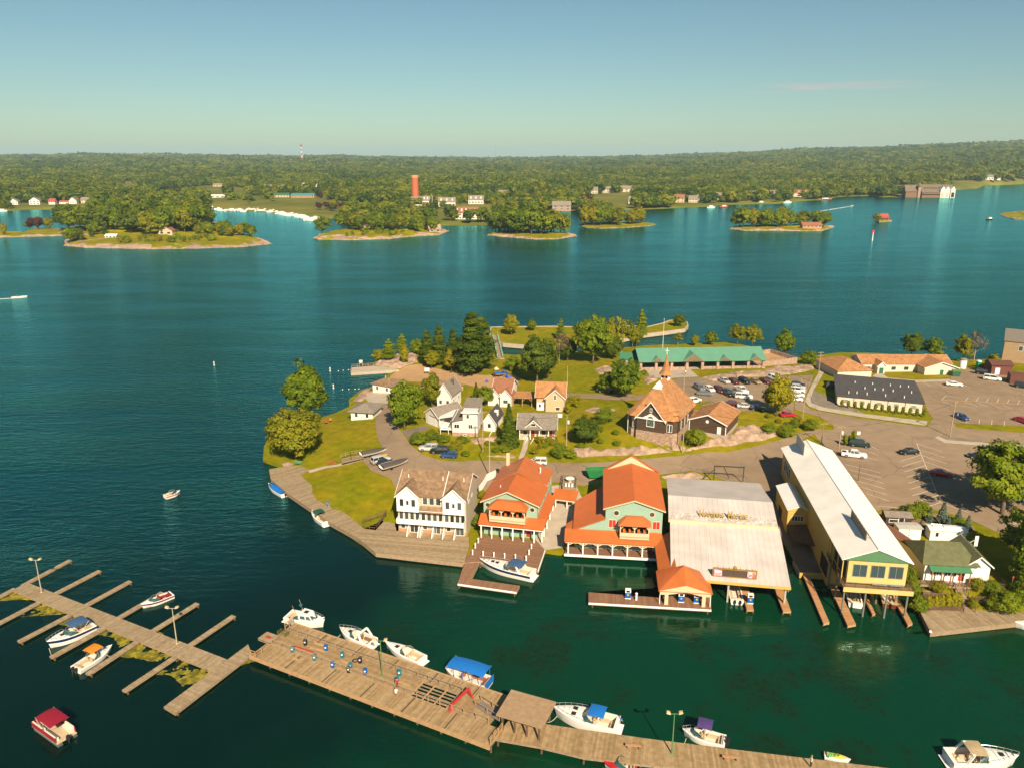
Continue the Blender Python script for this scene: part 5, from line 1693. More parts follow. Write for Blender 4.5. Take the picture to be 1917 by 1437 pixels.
# ------------------------------------------------------------------ long yellow hall on piles
O,_,_=frame2((56.05,115.61,6),(65.02,114.83,6))
HL=t=thing('marina_hall','long yellow hall with white ridged metal roof reaching over the boat slips','building',(O[0],O[1],0),R(-7.6))
wbox(t,-.9,9.1,8,50.8,.3,10.2,YELLOW)
wbox(t,-.2,9.1,0,8,5.7,10.2,mat('pale_yellow_siding',(.66,.46,.17),.7,var=.05),'front_wall')
HROOF=mat('bright_white_roof',(.82,.80,.77),.4,var=.05,vscale=.3,stripe=(1,1.2,.06,.96))
HROOF2=mat('cream_white_roof',(.82,.78,.71),.5,var=.08,vscale=.3,stripe=(1,1.2,.10,.96))  # left slope: a slightly creamier white than the right
MB().slab([(-1.5,-.5,10.15),(4.1,-.5,12.35),(4.1,51.3,12.35),(-1.5,51.3,10.15)],.16).build('roof',HROOF2,t)
MB().slab([(4.1,-.5,12.35),(9.8,-.5,10.15),(9.8,51.3,10.15),(4.1,51.3,12.35)],.16).build('roof',HROOF,t)
MB().bar((4.1,-.5,12.38),(4.1,51.3,12.38),.3,.08).build('ridge_cap',WHITE,t)
MB().extr([(-1.35,10.0),(4.1,12.2),(9.65,10.0)],'y',-.3,-.1).build('gable_board',mat('green_board',(.09,.20,.10),.65,var=.08),t)
MB().extr([(-.9,10.2),(4.1,12.15),(9.1,10.2)],'y',50.5,50.8).build('gable_board',YELLOW,t)
for x in (1.7,4.55,7.4):
 win(t,'f',0.,x,7.0,2.1,2.1,mat('grey_frame',(.25,.22,.16),.6),mat('sky_glass',(.05,.08,.09),.04,var=0.,spec=.8),1)
dk=wbox(t,-.9,10.0,-1.3,0,5.2,5.5,WOOD,'deck')
wbox(dk,-.95,10.05,-1.42,-1.3,4.75,5.55,mat('pale_yellow_siding'),'deck_fascia')
railing(dk,[(-.85,0,5.5),(-.85,-1.25,5.5),(9.9,-1.25,5.5),(9.9,0,5.5)],1.0,WOOD_DARK,1.8,.05,3,post=.07)
for x in (3.9,6.5):
 MB().box(x,x+2.1,-.9,-.3,6.0,6.06).build('deck_table',mat('pale_blue_table',(.35,.45,.50),.5),dk)
wbox(t,-1.0,-.2,.3,8,5.3,5.5,WOOD_DARK,'side_gallery')
railing(t,[(-1.1,.2,5.5),(-1.1,9,5.5)],1.0,WOOD_DARK,1.5,.06,3,post=.1)
posts(t,[(-1.0,y) for y in (.3,3.,6.,9.)],5.5,10.0,YELLOW,.16)
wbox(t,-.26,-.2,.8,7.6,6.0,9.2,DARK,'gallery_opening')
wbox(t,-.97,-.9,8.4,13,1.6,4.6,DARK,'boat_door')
posts(t,[(x,y) for x in (-.6,2.8,6.2,9.4) for y in (-.9,3.5,7.6)],-1.5,5.5,mat('steel_pile',(.16,.16,.13),.7),.25,'pile')
for y in (43.,44.6,46.2,47.8):
 win(t,'l',-.9,y,6.0,1.2,2.4,WHITE)
wbox(t,-4.7,-.9,25,36.6,.6,6.9,YELLOW,'annex_wall')
gable(t,-4.7,-.9,25,36.6,6.9,7.7,'y',HROOF,YELLOW,.25,.12,name='annex_roof',asym=.62)
for k in range(4):
 win(t,'f',25.,-3.6+.55*k,4.6,.45,1.0)
wbox(t,-4.76,-4.7,30,33,.8,4.4,DARK,'annex_door')
o=MB().slab([(-4.6,19.5,2.9),(-.9,17.5,3.2),(-.9,25,4.0),(-4.6,25,3.6)],.12).build('lean_to_roof',WOOD_DARK,t)
posts(t,[(-4.4,19.8),(-4.4,24.7)],.8,2.85,WOOD_DARK,.15)
b=MB().box(3.05,3.15,3.2,12.2,11.95,13.5)
s1=b.build('roof_sign',mat('sign_back',(.20,.16,.125),.8,var=.2,vscale=1.),t)
b=MB()
for i in range(8):
 y=3.5+i*1.2
 b.box(3.16,3.24,y-.05,y+.05,11.2,13.5)
 b.bar((3.2,y,13.2),(4.0,y,12.4),.05,.05)
b.build('sign_brace',WOOD_DARK,s1)
s2=MB().box(1.75,1.83,43.6,51.2,11.45,14.0).build('roof_sign',mat('sign_pale',(.42,.45,.46),.6,var=.05,vscale=4.),t)
b=MB()
for i in range(7):
 y=43.9+i*1.15
 b.box(1.84,1.92,y-.05,y+.05,11.1,11.75)
 b.bar((1.9,y,13.2),(2.9,y,11.9),.05,.05)
b.build('sign_brace',WHITE,s2)
# ------------------------------------------------------------------ restaurant with green roof, gardens and steps
t=thing('restaurant','low restaurant with olive green hip roof, white gable front and green awning','building',((72.24,121.78,3)[0],(72.24,121.78,3)[1],3.0),R(-6.5))
wbox(t,0,7.0,0,8.0,-.8,2.9,WHITE)
wbox(t,7.0,10.9,.3,8.0,-.8,2.9,WHITE,'gable_block')
hip(t,-.2,8.5,0,8.2,2.9,5.2,SHINGLE_GREEN,.45,inset=1.8)
gable(t,7.0,10.9,.3,8.0,2.9,4.5,'y',SHINGLE_GREEN,WHITE,.4,.14,trim=WHITE,name='wing_roof')
MB().slab([(.5,-1.5,2.1),(7.3,-1.5,2.1),(7.3,0,2.75),(.5,0,2.75)],.1).build('awning',mat('green_awning',(.06,.19,.09),.6,var=.08),t)
posts(t,[(.8+1.55*i,-1.35) for i in range(5)],-.5,2.05,mat('red_wood_post',(.35,.14,.07),.7),.16)
win(t,'f',0.,2.0,.6,1.9,1.3,None,None,3)
win(t,'f',0.,4.4,.6,1.9,1.3,None,None,3)
door(t,'f',0.,6.2,-.2,1.0,2.1,RED)
win(t,'r',10.9,3,.8,.9,1.1)
wbox(t,-1.2,13.0,-1.8,-.02,-.75,-.5,WOOD,'terrace_floor')
wbox(t,10.9,13.2,-1.8,8,-.76,-.52,WOOD,'side_terrace')
railing(t,[(13.1,8,-.5),(13.1,-1.7,-.5),(6.6,-1.7,-.5)],1.0,WOOD_DARK,1.6,.07,2)
railing(t,[(4.3,-1.7,-.5),(-1.1,-1.7,-.5)],1.0,WOOD_DARK,1.6,.07,2)
sg=MB().box(10.6,11.2,6.4,6.5,3.4,5.4).build('roof_sign',WHITE,t)
b=MB()
for i in range(3):
 b.bar((10.0,7.6-.5*i,3.6+.2*i),(10.9,6.5,4.3+.3*i),.06,.06)
b.build('sign_brace',WHITE,sg)
for nm,(xa,ya,za),(xb,yb,zb) in (('upper',(5.4,-1.6,2.4),(5.2,-3.6,1.7)),('lower',(5.5,-4.4,1.7),(4.9,-7.2,1.05))):
 s=thing('steps',{'upper':'upper flight of grey wooden steps between restaurant terraces','lower':'lower flight of grey wooden steps down to the plank dock'}[nm],'steps',t.location.copy(),R(-6.5))
 n=6
 for i in range(n):
  f=i/(n-1)
  x,y,z=xa+(xb-xa)*f,ya+(yb-ya)*f,za+(zb-za)*f-3.0
  MB().box(x-.8,x+.8,y-.26,y+.22,z-.1,z).build('step',WOOD,s)
 for sx in (-.9,.9):
  railing(s,[(xa+sx,ya,za-3.1),(xb+sx,yb,zb-3.1)],1.,WOOD_DARK,.9,.1,0,'handrail')
tr=thing('garden_terrace','planted middle terrace with dark board fences below the restaurant','terrace',t.location.copy(),R(-6.5))
wbox(tr,-1.5,4.2,-4.4,-2.0,-1.9,-1.35,WOOD,'terrace_floor')
wbox(tr,6.6,13,-4.6,-2.0,-1.9,-1.35,WOOD,'terrace_floor')
railing(tr,[(-1.6,-2.0,-1.35),(-1.6,-4.4,-1.35),(4.2,-4.6,-1.35)],1.,WOOD_DARK,1.4,.12,3)
railing(tr,[(6.7,-4.8,-1.35),(13,-4.4,-1.35)],1.,WOOD_DARK,1.4,.12,3)
railing(tr,[(-2.2,-7.4,-2.0),(3.6,-7.0,-2.0)],.8,WOOD_DARK,1.4,.12,3)
REST=t
def shed(name,label,cat,p,q,d,h,rise,rm,wm,axis='x'):
 O,rz,L=frame2(p,q)
 s=thing(name,label,cat,O,rz)
 wbox(s,0,L,0,d,-.6,h,wm)
 gable(s,0,L,0,d,h,h+rise,axis,rm,wm,.25,.1)
 return s,L
s,L=shed('shed','long dark brown shed with grey roof behind the restaurant','shed',(74.08,140.53,3.6),(78.84,139.88,3.6),2.8,2.1,.5,SHINGLE_GREY,mat('dark_brown_board',(.06,.04,.03),.8))
door(s,'f',0,L*.6,0)
win(s,'f',0.,L*.3,.9,1.6,.6)
s,L=shed('storage_container','white storage container with grey flat roof beside the dark shed','container',(74.38,135.8,3.2),(78.63,135.59,3.2),2.3,2.3,.1,mat('pale_grey_roof',(.45,.43,.38),.6),WHITE)
MB().box(L*.45,L*.47,-.03,0,.1,2.2).build('door_seam',CHROME,s)
s,L=shed('trailer','long white box trailer parked behind the green roofed restaurant','trailer',(80.2,135.27,3.2),(86.6,134.45,3.2),2.4,2.2,.25,WHITE,WHITE)
MB().tube([(.6,.5,2.6),(.6,1.8,2.6),(2.6,1.8,2.6),(2.6,.5,2.6)],.04,5).build('roof_rail',CHROME,s)
MB().box(1.0,1.5,-.05,0,.9,1.7).build('trailer_door',GLASS,s)
s,L=shed('small_shed','small brown roofed shed wedged between hall and restaurant','shed',(73.26,128.91,3),(75.12,129.29,3),7.5,2.2,.5,mat('rust_brown_roof',(.22,.10,.06),.8),WHITE,'y')
# ------------------------------------------------------------------ houses on the point
def house(label,p,q,d,h,rise,axis,rm,wm,name='house',cat='house',nf=2,nr=0,hipped=False,z0=-1.2,oh=.35,trim=None,wz=.9,ws=(.8,1.1),nl=0,asym=.5):
 O,rz,L=frame2(p,q)
 t=thing(name,label,cat,O,rz)
 wbox(t,0,L,0,d,z0,h,wm)
 if hipped:
  hip(t,0,L,0,d,h,h+rise,rm,oh,axis='x' if L>d else 'y')
 elif rise>0:
  gable(t,0,L,0,d,h,h+rise,axis,rm,wm,oh,.14,trim=trim,asym=asym)
 for i in range(nf):
  win(t,'f',0.,L*(i+.5)/nf,wz,*ws)
 for i in range(nr):
  win(t,'r',L,d*(i+.5)/nr,wz,*ws)
 for i in range(nl):
  win(t,'l',0.,d*(i+.5)/nl,wz,*ws)
 return t,L
HW=mat('white_siding',(.74,.71,.66),.7,var=.04,stripe=(2,.2,.16,.86))
TAN=mat('tan_siding',(.58,.42,.26),.75,var=.05,stripe=(2,.2,.2,.86))
house('small white cottage with grey hip roof beside the bend of the lane',(-45.32,207.84,2.8),(-39.02,206.63,2.8),7.2,2.6,1.6,'x',SHINGLE_GREY,HW,nf=2,hipped=True,oh=.7)
t,L=house('white bathhouse with brown hip roof at the edge of the sandy beach',(-44.12,236.22,2.4),(-37.48,232.56,2.6),7.,2.8,1.5,'x',SHINGLE_BROWN,HW,'bathhouse','building',2,hipped=True,oh=.5)
MB().tube([(3,3,3.5),(3,3,5.)],.06,6).build('vent_pipe',WHITE,t)
t,L=house('long low building with brown roof behind the birch, facing the beach',(-28.79,234.66,2.6),(-18.49,228.96,2.9),6.5,2.6,1.5,'x',SHINGLE_BROWN,TAN,'house','house',3,hipped=True)
t,L=house('white house with steep grey-green roof behind the garage with the red lettering',(-21.38,212.07,4.4),(-17.26,210.84,4.4),8.,4.6,3.2,'y',SHINGLE_GREY,HW,nf=2,trim=WHITE,wz=1.8,nr=2)
MB().box(L*.62,L*.62+.6,4.5,5.1,6.0,7.8).build('chimney',WOOD_DARK,t)
t,L=house('white garage with grey-green gable roof and red lettering over its door',(-23.35,199.62,4.8),(-19.34,194.65,4.9),8.,3.0,2.0,'y',SHINGLE_GREY,HW,'garage','garage',0,trim=WHITE)
MB().box(L*.2,L*.8,-.05,0,0,2.3).build('garage_door',WHITE,t)
MB().box(L*.3,L*.75,-.08,-.051,2.5,2.68).build('door_lettering',RED,t)
O,rz,L=frame2((-15.35,188.55,5),(-8.79,187.88,5))
t=thing('house','tall pale grey split-roofed house on a stone base above the parked cars','house',O,rz)
GREYW=mat('pale_grey_siding',(.64,.62,.60),.7,var=.04,stripe=(2,.2,.16,.86))
wbox(t,0,L,0,9,1.0,4.2,GREYW)
wbox(t,-.02,L+.02,-.02,9,-1.5,1.0,STONE,'stone_base')
wbox(t,2.8,L,0.02,8.8,4.2,6.9,GREYW,'upper_wall')
MB().slab([(2.4,-.5,6.6),(L+.4,-.5,6.6),(L+.4,9.2,7.6),(2.4,9.2,7.6)],.18).build('roof',SHINGLE_GREY,t)
MB().slab([(-.5,-.5,4.0),(2.8,-.5,4.9),(2.8,9.2,4.9),(-.5,9.2,4.0)],.16).build('lower_roof',SHINGLE_GREY,t)
wbox(t,2.4,L+.4,-.54,-.5,6.4,6.8,WHITE,'fascia')
for x,w in ((1.2,1.2),(L*.72,.9)):
 win(t,'f',0.,x,2.2,w,1.,None,None,1)
win(t,'f',.02,L*.62,4.9,.6,1.0)
win(t,'f',-.02,L*.5,.2,.6,.35)
win(t,'r',L,5,5.,.8,1.)
wbox(t,-3.4,0,1,5.5,1.2,1.4,WHITE,'deck')
railing(t,[(0,1,1.4),(-3.4,1,1.4),(-3.4,5.5,1.4)],1.,WHITE,1.4)
posts(t,[(-3.3,1.1),(-3.3,5.4),(-1.2,1.1)],-1.2,1.2,WHITE,.14)
MB().slab([(-4.4,4.5,3.1),(.2,4.5,3.9),(.2,10.5,3.9),(-4.4,10.5,3.1)],.1).build('patio_roof',WHITE_METAL,t)
posts(t,[(-4.2,4.7),(-4.2,10.2)],-1.2,3.0,WHITE,.14)
t,L=house('white cottage wing with dark roof and white dormer between grey house and spruce',(-7.45,192.34,5.1),(-4.4,191.65,5.1),8.5,2.6,2.3,'y',SHINGLE_DARK,HW,nf=1,trim=WHITE,nr=2)
wbox(t,L*.6,L*.95,3.5,4.8,3.0,4.4,WHITE,'dormer')
win(t,'f',3.5,L*.78,3.3,.6,.8)
t,L=house('white house with red-brown roof and two front gables next to the carport',(-5.67,214.99,4.8),(-0.37,213.84,4.9),8.5,4.2,2.6,'x',mat('redbrown_shingles',(.27,.115,.065),.9,var=.15,vscale=1.4),HW,nf=2,trim=WHITE,nr=2)
for x in (-1.2,2.6):
 wbox(t,x,x+3.2,-1.4+.8*(x<0),2,-1.,3.4,HW,'gable_wing')
 gable(t,x,x+3.2,-1.4+.8*(x<0),4,3.4,5.2,'y',mat('redbrown_shingles'),HW,.3,.12,trim=WHITE,name='wing_roof')
win(t,'f',-1.4,4.2,1.2,1.3,1.0)
O,rz,L=frame2((0.28,213.73,4.8),(5.66,212.9,4.8))
t=thing('carport','open timber carport with flat orange roof beside the red-brown roofed house','carport',O,rz)
MB().slab([(-.3,-.3,2.7),(L+.3,-.3,2.7),(L+.3,5.2,3.1),(-.3,5.2,3.1)],.15).build('roof',SHINGLE_ORANGE,t)
posts(t,[(0,0),(L/2,0),(L,0),(0,5),(L,5)],-.5,2.75,WOOD_TAN,.18)
b=MB()
for x in (0,L/2,L):
 b.bar((x,0,1.6),(x+(.9 if x<L else -.9),0,2.6),.1,.1)
b.build('brace',WOOD_TAN,t)
O,rz,L=frame2((6.97,209.73,4.9),(14.75,208.93,4.9))
t=thing('house','tan house with orange shingle roof and big front gable next to the lane','house',O,rz)
wbox(t,0,L,0,8.5,-1,2.4,WHITE)
wbox(t,-.02,L+.02,-.02,8.5,2.4,4.2,TAN,'upper_wall')
gable(t,0,L,0,8.5,4.2,7.2,'x',SHINGLE_ORANGE,TAN,.5,.14,trim=WHITE)
wbox(t,L-5.2,L,-1.5,2,-1.,4.3,TAN,'gable_wing')
gable(t,L-5.2,L,-1.5,4.5,4.3,6.6,'y',SHINGLE_ORANGE,TAN,.4,.14,trim=WHITE,name='wing_roof')
win(t,'f',-1.5,L-2.6,3.8,.5,1.3)
win(t,'f',-1.5,L-1.8,.7,1.1,.9)
for x in (.9,2.4):
 win(t,'f',-.02,x,1.0,.6,.9)
win(t,'r',L+.02,3,2.8,.7,1.1)
win(t,'r',L+.02,6,2.8,.7,1.1)
MB().box(L*.45,L*.45+.6,5.0,5.6,6.0,8.0).build('chimney',WOOD_DARK,t)
O,rz,L=frame2((1.84,186.46,4.8),(11.11,185.81,4.8))
t=thing('house','low bungalow with grey-brown roof, porch and red door above the plank walk','house',O,rz)
wbox(t,0,L,2.2,10.5,-1,3.2,CREAM)
gable(t,-.3,L,.2,10.5,2.9,5.3,'x',SHINGLE_GREY,CREAM,.4,.14,trim=WHITE)
wbox(t,L*.16,L*.6,.9,4,2.6,3.4,CREAM,'dormer_base')
gable(t,L*.16,L*.6,.6,6.5,3.1,5.0,'y',SHINGLE_GREY,mat('grey_gable',(.32,.28,.23),.8),.3,.13,trim=WHITE,name='dormer_roof')
win(t,'f',.6,L*.38,3.5,1.1,.6)
posts(t,[(.1,.3),(L*.3,.3),(L*.55,.3),(L*.8,.3),(L-.1,.3)],-.3,2.75,WHITE,.2)
wbox(t,-.1,L+.1,.0,2.2,-.6,-.25,WHITE,'porch_floor')
railing(t,[(L*.55,.15,-.25),(L,.15,-.25),(L,2.2,-.25)],.9,WHITE,1.2,.1,2)
railing(t,[(.1,.15,-.25),(L*.22,.15,-.25)],.9,WHITE,1.2,.1,2)
door(t,'f',2.2,L*.36,-.2,1.,2.05,RED)
door(t,'f',2.2,L*.85,-.2,1.,2.05,RED)
win(t,'f',2.2,L*.15,.6,1.,1.2)
win(t,'f',2.2,L*.66,.6,1.,1.2)
for s in (-1,1):
 railing(t,[(L*.31+s*.75,-.1,-.3),(L*.31-.6+s*.75,-2.8,-.9)],.9,WHITE,1.0)
wbox(t,L*.9,L+1.5,10.4,10.6,2.6,3.6,WHITE,'screen_wall')
# ------------------------------------------------------------------ church
O,rz,_=frame2((30.81,182.65,6.6),(37.24,179.19,6.6))
t=thing('church','brown shingled church on a stone base with steep orange roof and small steeple','church',O,R(-27.5))
MB().prism([(-3.0,2.5),(-1.6,1.0),(9.0,1.0),(10.,2.5),(10.,16.5),(-3.,16.5)],-1.5,2.2).build('stone_base',STONE,t)
MB().prism([(-2.95,2.55),(-1.55,1.05),(8.95,1.05),(9.95,2.55),(9.95,16.45),(-2.95,16.45)],2.2,5.6).build('wall',BROWN_SHAKE,t)
wbox(t,0,7.2,0,3,-1.5,2.3,STONE,'chancel_base')
wbox(t,.04,7.16,.04,3,2.3,5.6,BROWN_SHAKE,'chancel_wall')
gable(t,.04,7.16,.04,6.0,5.6,9.9,'y',SHINGLE_ORANGE,BROWN_SHAKE,.45,.16,trim=WHITE,name='chancel_roof')
wbox(t,-.35,7.55,-.3,-.02,5.45,5.7,WHITE,'cornice')
rx=3.5
b=MB().add([(-3.5,2.2,5.5),(-1.8,.6,5.5),(9.2,.6,5.5),(10.5,2.2,5.5),(10.5,17,5.5),(-3.5,17,5.5),(rx,5.4,13.4),(rx,12.5,13.7)],
   [(1,2,6),(0,1,6),(2,3,6),(3,4,7,6),(4,5,7),(5,0,6,7),(5,4,3,2,1,0)])
b.build('nave_roof',SHINGLE_ORANGE,t)
MB().add([(rx-1.2,4.3,12.0),(rx+1.2,4.3,12.0),(rx,4.3,13.7),(rx,6.4,13.7),(rx-1.2,6,12.0),(rx+1.2,6,12.0)],[(0,1,2),(0,2,3,4),(1,5,3,2)]).build('gablet',WHITE,t)
st=MB().box(rx-.95,rx+.95,10.6,12.5,12.6,14.0).build('steeple_base',WHITE,t)
for s in (-.5,.5):
 MB().box(rx+s-.28,rx+s+.28,10.55,10.6,13.2,13.9).build('louvre',DARK,st)
b=MB().lathe([(1.75,14.0),(1.15,14.9),(.62,16.8),(.10,19.2)],(rx,11.55,0),8)
sp=b.build('spire',SHINGLE_ORANGE,t)
MB().box(rx-.06,rx+.06,11.49,11.61,19.1,20.9).box(rx-.5,rx+.5,11.5,11.6,20.1,20.25).build('cross',WHITE,sp)
MB().box(3.55,3.68,-.2,-.1,10.0,10.9).box(3.3,3.93,-.2,-.1,10.5,10.62).build('cross',STONE,t)
n=12
pr=[(2.75,3.7),(4.45,3.7)]+[(3.6+.85*math.cos(math.pi*k/n),5.4+.85*math.sin(math.pi*k/n)) for k in range(n+1)]
f=MB().extr([(x*1.0,z) for x,z in [(2.6,3.5),(4.6,3.5)]+[(3.6+1.0*math.cos(math.pi*k/n),5.4+1.0*math.sin(math.pi*k/n)) for k in range(n+1)]],'y',-.06,.04).build('arched_window',WHITE,t)
MB().extr(pr,'y',-.09,-.06).build('stained_pane',mat('stained_glass',(.13,.15,.07),.2,var=.6,vscale=3.,col2=(.05,.09,.11),c2scale=2.),f)
MB().extr([(1.6,5.75),(5.6,5.75),(3.6,7.0)],'y',-.03,-.01).build('white_arch',WHITE,t)
win(t,'f',.04,3.6,7.3,.4,.9)
for x in (-.9,7.8,9.0-.5):
 win(t,'f',1.05,x,2.6,.5,1.8)
for y in (5,8,11):
 win(t,'l',-2.95,y,2.6,.7,1.8)
 win(t,'r',9.95,y,2.6,.7,1.8)
MB().box(-3.05,-2.9,2.4,2.6,-.5,5.5).build('downpipe',WHITE,t)
O,rz,_=frame2((45.25,188.09,6.6),(53.13,183.24,6.6))
t=thing('church_hall','low brown church hall with orange gable roof and white trim','building',O,R(-29.5))
wbox(t,0,9.4,0,12.5,-1.5,.3,CONCRETE,'plinth')
wbox(t,.02,9.38,.02,12.4,.3,3.1,BROWN_SHAKE)
gable(t,0,9.4,0,12.4,3.1,5.0,'y',SHINGLE_ORANGE,BROWN_SHAKE,.4,.16,trim=WHITE)
b=MB().lathe([(.4,0),(.4,.06)],(0,0,0),14)
o=b.build('roundel',WHITE,t,(4.6,-.02,3.2))
o.rotation_euler=(R(90),0,0)
win(t,'f',.02,7.7,.5,.8,1.7,None,WHITE)
for x in (.05,9.35):
 wbox(t,x-.1,x+.1,-.06,.02,.3,3.1,WHITE,'corner_board')
MB().slab([(-3.6,3.0,2.9),(0,3.0,3.3),(0,8,3.3),(-3.6,8,2.9)],.14).build('link_roof',SHINGLE_ORANGE,t)
wbox(t,-3.4,0,3.4,7.6,-1.,2.9,BROWN_SHAKE,'link_wall')
# ------------------------------------------------------------------ green-roofed park pavilion
O,rz,L=frame2((43,251.55,5.2),(84.83,254.2,5.2))
PV=t=thing('park_pavilion','long open park pavilion with pale green metal roof on stone piers','pavilion',O,rz)
D=11.
MB().extr([(-.9,3.0),(D/2,6.2),(D+.9,3.0),(D+.9,2.85),(D/2,6.05),(-.9,2.85)],'x',-.8,L+.8).build('roof',GREEN_METAL,t)
for i in range(9):
 x=L*i/8
 for y in (0,D):
  MB().loft([[(x+a*.55,y+c*.55,-.6) for a,c in ((-1,-1),(1,-1),(1,1),(-1,1))],[(x+a*.36,y+c*.36,3.1) for a,c in ((-1,-1),(1,-1),(1,1),(-1,1))]]).build('stone_pier',STONE,t)
wbox(t,-.4,L+.4,.3,D-.3,-.5,.0,CONCRETE,'floor')
for i in range(8):
 if i==3:
  continue
 wbox(t,L*i/8+.5,L*(i+1)/8-.5,-.1,.15,-.6,.9,STONE,'low_wall')
wbox(t,0,L,D-.2,D,-.5,2.2,mat('dark_red_board',(.16,.10,.075),.8),'rear_wall')
for fx,w in ((.13,4.2),(.42,7.4),(.68,4.2),(.93,4.6)):
 x=L*fx
 h=w*.36
 y0=-1.0
 MB().add([(x-w/2,y0,3.0),(x+w/2,y0,3.0),(x,y0,3.0+h),(x,y0+h*2.0,3.0+h)],[(0,1,2),(1,3,2),(0,2,3)]).build('gablet_roof',GREEN_METAL,t)
 MB().extr([(x-w/2+.3,3.02),(x+w/2-.3,3.02),(x,3.0+h-.15)],'y',y0-.03,y0-.01).build('gablet_board',mat('brown_gable_board',(.17,.13,.08),.85,var=.3,vscale=2.),t)
b=MB()
for i in range(8):
 xa,xb=L*i/8,L*(i+1)/8
 b.bar((xa+.3,.0,1.6),(xa+1.5,.0,2.9),.1,.1).bar((xb-.3,0,1.6),(xb-1.5,0,2.9),.1,.1)
b.build('brace',WOOD_DARK,t)
for i in range(6):
 x=3+i*(L-6)/5
 tb=thing('picnic_table','brown picnic table under the green pavilion roof','picnic table',Vector(O)+Matrix.Rotation(rz,3,'Z') @ Vector((x,4.,0)),rz,'picnic tables in the pavilion')
 MB().box(-.9,.9,-.4,.4,.7,.76).build('table_top',WOOD,tb)
 for s in (-1,1):
  MB().box(-.9,.9,s*.75-.13,s*.75+.13,.42,.47).build('bench',WOOD,tb)
  MB().bar((s*.6,-.75,.0),(s*.6,.75,.0),.08,.06).bar((s*.6,-.5,0),(s*.6,0,.7),.07,.07).bar((s*.6,.5,0),(s*.6,0,.7),.07,.07).build('leg',WOOD,tb)
t,L2=house('small stone toilet block with dark green roof at the end of the pavilion',(37.04,257.05,5),(43.54,256.67,5.1),5.,2.6,1.5,'x',GREEN_METAL_D,STONE,'toilet_block','building',2,trim=None,wz=1.5,ws=(.9,.5))
O,rz,L=frame2((86.31,257.24,5.2),(99.57,263.23,5))
t=thing('court_wall','tan masonry court with rail to the right of the pavilion','wall',O,rz)
wbox(t,0,L,0,.4,-1.,1.4,STONE,'front_wall')
wbox(t,L-.4,L,.4,13,-1.,1.4,STONE,'side_wall')
wbox(t,0,L-.4,13,13.4,-2.,1.4,STONE,'rear_wall')
wbox(t,0,L-.4,.4,13,-1.2,.1,SAND,'court_floor')
railing(t,[(0,.2,1.4),(L,.2,1.4),(L-.2,13,1.4)],.9,WOOD_DARK,2.5,.05,1,post=.06)
# ------------------------------------------------------------------ motel: dark-roofed block, orange-roofed wing, L-shaped wing behind
O,rz,L=frame2((93.03,212.71,5.5),(113.96,205.67,5.5))
t=thing('motel_block','long motel block with flat dark roof, white wall and a row of cone cedars','building',O,R(-19.5))
PANEL=mat('white_panel_wall',(.64,.55,.46),.75,var=.05,stripe=(0,.55,.10,.93))
wbox(t,0,L,0,21.3,-1,3.1,PANEL)
MB().slab([(-.4,-.4,3.1),(L+.4,-.4,3.1),(L+.4,21.6,3.55),(-.4,21.6,3.55)],.25).build('roof',SHINGLE_DARK,t)
for i in range(6):
 wbox(t,L*i/5-.08,L*i/5+.08,-.06,0,-.6,3.1,WOOD_DARK,'downpipe')
for i in range(5):
 win(t,'f',0.,L*(i+.5)/5,.9,1.4,1.1,None,mat('curtain_glass',(.30,.26,.18),.3))
for k in range(15):
 MB().tube([(3+(k*7.3) % (L-5),2+(k*5.7) % 17,3.2),(3+(k*7.3) % (L-5),2+(k*5.7) % 17,3.95)],.12,8).build('vent_pipe',WHITE,t)
t2,L2=house('orange-roofed motel wing rising behind the dark flat roof',(104.35,240.48,5.3),(115.62,241.39,5.3),15,2.7,2.6,'y',SHINGLE_ORANGE,PANEL,'motel_wing','building',0,hipped=True,z0=-1)
t2,L2=house('long motel wing with orange shingle roof and white walls facing the lawn',(116.03,249.29,5.3),(145.18,248.95,5.5),9,2.8,1.9,'x',SHINGLE_ORANGE,PANEL,'motel_wing','building',7,trim=WHITE,z0=-1,ws=(1.5,1.2),wz=.6)
wbox(t2,L2-11,L2-.5,-5,1,-1,2.8,PANEL,'front_wing')
gable(t2,L2-11,L2-.5,-5,5,2.8,4.6,'y',SHINGLE_ORANGE,PANEL,.5,.14,trim=WHITE,name='wing_roof')
door(t2,'f',-5.,L2-5.5,0,1.2,2.1,GREEN_TRIM)
wbox(t2,4,6.4,-2.6,0,-1,2.7,PANEL,'porch_wall')
gable(t2,3.7,6.7,-2.8,2,2.7,4.0,'y',SHINGLE_ORANGE,WHITE,.3,.12,trim=WHITE,name='porch_roof')
door(t2,'f',-2.6,5.2,0,1.4,2.1,GREEN_TRIM)
t,L=house('small dark utility shed on the grass beside the motel path',(95.98,228.19,5.6),(98.46,226.55,5.6),3,1.8,0,'x',SHINGLE_DARK,SHINGLE_DARK,'utility_shed','shed',0)
t,L=house('large tan hall with grey flat roof at the edge of the upper car park',(172.39,265.56,5.8),(194.87,251.27,5.8),22,6.2,0,'x',SHINGLE_GREY,mat('tan_hall_wall',(.36,.24,.14),.85,var=.1),'tan_hall','building',0,nl=0)
MB().box(-.3,L+.3,-.3,22.3,6.2,6.6).build('roof',SHINGLE_GREY,t)
win(t,'f',0.,5,3.2,1.2,1.6)
win(t,'f',0.,10,1,1.2,1.6)
t,L=house('dark red-brown shed with white door by the upper car park',(155.37,243.53,6),(161.5,242.59,6),5.5,3.2,.9,'x',mat('maroon_roof',(.12,.05,.035),.8),mat('maroon_board',(.14,.055,.04),.85),'shed','shed',0)
door(t,'f',0,L*.3,0,1.2,2.1,WHITE)
t,L=house('square brown hut at the right edge of the upper car park',(154.29,231.89,6),(158.41,230.19,6),5,3.,0,'x',mat('maroon_roof'),mat('maroon_board'),'hut','shed',0)
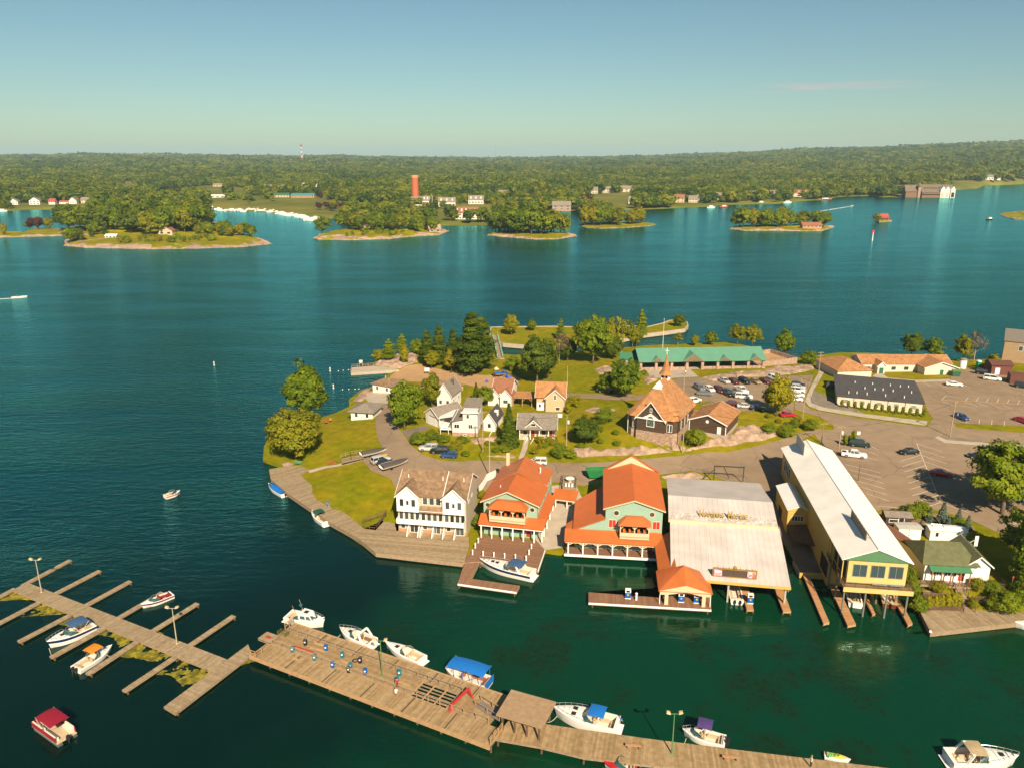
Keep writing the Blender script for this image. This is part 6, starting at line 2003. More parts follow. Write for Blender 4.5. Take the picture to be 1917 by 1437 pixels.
o=thing('storage_tank','white cylindrical tank with grey top behind the motel lawn','tank',(152.15,254.06,5.4))
MB().lathe([(1.1,-.5),(1.1,2.9),(.95,3.1),(.2,3.25)],(0,0,0),16).build('tank_shell',WHITE,o,smooth=True)
MB().lathe([(1.13,2.6),(1.13,2.95),(.97,3.16),(.3,3.3)],(0,0,0),16).build('tank_top',SHINGLE_GREY,o)
o=thing('portable_toilet','bright green portable toilet beside the white tank','toilet',(157.04,253.32,5.6))
wbox(o,-.6,.6,-.6,.6,-.2,2.2,mat('bright_green_plastic',(.02,.30,.15),.5),'cabin')
MB().loft([[(-.65,-.65,2.2),(.65,-.65,2.2),(.65,.65,2.2),(-.65,.65,2.2)],[(-.3,-.5,2.55),(.3,-.5,2.55),(.3,.5,2.55),(-.3,.5,2.55)]]).build('roof',WHITE,o)
MB().box(-.42,.42,-.64,-.6,0,1.9).build('door',mat('green_plastic_door',(.015,.22,.11),.5),o)
o=thing('skip_bin','dark green waste container beside the motel wing','container',(143.05,241.81,5.7),R(-15))
MB().loft([[(-1.,-.7,0),(1.,-.7,0),(1.,.7,0),(-1.,.7,0)],[(-1.2,-.9,1.9),(1.2,-.9,1.9),(1.2,.9,2.2),(-1.2,.9,2.2)]]).build('bin_body',GREEN_TRIM,o)
MB().slab([(-1.2,-.95,1.95),(1.2,-.95,1.95),(1.2,.95,2.27),(-1.2,.95,2.27)],.06).build('bin_lid',GREEN_POLE,o)
# ------------------------------------------------------------------ docks
WA=mat('plank_a',(.33,.225,.11),.85,var=.2,vscale=1.5)
WB_=mat('plank_b',(.29,.19,.09),.85,var=.2,vscale=1.5)
WC=mat('plank_c',(.37,.255,.135),.85,var=.2,vscale=1.5)
GA=[mat('grey_plank_%d' % i,c,.88,var=.18,vscale=1.5) for i,c in enumerate(((.31,.23,.135),(.28,.20,.115),(.345,.26,.16)))]
TA=[mat('tan_plank_%d' % i,c,.8,var=.12,vscale=1.5) for i,c in enumerate(((.45,.235,.105),(.41,.21,.09),(.48,.26,.12)))]
BA=[mat('brown_plank_%d' % i,c,.8,var=.12,vscale=1.5) for i,c in enumerate(((.25,.13,.075),(.225,.115,.065),(.27,.145,.085)))]
DOCKN={}
def planked(root,poly,z,d,w=.3,mats=None,t=.35,edge=None,zb=None):
 """deck: side boards plus planks laid across direction d (planks too fine to pick apart: one part)"""
 mats=mats or [WA,WB_,WC]
 P2=[(p[0],p[1]) for p in poly]
 MB().prism(P2,z-t,z-.045).build('deck_frame',edge or WOOD,root)
 bm=bmesh.new()
 f=bm.faces.new([bm.verts.new((x,y,0)) for x,y in P2])
 bmesh.ops.triangulate(bm,faces=[f])
 d=Vector((d[0],d[1],0)).normalized()
 s=[d.x*x+d.y*y for x,y in P2]
 for k in range(math.ceil(min(s)/w),math.floor(max(s)/w)+1):
  bmesh.ops.bisect_plane(bm,geom=bm.verts[:]+bm.edges[:]+bm.faces[:],dist=1e-5,plane_co=d*(k*w),plane_no=d)
 vs_,fs,ms=[],[],[]
 rnd=random.Random(int(abs(s[0])*100))
 pick={}
 for fc in bm.faces:
  c=fc.calc_center_median()
  k=math.floor(d.dot(c)/w)
  if k not in pick:
   pick[k]=(rnd.randrange(len(mats)),rnd.uniform(-.012,.012))
  mi,dz=pick[k]
  o=len(vs_)
  for v in fc.verts:
   a=d.dot(v.co)-(k+.5)*w
   q=v.co-d*(a*.05)
   vs_.append((q.x,q.y,z+dz))
  fs.append(tuple(range(o,o+len(fc.verts))))
  ms.append(mi)
 bm.free()
 me=bpy.data.meshes.new('planks')
 me.from_pydata(vs_,[],fs)
 for m_ in mats:
  me.materials.append(m_)
 me.polygons.foreach_set('material_index',ms)
 if me.polygons and me.polygons[0].normal.z<0:
  me.flip_normals()
 o=link('planks',me,root)
 o['kind']='stuff'
 return root
def dock(label,poly,z,d,name='dock',cat='dock',mats=None,piles=True,edge=None,group=None,t=.35,w=.3):
 r=thing(name,label,cat,(0,0,0),0,group)
 planked(r,poly,z,d,w,mats,t,edge)
 if piles:
  me=None
  for p in poly:
   c=Vector((sum(q[0] for q in poly)/len(poly),sum(q[1] for q in poly)/len(poly)))
   q=Vector((p[0],p[1])).lerp(c,.06)
   if me is None:
    o=MB().tube([(0,0,-2.5),(0,0,z-.1)],.15,8).build('pile',WOOD_DARK,r)
    me=o.data
   else:
    o=link('pile',me,r)
   o.location=(q.x,q.y,0)
 return r
def bar_poly(a,b,w):
 a,b=Vector(a[:2]),Vector(b[:2])
 n=(b-a).normalized()
 s=Vector((-n.y,n.x))*w/2
 return [tuple(a-s),tuple(b-s),tuple(b+s),tuple(a+s)]
def vec(a,b):
 return (b[0]-a[0],b[1]-a[1])
fp=[(-88.23,121.68,0.6),(-44.44,99.13,0.6),(-43.39,101.99,0.6),(-86.96,124.18,0.6)]
dock('long grey floating pier with finger berths on both sides',fp,.6,vec(fp[0],fp[1]),'floating_pier','pier',GA)
te=[(-48.42,91.31,0.6),(-46.22,89.9,0.6),(-39.92,103.17,0.6),(-41.39,105.79,0.6)]
dock('wide cross arm at the end of the floating pier',te,.604,vec(te[0],te[3]),'cross_pier','pier',GA)
UPF=[((-87.35,123.27,0.6),(-83.78,132.4,0.6)),((-80.01,120.61,0.6),(-76.2,128.48,0.6)),((-72.77,116.75,0.6),(-68.81,124.8,0.6)),((-65.36,112.97,0.6),(-61.4,121.05,0.6)),((-58.05,109.26,0.6),(-53.9,117.54,0.6)),((-50.47,105.56,0.6),(-46.38,113.8,0.6))]
LOF=[((-88.07,122.28,0.6),(-90.22,116.71,0.6)),((-81.2,117.95,0.6),(-84.69,110.46,0.6)),((-73.74,114.1,0.6),(-77.81,106.53,0.6)),((-66.15,110.38,0.6),(-70.45,102.54,0.6)),((-59.09,106.85,0.6),(-62.79,98.54,0.6)),((-51.46,102.72,0.6),(-55.56,94.7,0.6))]
for i,(a,b) in enumerate(UPF):
 dock('narrow finger berth on the far side of the floating pier, %s from the left' % ORD[i],bar_poly(a,b,.95),.588,vec(a,b),'finger_dock','dock',GA,group='finger berths of the floating pier',t=.25)
for i,(a,b) in enumerate(LOF):
 dock('narrow finger berth on the near side of the floating pier, %s from the left' % ORD[i],bar_poly(a,b,.95),.588,vec(a,b),'finger_dock','dock',GA,group='finger berths of the floating pier',t=.25)
def lamp(p,h,label,m=None,heads=2,rz=0.):
 t=thing('lamp_post',label,'lamp post',p,rz)
 m=m or GREEN_POLE
 MB().tube([(0,0,0),(0,0,h)],[.10,.06],8).lathe([(.24,0),(.24,.05),(.1,.12)],(0,0,0),8).build('pole',m,t)
 MB().bar((-.55,0,h),(.55,0,h),.07,.07).build('cross_arm',m,t)
 for s in ((-1,1) if heads==2 else (1,)):
  o=MB().loft([[(s*.5,-.22,h),(s*1.05,-.22,h+.18),(s*1.05,.22,h+.18),(s*.5,.22,h)],[(s*.55,-.16,h+.3),(s*.98,-.16,h+.42),(s*.98,.16,h+.42),(s*.55,.16,h+.3)]]).build('lamp_head',mat('lamp_housing',(.55,.42,.22),.5),t)
 return t
lamp((-82.56,120.95,0.6),6.3,'tall pale lamp post on the floating pier near the left edge',mat('galvanised',(.42,.36,.24),.5))
lamp((-52.61,105.95,0.6),6.3,'tall pale lamp post on the floating pier near its cross arm',mat('galvanised'))
lamp((-18.97,97.23,1.1),6.0,'green lamp post in the middle of the old plank pier')
lamp((20.33,81.93,1.1),6.0,'green lamp post with twin heads on the curved pier at the bottom')
O,rz,L=frame2((-39.88,102.24,1.1),(-2.82,83.22,1.1))
OP=t=thing('plank_pier','broad old wooden pier with railed middle deck and an open joist bay','pier',O,rz)
W_=9.5
for v0,v1,dz in ((0,3.4,0),(7.0,W_,0)):
 planked(t,[(0,v0),(L,v0),(L,v1),(0,v1)],dz,(1,0),.28)
u0,u1=L*.646,L*.79
planked(t,[(0,3.4),(u0,3.4),(u0,7.0),(0,7.0)],.03,(0,1),.28)
planked(t,[(u1,3.4),(L*.95,3.4),(L*.95,7.0),(u1,7.0)],.03,(1,0),.28)
for i in range(6):
 y=3.55+3.3*i/5
 MB().box(u0,u1,y-.06,y+.06,-.2,-.06).build('joist',WOOD,t)
for i in range(4):
 x=u0+(u1-u0)*i/3
 MB().box(x-.1,x+.1,3.4,7.0,-.06,.07).build('cross_beam',WOOD_TAN,t)
for k in range(1,6):
 for v0,v1 in ((0,3.4),(7.0,W_)):
  MB().box(L*k/6-.06,L*k/6+.06,v0+.05,v1-.05,.01,.03).build('expansion_joint',DARK,t)
railing(t,[(1.2,3.4,0),(L*.95,3.4,0)],1.05,WOOD,1.9,.08,1,post=.11)
railing(t,[(1.2,7.1,0),(L*.80,7.1,0)],1.05,WOOD,1.9,.08,1,post=.11)
railing(t,[(0,7.6,0),(0,W_,0)],1.1,WOOD_TAN,1.0,.09,1)
railing(t,[(L*.985,W_-.1,0),(L*.985,W_-2.2,0)],1.2,WOOD_TAN,2.2,.09,1)
railing(t,[(L,.1,0),(L,3.4,0)],1.1,WOOD_TAN,1.1,.09,2)
railing(t,[(.1,.1,0),(1.2,.1,0),(1.2,1.2,0)],.9,WOOD_TAN,.9,.09,1)
for v in (-.12,W_+.12):
 wbox(t,0,L,v-.1,v+.1,-.5,.08,WOOD_TAN,'fender_beam')
for i in range(12):
 for v in (.2,W_-.2):
  MB().tube([(L*i/11,v,-3.6),(L*i/11,v,-.1)],.16,8).build('pile',WOOD_DARK,t)
ROT=Matrix.Rotation(rz,3,'Z')
def opw(x,y,z=.0):
 return Vector(O)+ROT @ Vector((x,y,z))
rd=thing('hoist_frame','bright red steel hoist frame lying across the old pier','hoist',opw(u1+.7,3.5,.05),rz)
MB().bar((0,0,.55),(.9,3.4,1.5),.3,.3).build('boom',RED,rd)
MB().bar((-.1,-.4,0),(0,0,.6),.2,.2).bar((.4,-.4,0),(.1,.1,.6),.2,.2).build('strut',RED,rd)
MB().bar((.9,3.4,1.5),(.7,3.7,0),.16,.16).bar((.9,3.4,1.5),(1.5,3.4,0),.16,.16).build('end_leg',RED,rd)
rp=thing('gangway','grey wooden ramp leading up to the open shelter','ramp',opw(L*.87,5.6,.03),rz-.1)
MB().slab([(0,0,.1),(4.6,-1.0,.5),(4.9,.4,.5),(.3,1.4,.1)],.12).build('ramp_deck',mat('grey_ramp',(.22,.18,.16),.8),rp)
for s in (0,1.4):
 railing(rp,[(0,s,.1),(4.7,s-1.0,.5)],.8,WOOD_TAN,2.4,.08,0)
BLU=mat('blue_plastic',(.006,.10,.36),.45,var=.05)
TEALP=mat('teal_plastic',(.01,.17,.24),.45,var=.05)
def barrel(p,m,label,tip=0.):
 t=thing('barrel',label,'barrel',p)
 MB().lathe([(.27,0),(.31,.12),(.31,.42),(.325,.45),(.31,.48),(.31,.82),(.27,.94)],(0,0,0),14).build('barrel_body',m,t,smooth=True)
 MB().lathe([(.25,.9),(.25,.955),(.05,.96)],(0,0,0),12).build('barrel_lid',m if m is not BLACK else SHINGLE_DARK,t)
 MB().box(-.12,.12,-.335,-.31,.55,.75).build('barrel_label',WHITE,t)
 return t
BL=[((-28.59,103.45,1.15),BLU),((-33.62,103.07,1.15),TEALP),((-29.74,101.06,1.15),TEALP),((-25.7,101.69,1.15),TEALP),((-26.64,99.33,1.15),BLU),((-23.96,99.05,1.15),TEALP),((-21.52,97.75,1.15),BLU),((-16.48,97.41,1.15),TEALP),((-16.59,95.71,1.15),TEALP),((-32.11,104.84,1.15),BLACK),((-22.77,100.41,1.15),BLACK),((-24.04,98.21,1.15),BLACK)]
for nm,mm in (('blue',BLU),('teal',TEALP),('black',BLACK)):
 number_labels([barrel(p,mm,'%s plastic barrel on the old plank pier' % nm) for p,m_ in BL if m_ is mm])
for a,b,nm in (((-33.71,104.45,1.2),(-30.4,102.85,1.2),'red'),((-31.17,104.07,1.2),(-28.62,103.11,1.2),'pale'),((-30.75,105.23,1.2),(-29.21,104.65,1.2),'tan'),((-25.84,100.88,1.2),(-24.23,100.16,1.2),'orange-brown'),((-16.32,95.98,1.2),(-14.7,95.15,1.2),'brown'),((-33.24,101.43,1.2),(-32.22,100.99,1.2),'small brown')):
 o=MB().bar((a[0],a[1],1.2),(b[0],b[1],1.2),.3 if nm != 'red' else .16,.14).build('timber',RED if nm=='red' else WOOD_TAN)
 tag(o,'%s timber lying on the old plank pier deck' % nm,'timber')
o=MB().loft([[(.42*math.cos(k*.524)*(1+.25*math.cos(q)),.42*math.sin(k*.524)*(1+.25*math.cos(q)),.1+.1*math.sin(q)) for q in (0,1.57,3.14,4.71)] for k in range(13)],caps=False).build('tyre',BLACK,None,(-23.56,100.77,1.15))
tag(o,'black tyre lying beside a black barrel on the pier','tyre')
t=thing('pallet_stack','low grey pallet stack with red lettering at the pier corner','pallets',(-38.23,106.29,1.15),rz)
MB().box(-1.3,1.3,-1.0,1.0,0,.12).box(-1.3,1.3,-1.0,1.0,.3,.4).build('pallet',GA[0],t)
MB().box(-1.25,1.25,-.95,.95,.12,.3).build('pallet_block',WOOD_DARK,t)
MB().box(-.5,.5,-.25,.25,.4,.41).build('lettering',RED,t)
t=thing('crate','green wire crate by the pallets on the pier','crate',(-36.32,107.49,1.15),rz)
for z in (.05,.35,.65):
 MB().bar((-.8,-.4,z),(.8,-.4,z),.05,.05).bar((-.8,.4,z),(.8,.4,z),.05,.05).bar((-.8,-.4,z),(-.8,.4,z),.05,.05).bar((.8,-.4,z),(.8,.4,z),.05,.05).build('crate_rail',mat('olive_paint',(.12,.13,.03),.7),t)
posts(t,[(-.8,-.4),(.8,-.4),(-.8,.4),(.8,.4)],0,.7,mat('olive_paint'),.06)
O2,rz2,L2=frame2((-1.24,86.3,1.1),(3.5,84.29,1.1))
t=thing('pier_shelter','open timber shelter with flat tan roof where the two piers meet','shelter',O2,rz2)
MB().slab([(-.7,-.6,2.55),(L2+.7,-.6,2.55),(L2+.7,4.6,2.75),(-.7,4.6,2.75)],.22).build('roof',mat('tan_felt_roof',(.33,.22,.125),.9,var=.15,vscale=1.5),t)
posts(t,[(L2*i/3,0) for i in range(4)]+[(L2*i/3,4.) for i in range(4)],0,2.5,WOOD_DARK,.2)
railing(t,[(0,4,0),(L2,4,0)],1.,WOOD,1.8)
b=MB()
for i in range(4):
 b.bar((L2*i/3,0,1.8),(L2*i/3+(.6 if i<3 else -.6),0,2.4),.1,.1)
b.build('brace',WOOD_TAN,t)
q1=[(-2.45,84.61,1.1),(3.56,83.13,1.1),(9.17,81.24,1.1),(16.66,80.02,1.1),(18.15,84.5,1.1),(11.31,85.89,1.1),(4.86,87.2,1.1),(0.21,89.09,1.1)]
dock('curved wooden pier running along the bottom of the picture',q1,1.1,vec(q1[1],q1[3]),'curved_pier','pier')
q2=[(16.66,80.02,1.1),(39.05,77.29,1.1),(54.45,78.14,1.1),(28.84,82.6,1.1),(18.15,84.5,1.1)]
dock('outer stretch of the curved pier with orange benches, leaving at the bottom edge',q2,1.096,vec(q2[0],q2[1]),'curved_pier','pier')
for p,nm in (((15.55,82.87,1.1),'left of the green lamp post'),((27.47,80.87,1.1),'right of the green lamp post')):
 t=thing('bench','orange plank bench on the curved pier, '+nm,'bench',p,R(-8))
 MB().box(-1.0,1.0,-.2,.2,.42,.5).build('seat',TA[0],t)
 for s in (-1,1):
  MB().box(s*.75-.06,s*.75+.06,-.18,.18,0,.42).build('leg',WOOD_DARK,t)
bw=[(-58.97,175.61,1.2),(-55.72,176.99,1.2),(-51.87,177.81,1.2),(-49.28,175.04,1.2),(-50.26,171.65,1.2),(-40.68,158.3,1.2),(-30.17,144.19,1.2),(-30.71,140.18,1.2),(-37.38,146.62,1.2),(-50.71,161.72,1.2),(-56.75,169.58,1.2)]
dock('grey boardwalk along the lawn with a bench and two moored boats',bw,1.2,vec(bw[9],bw[7]),'boardwalk','boardwalk',GA,t=.9)
tw=[(-30.72,140.22,1.18),(-26.13,134.16,1.18),(-19.3,132.56,1.18),(-8.9,130.19,1.18),(-8.36,137.03,1.18),(-8.68,140.77,1.18),(-23.5,143.27,1.18),(-24.43,148.8,1.18),(-26.31,148.8,1.18),(-27.71,143.55,1.18),(-30.18,144.23,1.18)]
dock('wide grey plank terrace in front of the white townhouses',tw,1.18,(0.16,1),'plank_terrace','terrace',GA,t=.9,w=.34)
ut=[(-8.93,130.41,1.15),(-6.22,141.61,1.15),(4.88,138.92,1.15),(6.43,135.17,1.15),(4.86,127.47,1.15),(2.6,129.83,1.15),(-6.03,130.72,1.15)]
T1D=dock('brown plank terrace with white bollards in front of the smaller teal shop',ut,1.15,(.2,1),'plank_terrace','terrace',BA,t=.6)
MB().bar((6.38,135.12,1.1),(4.8,127.43,1.1),.16,.3).build('white_edge',WHITE,T1D)
uu=[(-8.89,130.72,1),(-6.06,130.9,1),(-7.29,124.85,1),(1.37,122.48,1),(0.8,120.43,1),(-9.69,123.21,1)]
UD=dock('hook-shaped brown dock around the blue and white cruiser',uu,1.0,vec(uu[2],uu[3]),'hook_dock','dock',BA,t=.5)
MB().bar((uu[5][0],uu[5][1]-.08,.85),(uu[4][0],uu[4][1]-.08,.85),.12,.3).build('white_edge',WHITE,UD)
fd=[(13.05,117.07,1),(33.46,114.91,1),(34.83,120.86,1),(26.11,121.82,1),(25.9,118.5,1),(13.36,120.35,1)]
FD=dock('brown fuel dock with white edge and blue pumps',fd,1.0,vec(fd[0],fd[1]),'fuel_dock','dock',BA,t=.5)
MB().bar((fd[0][0],fd[0][1]-.08,.85),(fd[1][0],fd[1][1]-.08,.85),.12,.3).build('white_edge',WHITE,FD)
for lb,po in (('slip dock with the blue pump under the boathouse',[(40.49,122.58,0.8),(41.95,122.58,0.8),(40.7,115.23,0.8),(39.55,115.23,0.8)]),('slip dock at the corner post of the boathouse',[(46.34,122.16,0.8),(47.9,122.16,0.8),(46.81,114.7,0.8),(45.48,114.7,0.8)]),
   ('long tan slip dock left of the yellow hall',[(53.18,127.02,0.7),(54.21,126.73,0.7),(52.07,111.64,0.7),(50.96,111.26,0.7)]),('tan slip dock under the left corner of the hall',[(57.04,126.32,0.7),(58.41,126.61,0.7),(56.18,111.08,0.7),(54.65,110.62,0.7)]),
   ('short thin slip dock between the two boats under the hall',[(61.68,122.95,0.7),(62.32,122.95,0.7),(60.76,114.26,0.7),(60.14,113.92,0.7)]),('tan slip dock under the right corner of the hall',[(66.5,121.85,0.7),(67.51,121.85,0.7),(65.58,111.4,0.7),(64.54,110.8,0.7)])):
 dock('tan '+lb if not lb.startswith(('tan','long','short')) else lb,po,po[0][2],vec(po[0],po[3]),'slip_dock','dock',TA,t=.4,edge=WOOD_TAN)
qd=[(68.26,114.52,1),(66.96,108.44,1),(83.74,111.37,1),(93.43,113.62,1),(94.76,116.85,1),(85.52,114.18,1),(77.25,115.16,1)]
QD=dock('grey timber quay with white corner post below the restaurant garden',qd,1.0,vec(qd[1],qd[2]),'timber_quay','dock',GA,t=.9,w=.45)
MB().tube([(67.03,108.58,1),(65.83,106.64,2.3)],.2,10).build('corner_post',WHITE,QD)
yq=[(52.57,127.05,0.95),(56.83,126.47,0.95),(56.61,125.89,0.95),(52.22,125.89,0.95)]
tag(MB().bar((*yq[0][:2],.5),(*yq[1][:2],.5),.4,1.0).build('quay_wall',YELLOW),'yellow quay edge at the end of the boat yard','wall')
tag(MB().bar((*(53.08,131.53,0.9)[:2],.4),(*(52.67,127.31,0.9)[:2],.4),.3,1.1).build('quay_wall',CONCRETE),'grey quay edge along the boat yard slope','wall')
for i,p in enumerate(((-7.51,133.38,1.15),(-7.1,135.98,1.15),(-6.61,138.18,1.15),(-5.48,132.91,1.15),(-3.44,132.45,1.15),(-1.4,132.09,1.15),(0.64,131.72,1.15),(2.66,131.08,1.15),(3.25,133.38,1.15),(3.76,135.74,1.15))):
 o=thing('bollard','short white bollard post edging the brown terrace','bollard',p,0,'white bollards of the brown terrace')
 MB().box(-.11,.11,-.11,.11,0,.95).build('post',WHITE,o)
 MB().loft([[(-.14,-.14,.95),(.14,-.14,.95),(.14,.14,.95),(-.14,.14,.95)],[(-.03,-.03,1.08),(.03,-.03,1.08),(.03,.03,1.08),(-.03,.03,1.08)]]).build('cap',WHITE,o)
for p,nm in (((19.96,118.5,1),'alone in the middle of the fuel dock'),((28.87,117.35,1),'at the left pier of the kiosk arch'),((31.45,117.08,1),'at the right pier of the kiosk arch'),((40.66,117.28,0.8),'on the slip dock under the boathouse')):
 t=thing('fuel_pump','blue and white fuel pump '+nm,'fuel pump',p,R(-6))
 MB().box(-.45,.45,-.3,.3,0,1.15).build('pump_body',BLU,t)
 MB().box(-.48,.48,-.32,.32,1.15,1.75).build('pump_head',WHITE,t)
 MB().box(-.3,.3,-.34,-.32,1.25,1.62).build('display',DARK,t)
 MB().lathe([(.16,0),(.16,.03)],(0,0,0),10).build('badge',mat('yellow_badge',(.6,.42,.03),.5),t,(0,-.3,.75)).rotation_euler=(R(90),0,0)
 MB().tube([(.46,0,1.0),(.62,-.1,.6),(.5,-.15,.3)],.035,6).build('hose',BLACK,t)
 wbox(t,-.5,.5,-.36,.36,-.02,.12,WHITE,'pump_foot')
t=thing('dock_pedestal','white dock pedestal with lamp near the lone fuel pump','pedestal',(21.3,117.82,1))
MB().box(-.14,.14,-.14,.14,0,1.1).lathe([(.2,1.1),(.25,1.3),(.06,1.45)],(0,0,0),8).build('column',WHITE,t)
bp_=[(-56.54,263.43,1),(-48.32,265.46,1),(-40.21,267.33,1),(-42.67,270.56,1),(-50.18,272.89,1),(-57.6,270.56,1)]
t=thing('bathing_pier','pale concrete bathing pier with rails beside the sandy beach','pier')
MB().prism([p[:2] for p in bp_],-2,1.0).build('pier_block',CONCRETE,t)
railing(t,[bp_[0],bp_[5],bp_[4]],1.1,WOOD_TAN,2.2)
t=thing('lifeguard_chair','tall wooden lifeguard chair on the bathing pier','chair',(-54.22,270.18,1),.2)
for x in (-.5,.5):
 for y in (-.45,.45):
  MB().bar((x*1.2,y*1.2,0),(x*.8,y*.8,2.3),.1,.1).build('leg',WOOD_TAN,t)
MB().box(-.6,.6,-.5,.5,1.7,1.8).build('seat',WOOD_TAN,t)
MB().box(-.6,.6,.42,.5,1.8,2.7).build('backrest',WHITE,t)
bl=[]
for p in ((-62.17,268.92,0.1),(-60.62,269.86,0.1),(-58.83,270.43,0.1),(-62.26,247.31,0.1),(-55.89,246.03,0.1),(-53.89,246.35,0.1),(-51.85,246.51,0.1),(-50.67,246.83,0.1)):
 o=thing('float','small white swim-line float off the beach','float',p,0,'white floats of the swimming area')
 MB().lathe([(.06,-.12),(.2,-.02),(.2,.1),(.06,.2)],(0,0,0),10).build('float_ball',WHITE,o,smooth=True)
for p,nm in (((-65.12,268.91,0),'near the bathing pier end'),((-59.24,247.65,0),'nearer the shore trees'),((-109.65,277.14,0),'standing alone in the open water')):
 o=thing('marker_buoy','white stick buoy with orange band '+nm,'buoy',p)
 MB().lathe([(.22,-.5),(.24,.1),(.2,1.1),(.15,1.5)],(0,0,0),10).build('buoy_body',WHITE,o,smooth=True)
 MB().lathe([(.225,.55),(.215,.9)],(0,0,0),10).build('band',mat('orange_band',(.6,.12,.02),.5),o)
O,rz,L=frame2((-4.44,279.63,2.4),(-6.99,315.32,2.2))
t=thing('footbridge','pale green steel truss footbridge to the grassy outer island','bridge',O,rz)
BGR=mat('bridge_green',(.24,.42,.31),.6,var=.05)
wbox(t,-1.5,L+1,-1.0,1.0,-.2,.05,WOOD,'bridge_deck')
for s in (-1,1):
 b=MB().bar((-1,s,.1),(L+1,s,.1),.14,.18).bar((-1,s,1.7),(L+1,s,1.7),.14,.16)
 n=8
 for i in range(n):
  xa,xb=-1+(L+2)*i/n,-1+(L+2)*(i+1)/n
  b.bar((xa,s,.1),(xa,s,1.7),.1,.1).bar((xa,s,.1),(xb,s,1.7),.08,.08)
 b.build('truss',BGR,t)
for x in (-1,L+.5):
 wbox(t,x-.5,x+.6,-1.6,1.6,-2.5,-.21,CONCRETE,'abutment')
WEED=mat('floating_weed',(.26,.22,.012),.9,var=.5,vscale=1.2,col2=(.12,.105,.010),c2scale=.9,coords='World')
def weed(poly,seed):
 from mathutils import noise as nz
 bm=cut_poly(poly,.35,False)
 bad=[f for f in bm.faces if nz.noise(f.calc_center_median()*.42+Vector((seed,0,0)))+.5*nz.noise(f.calc_center_median()*1.3)>.22]
 bmesh.ops.delete(bm,geom=bad,context='FACES')
 for v in bm.verts:
  v.co.z=.025+.03*nz.noise(v.co*2.)
  v.co.x+=.25*nz.noise(v.co*1.7)
  v.co.y+=.25*nz.noise(v.co*1.7+Vector((3,7,0)))
 me=bpy.data.meshes.new('algae')
 bm.to_mesh(me)
 bm.free()
 me.materials.append(WEED)
 o=link('algae',me)
 return tag(o,'yellow-green floating weed against the floating pier',kind='stuff')
for i,po in enumerate(([(-51.69,103.56,0),(-44.85,99.94,0),(-46.54,96.86,0),(-47.79,96.2,0),(-49.34,97.87,0),(-50.95,99.07,0),(-52.94,99.07,0)],[(-59.1,107.21,0),(-52.46,103.75,0),(-54.18,101.91,0),(-58.18,103.19,0),(-60.55,103.38,0)],[(-66.61,110.86,0),(-60.11,107.6,0),(-61.65,105.65,0),(-63.7,108.4,0),(-66.74,109.21,0)],
      [(-81.42,118.59,0),(-75.04,115.17,0),(-77.8,114.73,0),(-80.17,114.5,0),(-83.03,114.28,0)],[(-90.14,121.21,0),(-88.68,122.68,0),(-82.29,119.2,0),(-85.2,119.53,0),(-89.3,119.06,0)],[(-73.8,114.73,0),(-72.21,113.63,0),(-72.92,110.86,0),(-75.59,110.86,0)],[(-57.5,110.03,0),(-55.35,109.21,0),(-55.51,108.2,0)],[(-41.83,100.9,0),(-40.62,103.48,0),(-39.11,102.36,0),(-41.04,101.26,0)])):
 weed(po,i*3.3)
# ------------------------------------------------------------------ boats
def at(bow,stern):
 """mid point, heading and length of a boat from its bow and stern points on the water"""
 a,b=Vector(bow[:2]),Vector(stern[:2])
 d=a-b
 return (*((a+b)/2),0.),math.atan2(d.y,d.x),d.length
NAVY=mat('navy_hull',(.012,.025,.09),.35,var=0.)
BLUEC=mat('slate_blue_canvas',(.045,.10,.21),.7,var=.06)
def cruiser(label,bow,stern,B,fb,canv=None,stripe=None,arch=False,rail=True,cockpit=.5,hatches=((8,0),),can=(.12,.42),seats=3,canw=.8,canh=1.25,platform=True,**k):
 p,rz,L=at(bow,stern)
 L-=.5 if platform else 0
 r,d=boat(L,B,fb,label,p,rz,cockpit,stripe,seats=seats,**k)
 screen(r,d,.5)
 if rail:
  bow_rail(r,d)
 for i,dy in hatches:
  hatch(r,d,i,dy)
 if platform:
  MB().box(-L/2-.55,-L/2,-B*.4,B*.4,.1,.2).build('swim_platform',GEL,r)
 if canv is not None:
  canopy(r,-L/2+L*can[0],-L/2+L*can[1],B*.42*canw/.8,fb+.1,fb+canh,canv)
 if arch:
  x=-L/2+L*.22
  MB().bar((x-.3,-B*.45,fb),(x+.5,-B*.38,fb+1.2),.35,.12).bar((x-.3,B*.45,fb),(x+.5,B*.38,fb+1.2),.35,.12).bar((x+.5,-B*.4,fb+1.2),(x+.5,B*.4,fb+1.2),.4,.12).build('radar_arch',GEL,r)
 return r,d,L
cruiser('large white cruiser with slate-blue canvas and dark stripe in the hook-shaped dock',(-6.29,131.26,0.5),(4.11,126.39,0.3),3.4,1.25,BLUEC,NAVY,True,cockpit=.48,hatches=((8,0),(9,0)),can=(.16,.42))
cruiser('white and blue cruiser with slate-blue canopy on the floating pier',(-72.74,105.08,0.4),(-68.11,111.04,0.3),3.0,1.1,BLUEC,NAVY,cockpit=.55,can=(.14,.52),canh=1.5)
r,d,L=cruiser('small white runabout with orange canopy and twin black outboards',(-62.38,105.22,0.3),(-65.08,99.57,0.2),2.5,.75,mat('orange_canvas',(.62,.22,.012),.65,var=.05),cockpit=.62,can=(.34,.66),rail=False,hatches=(),platform=False,canh=1.5)
outboard(r,-L/2-.15,-.35)
outboard(r,-L/2-.15,.35)
cruiser('white bowrider with maroon seats on a far finger berth',(-63.16,116.59,0.3),(-59.49,120.5,0.2),2.2,.7,None,mat('maroon_stripe',(.12,.01,.015),.4),cockpit=.68,rail=False,hatches=(),seatm=mat('maroon_vinyl',(.24,.02,.03),.6),platform=False)
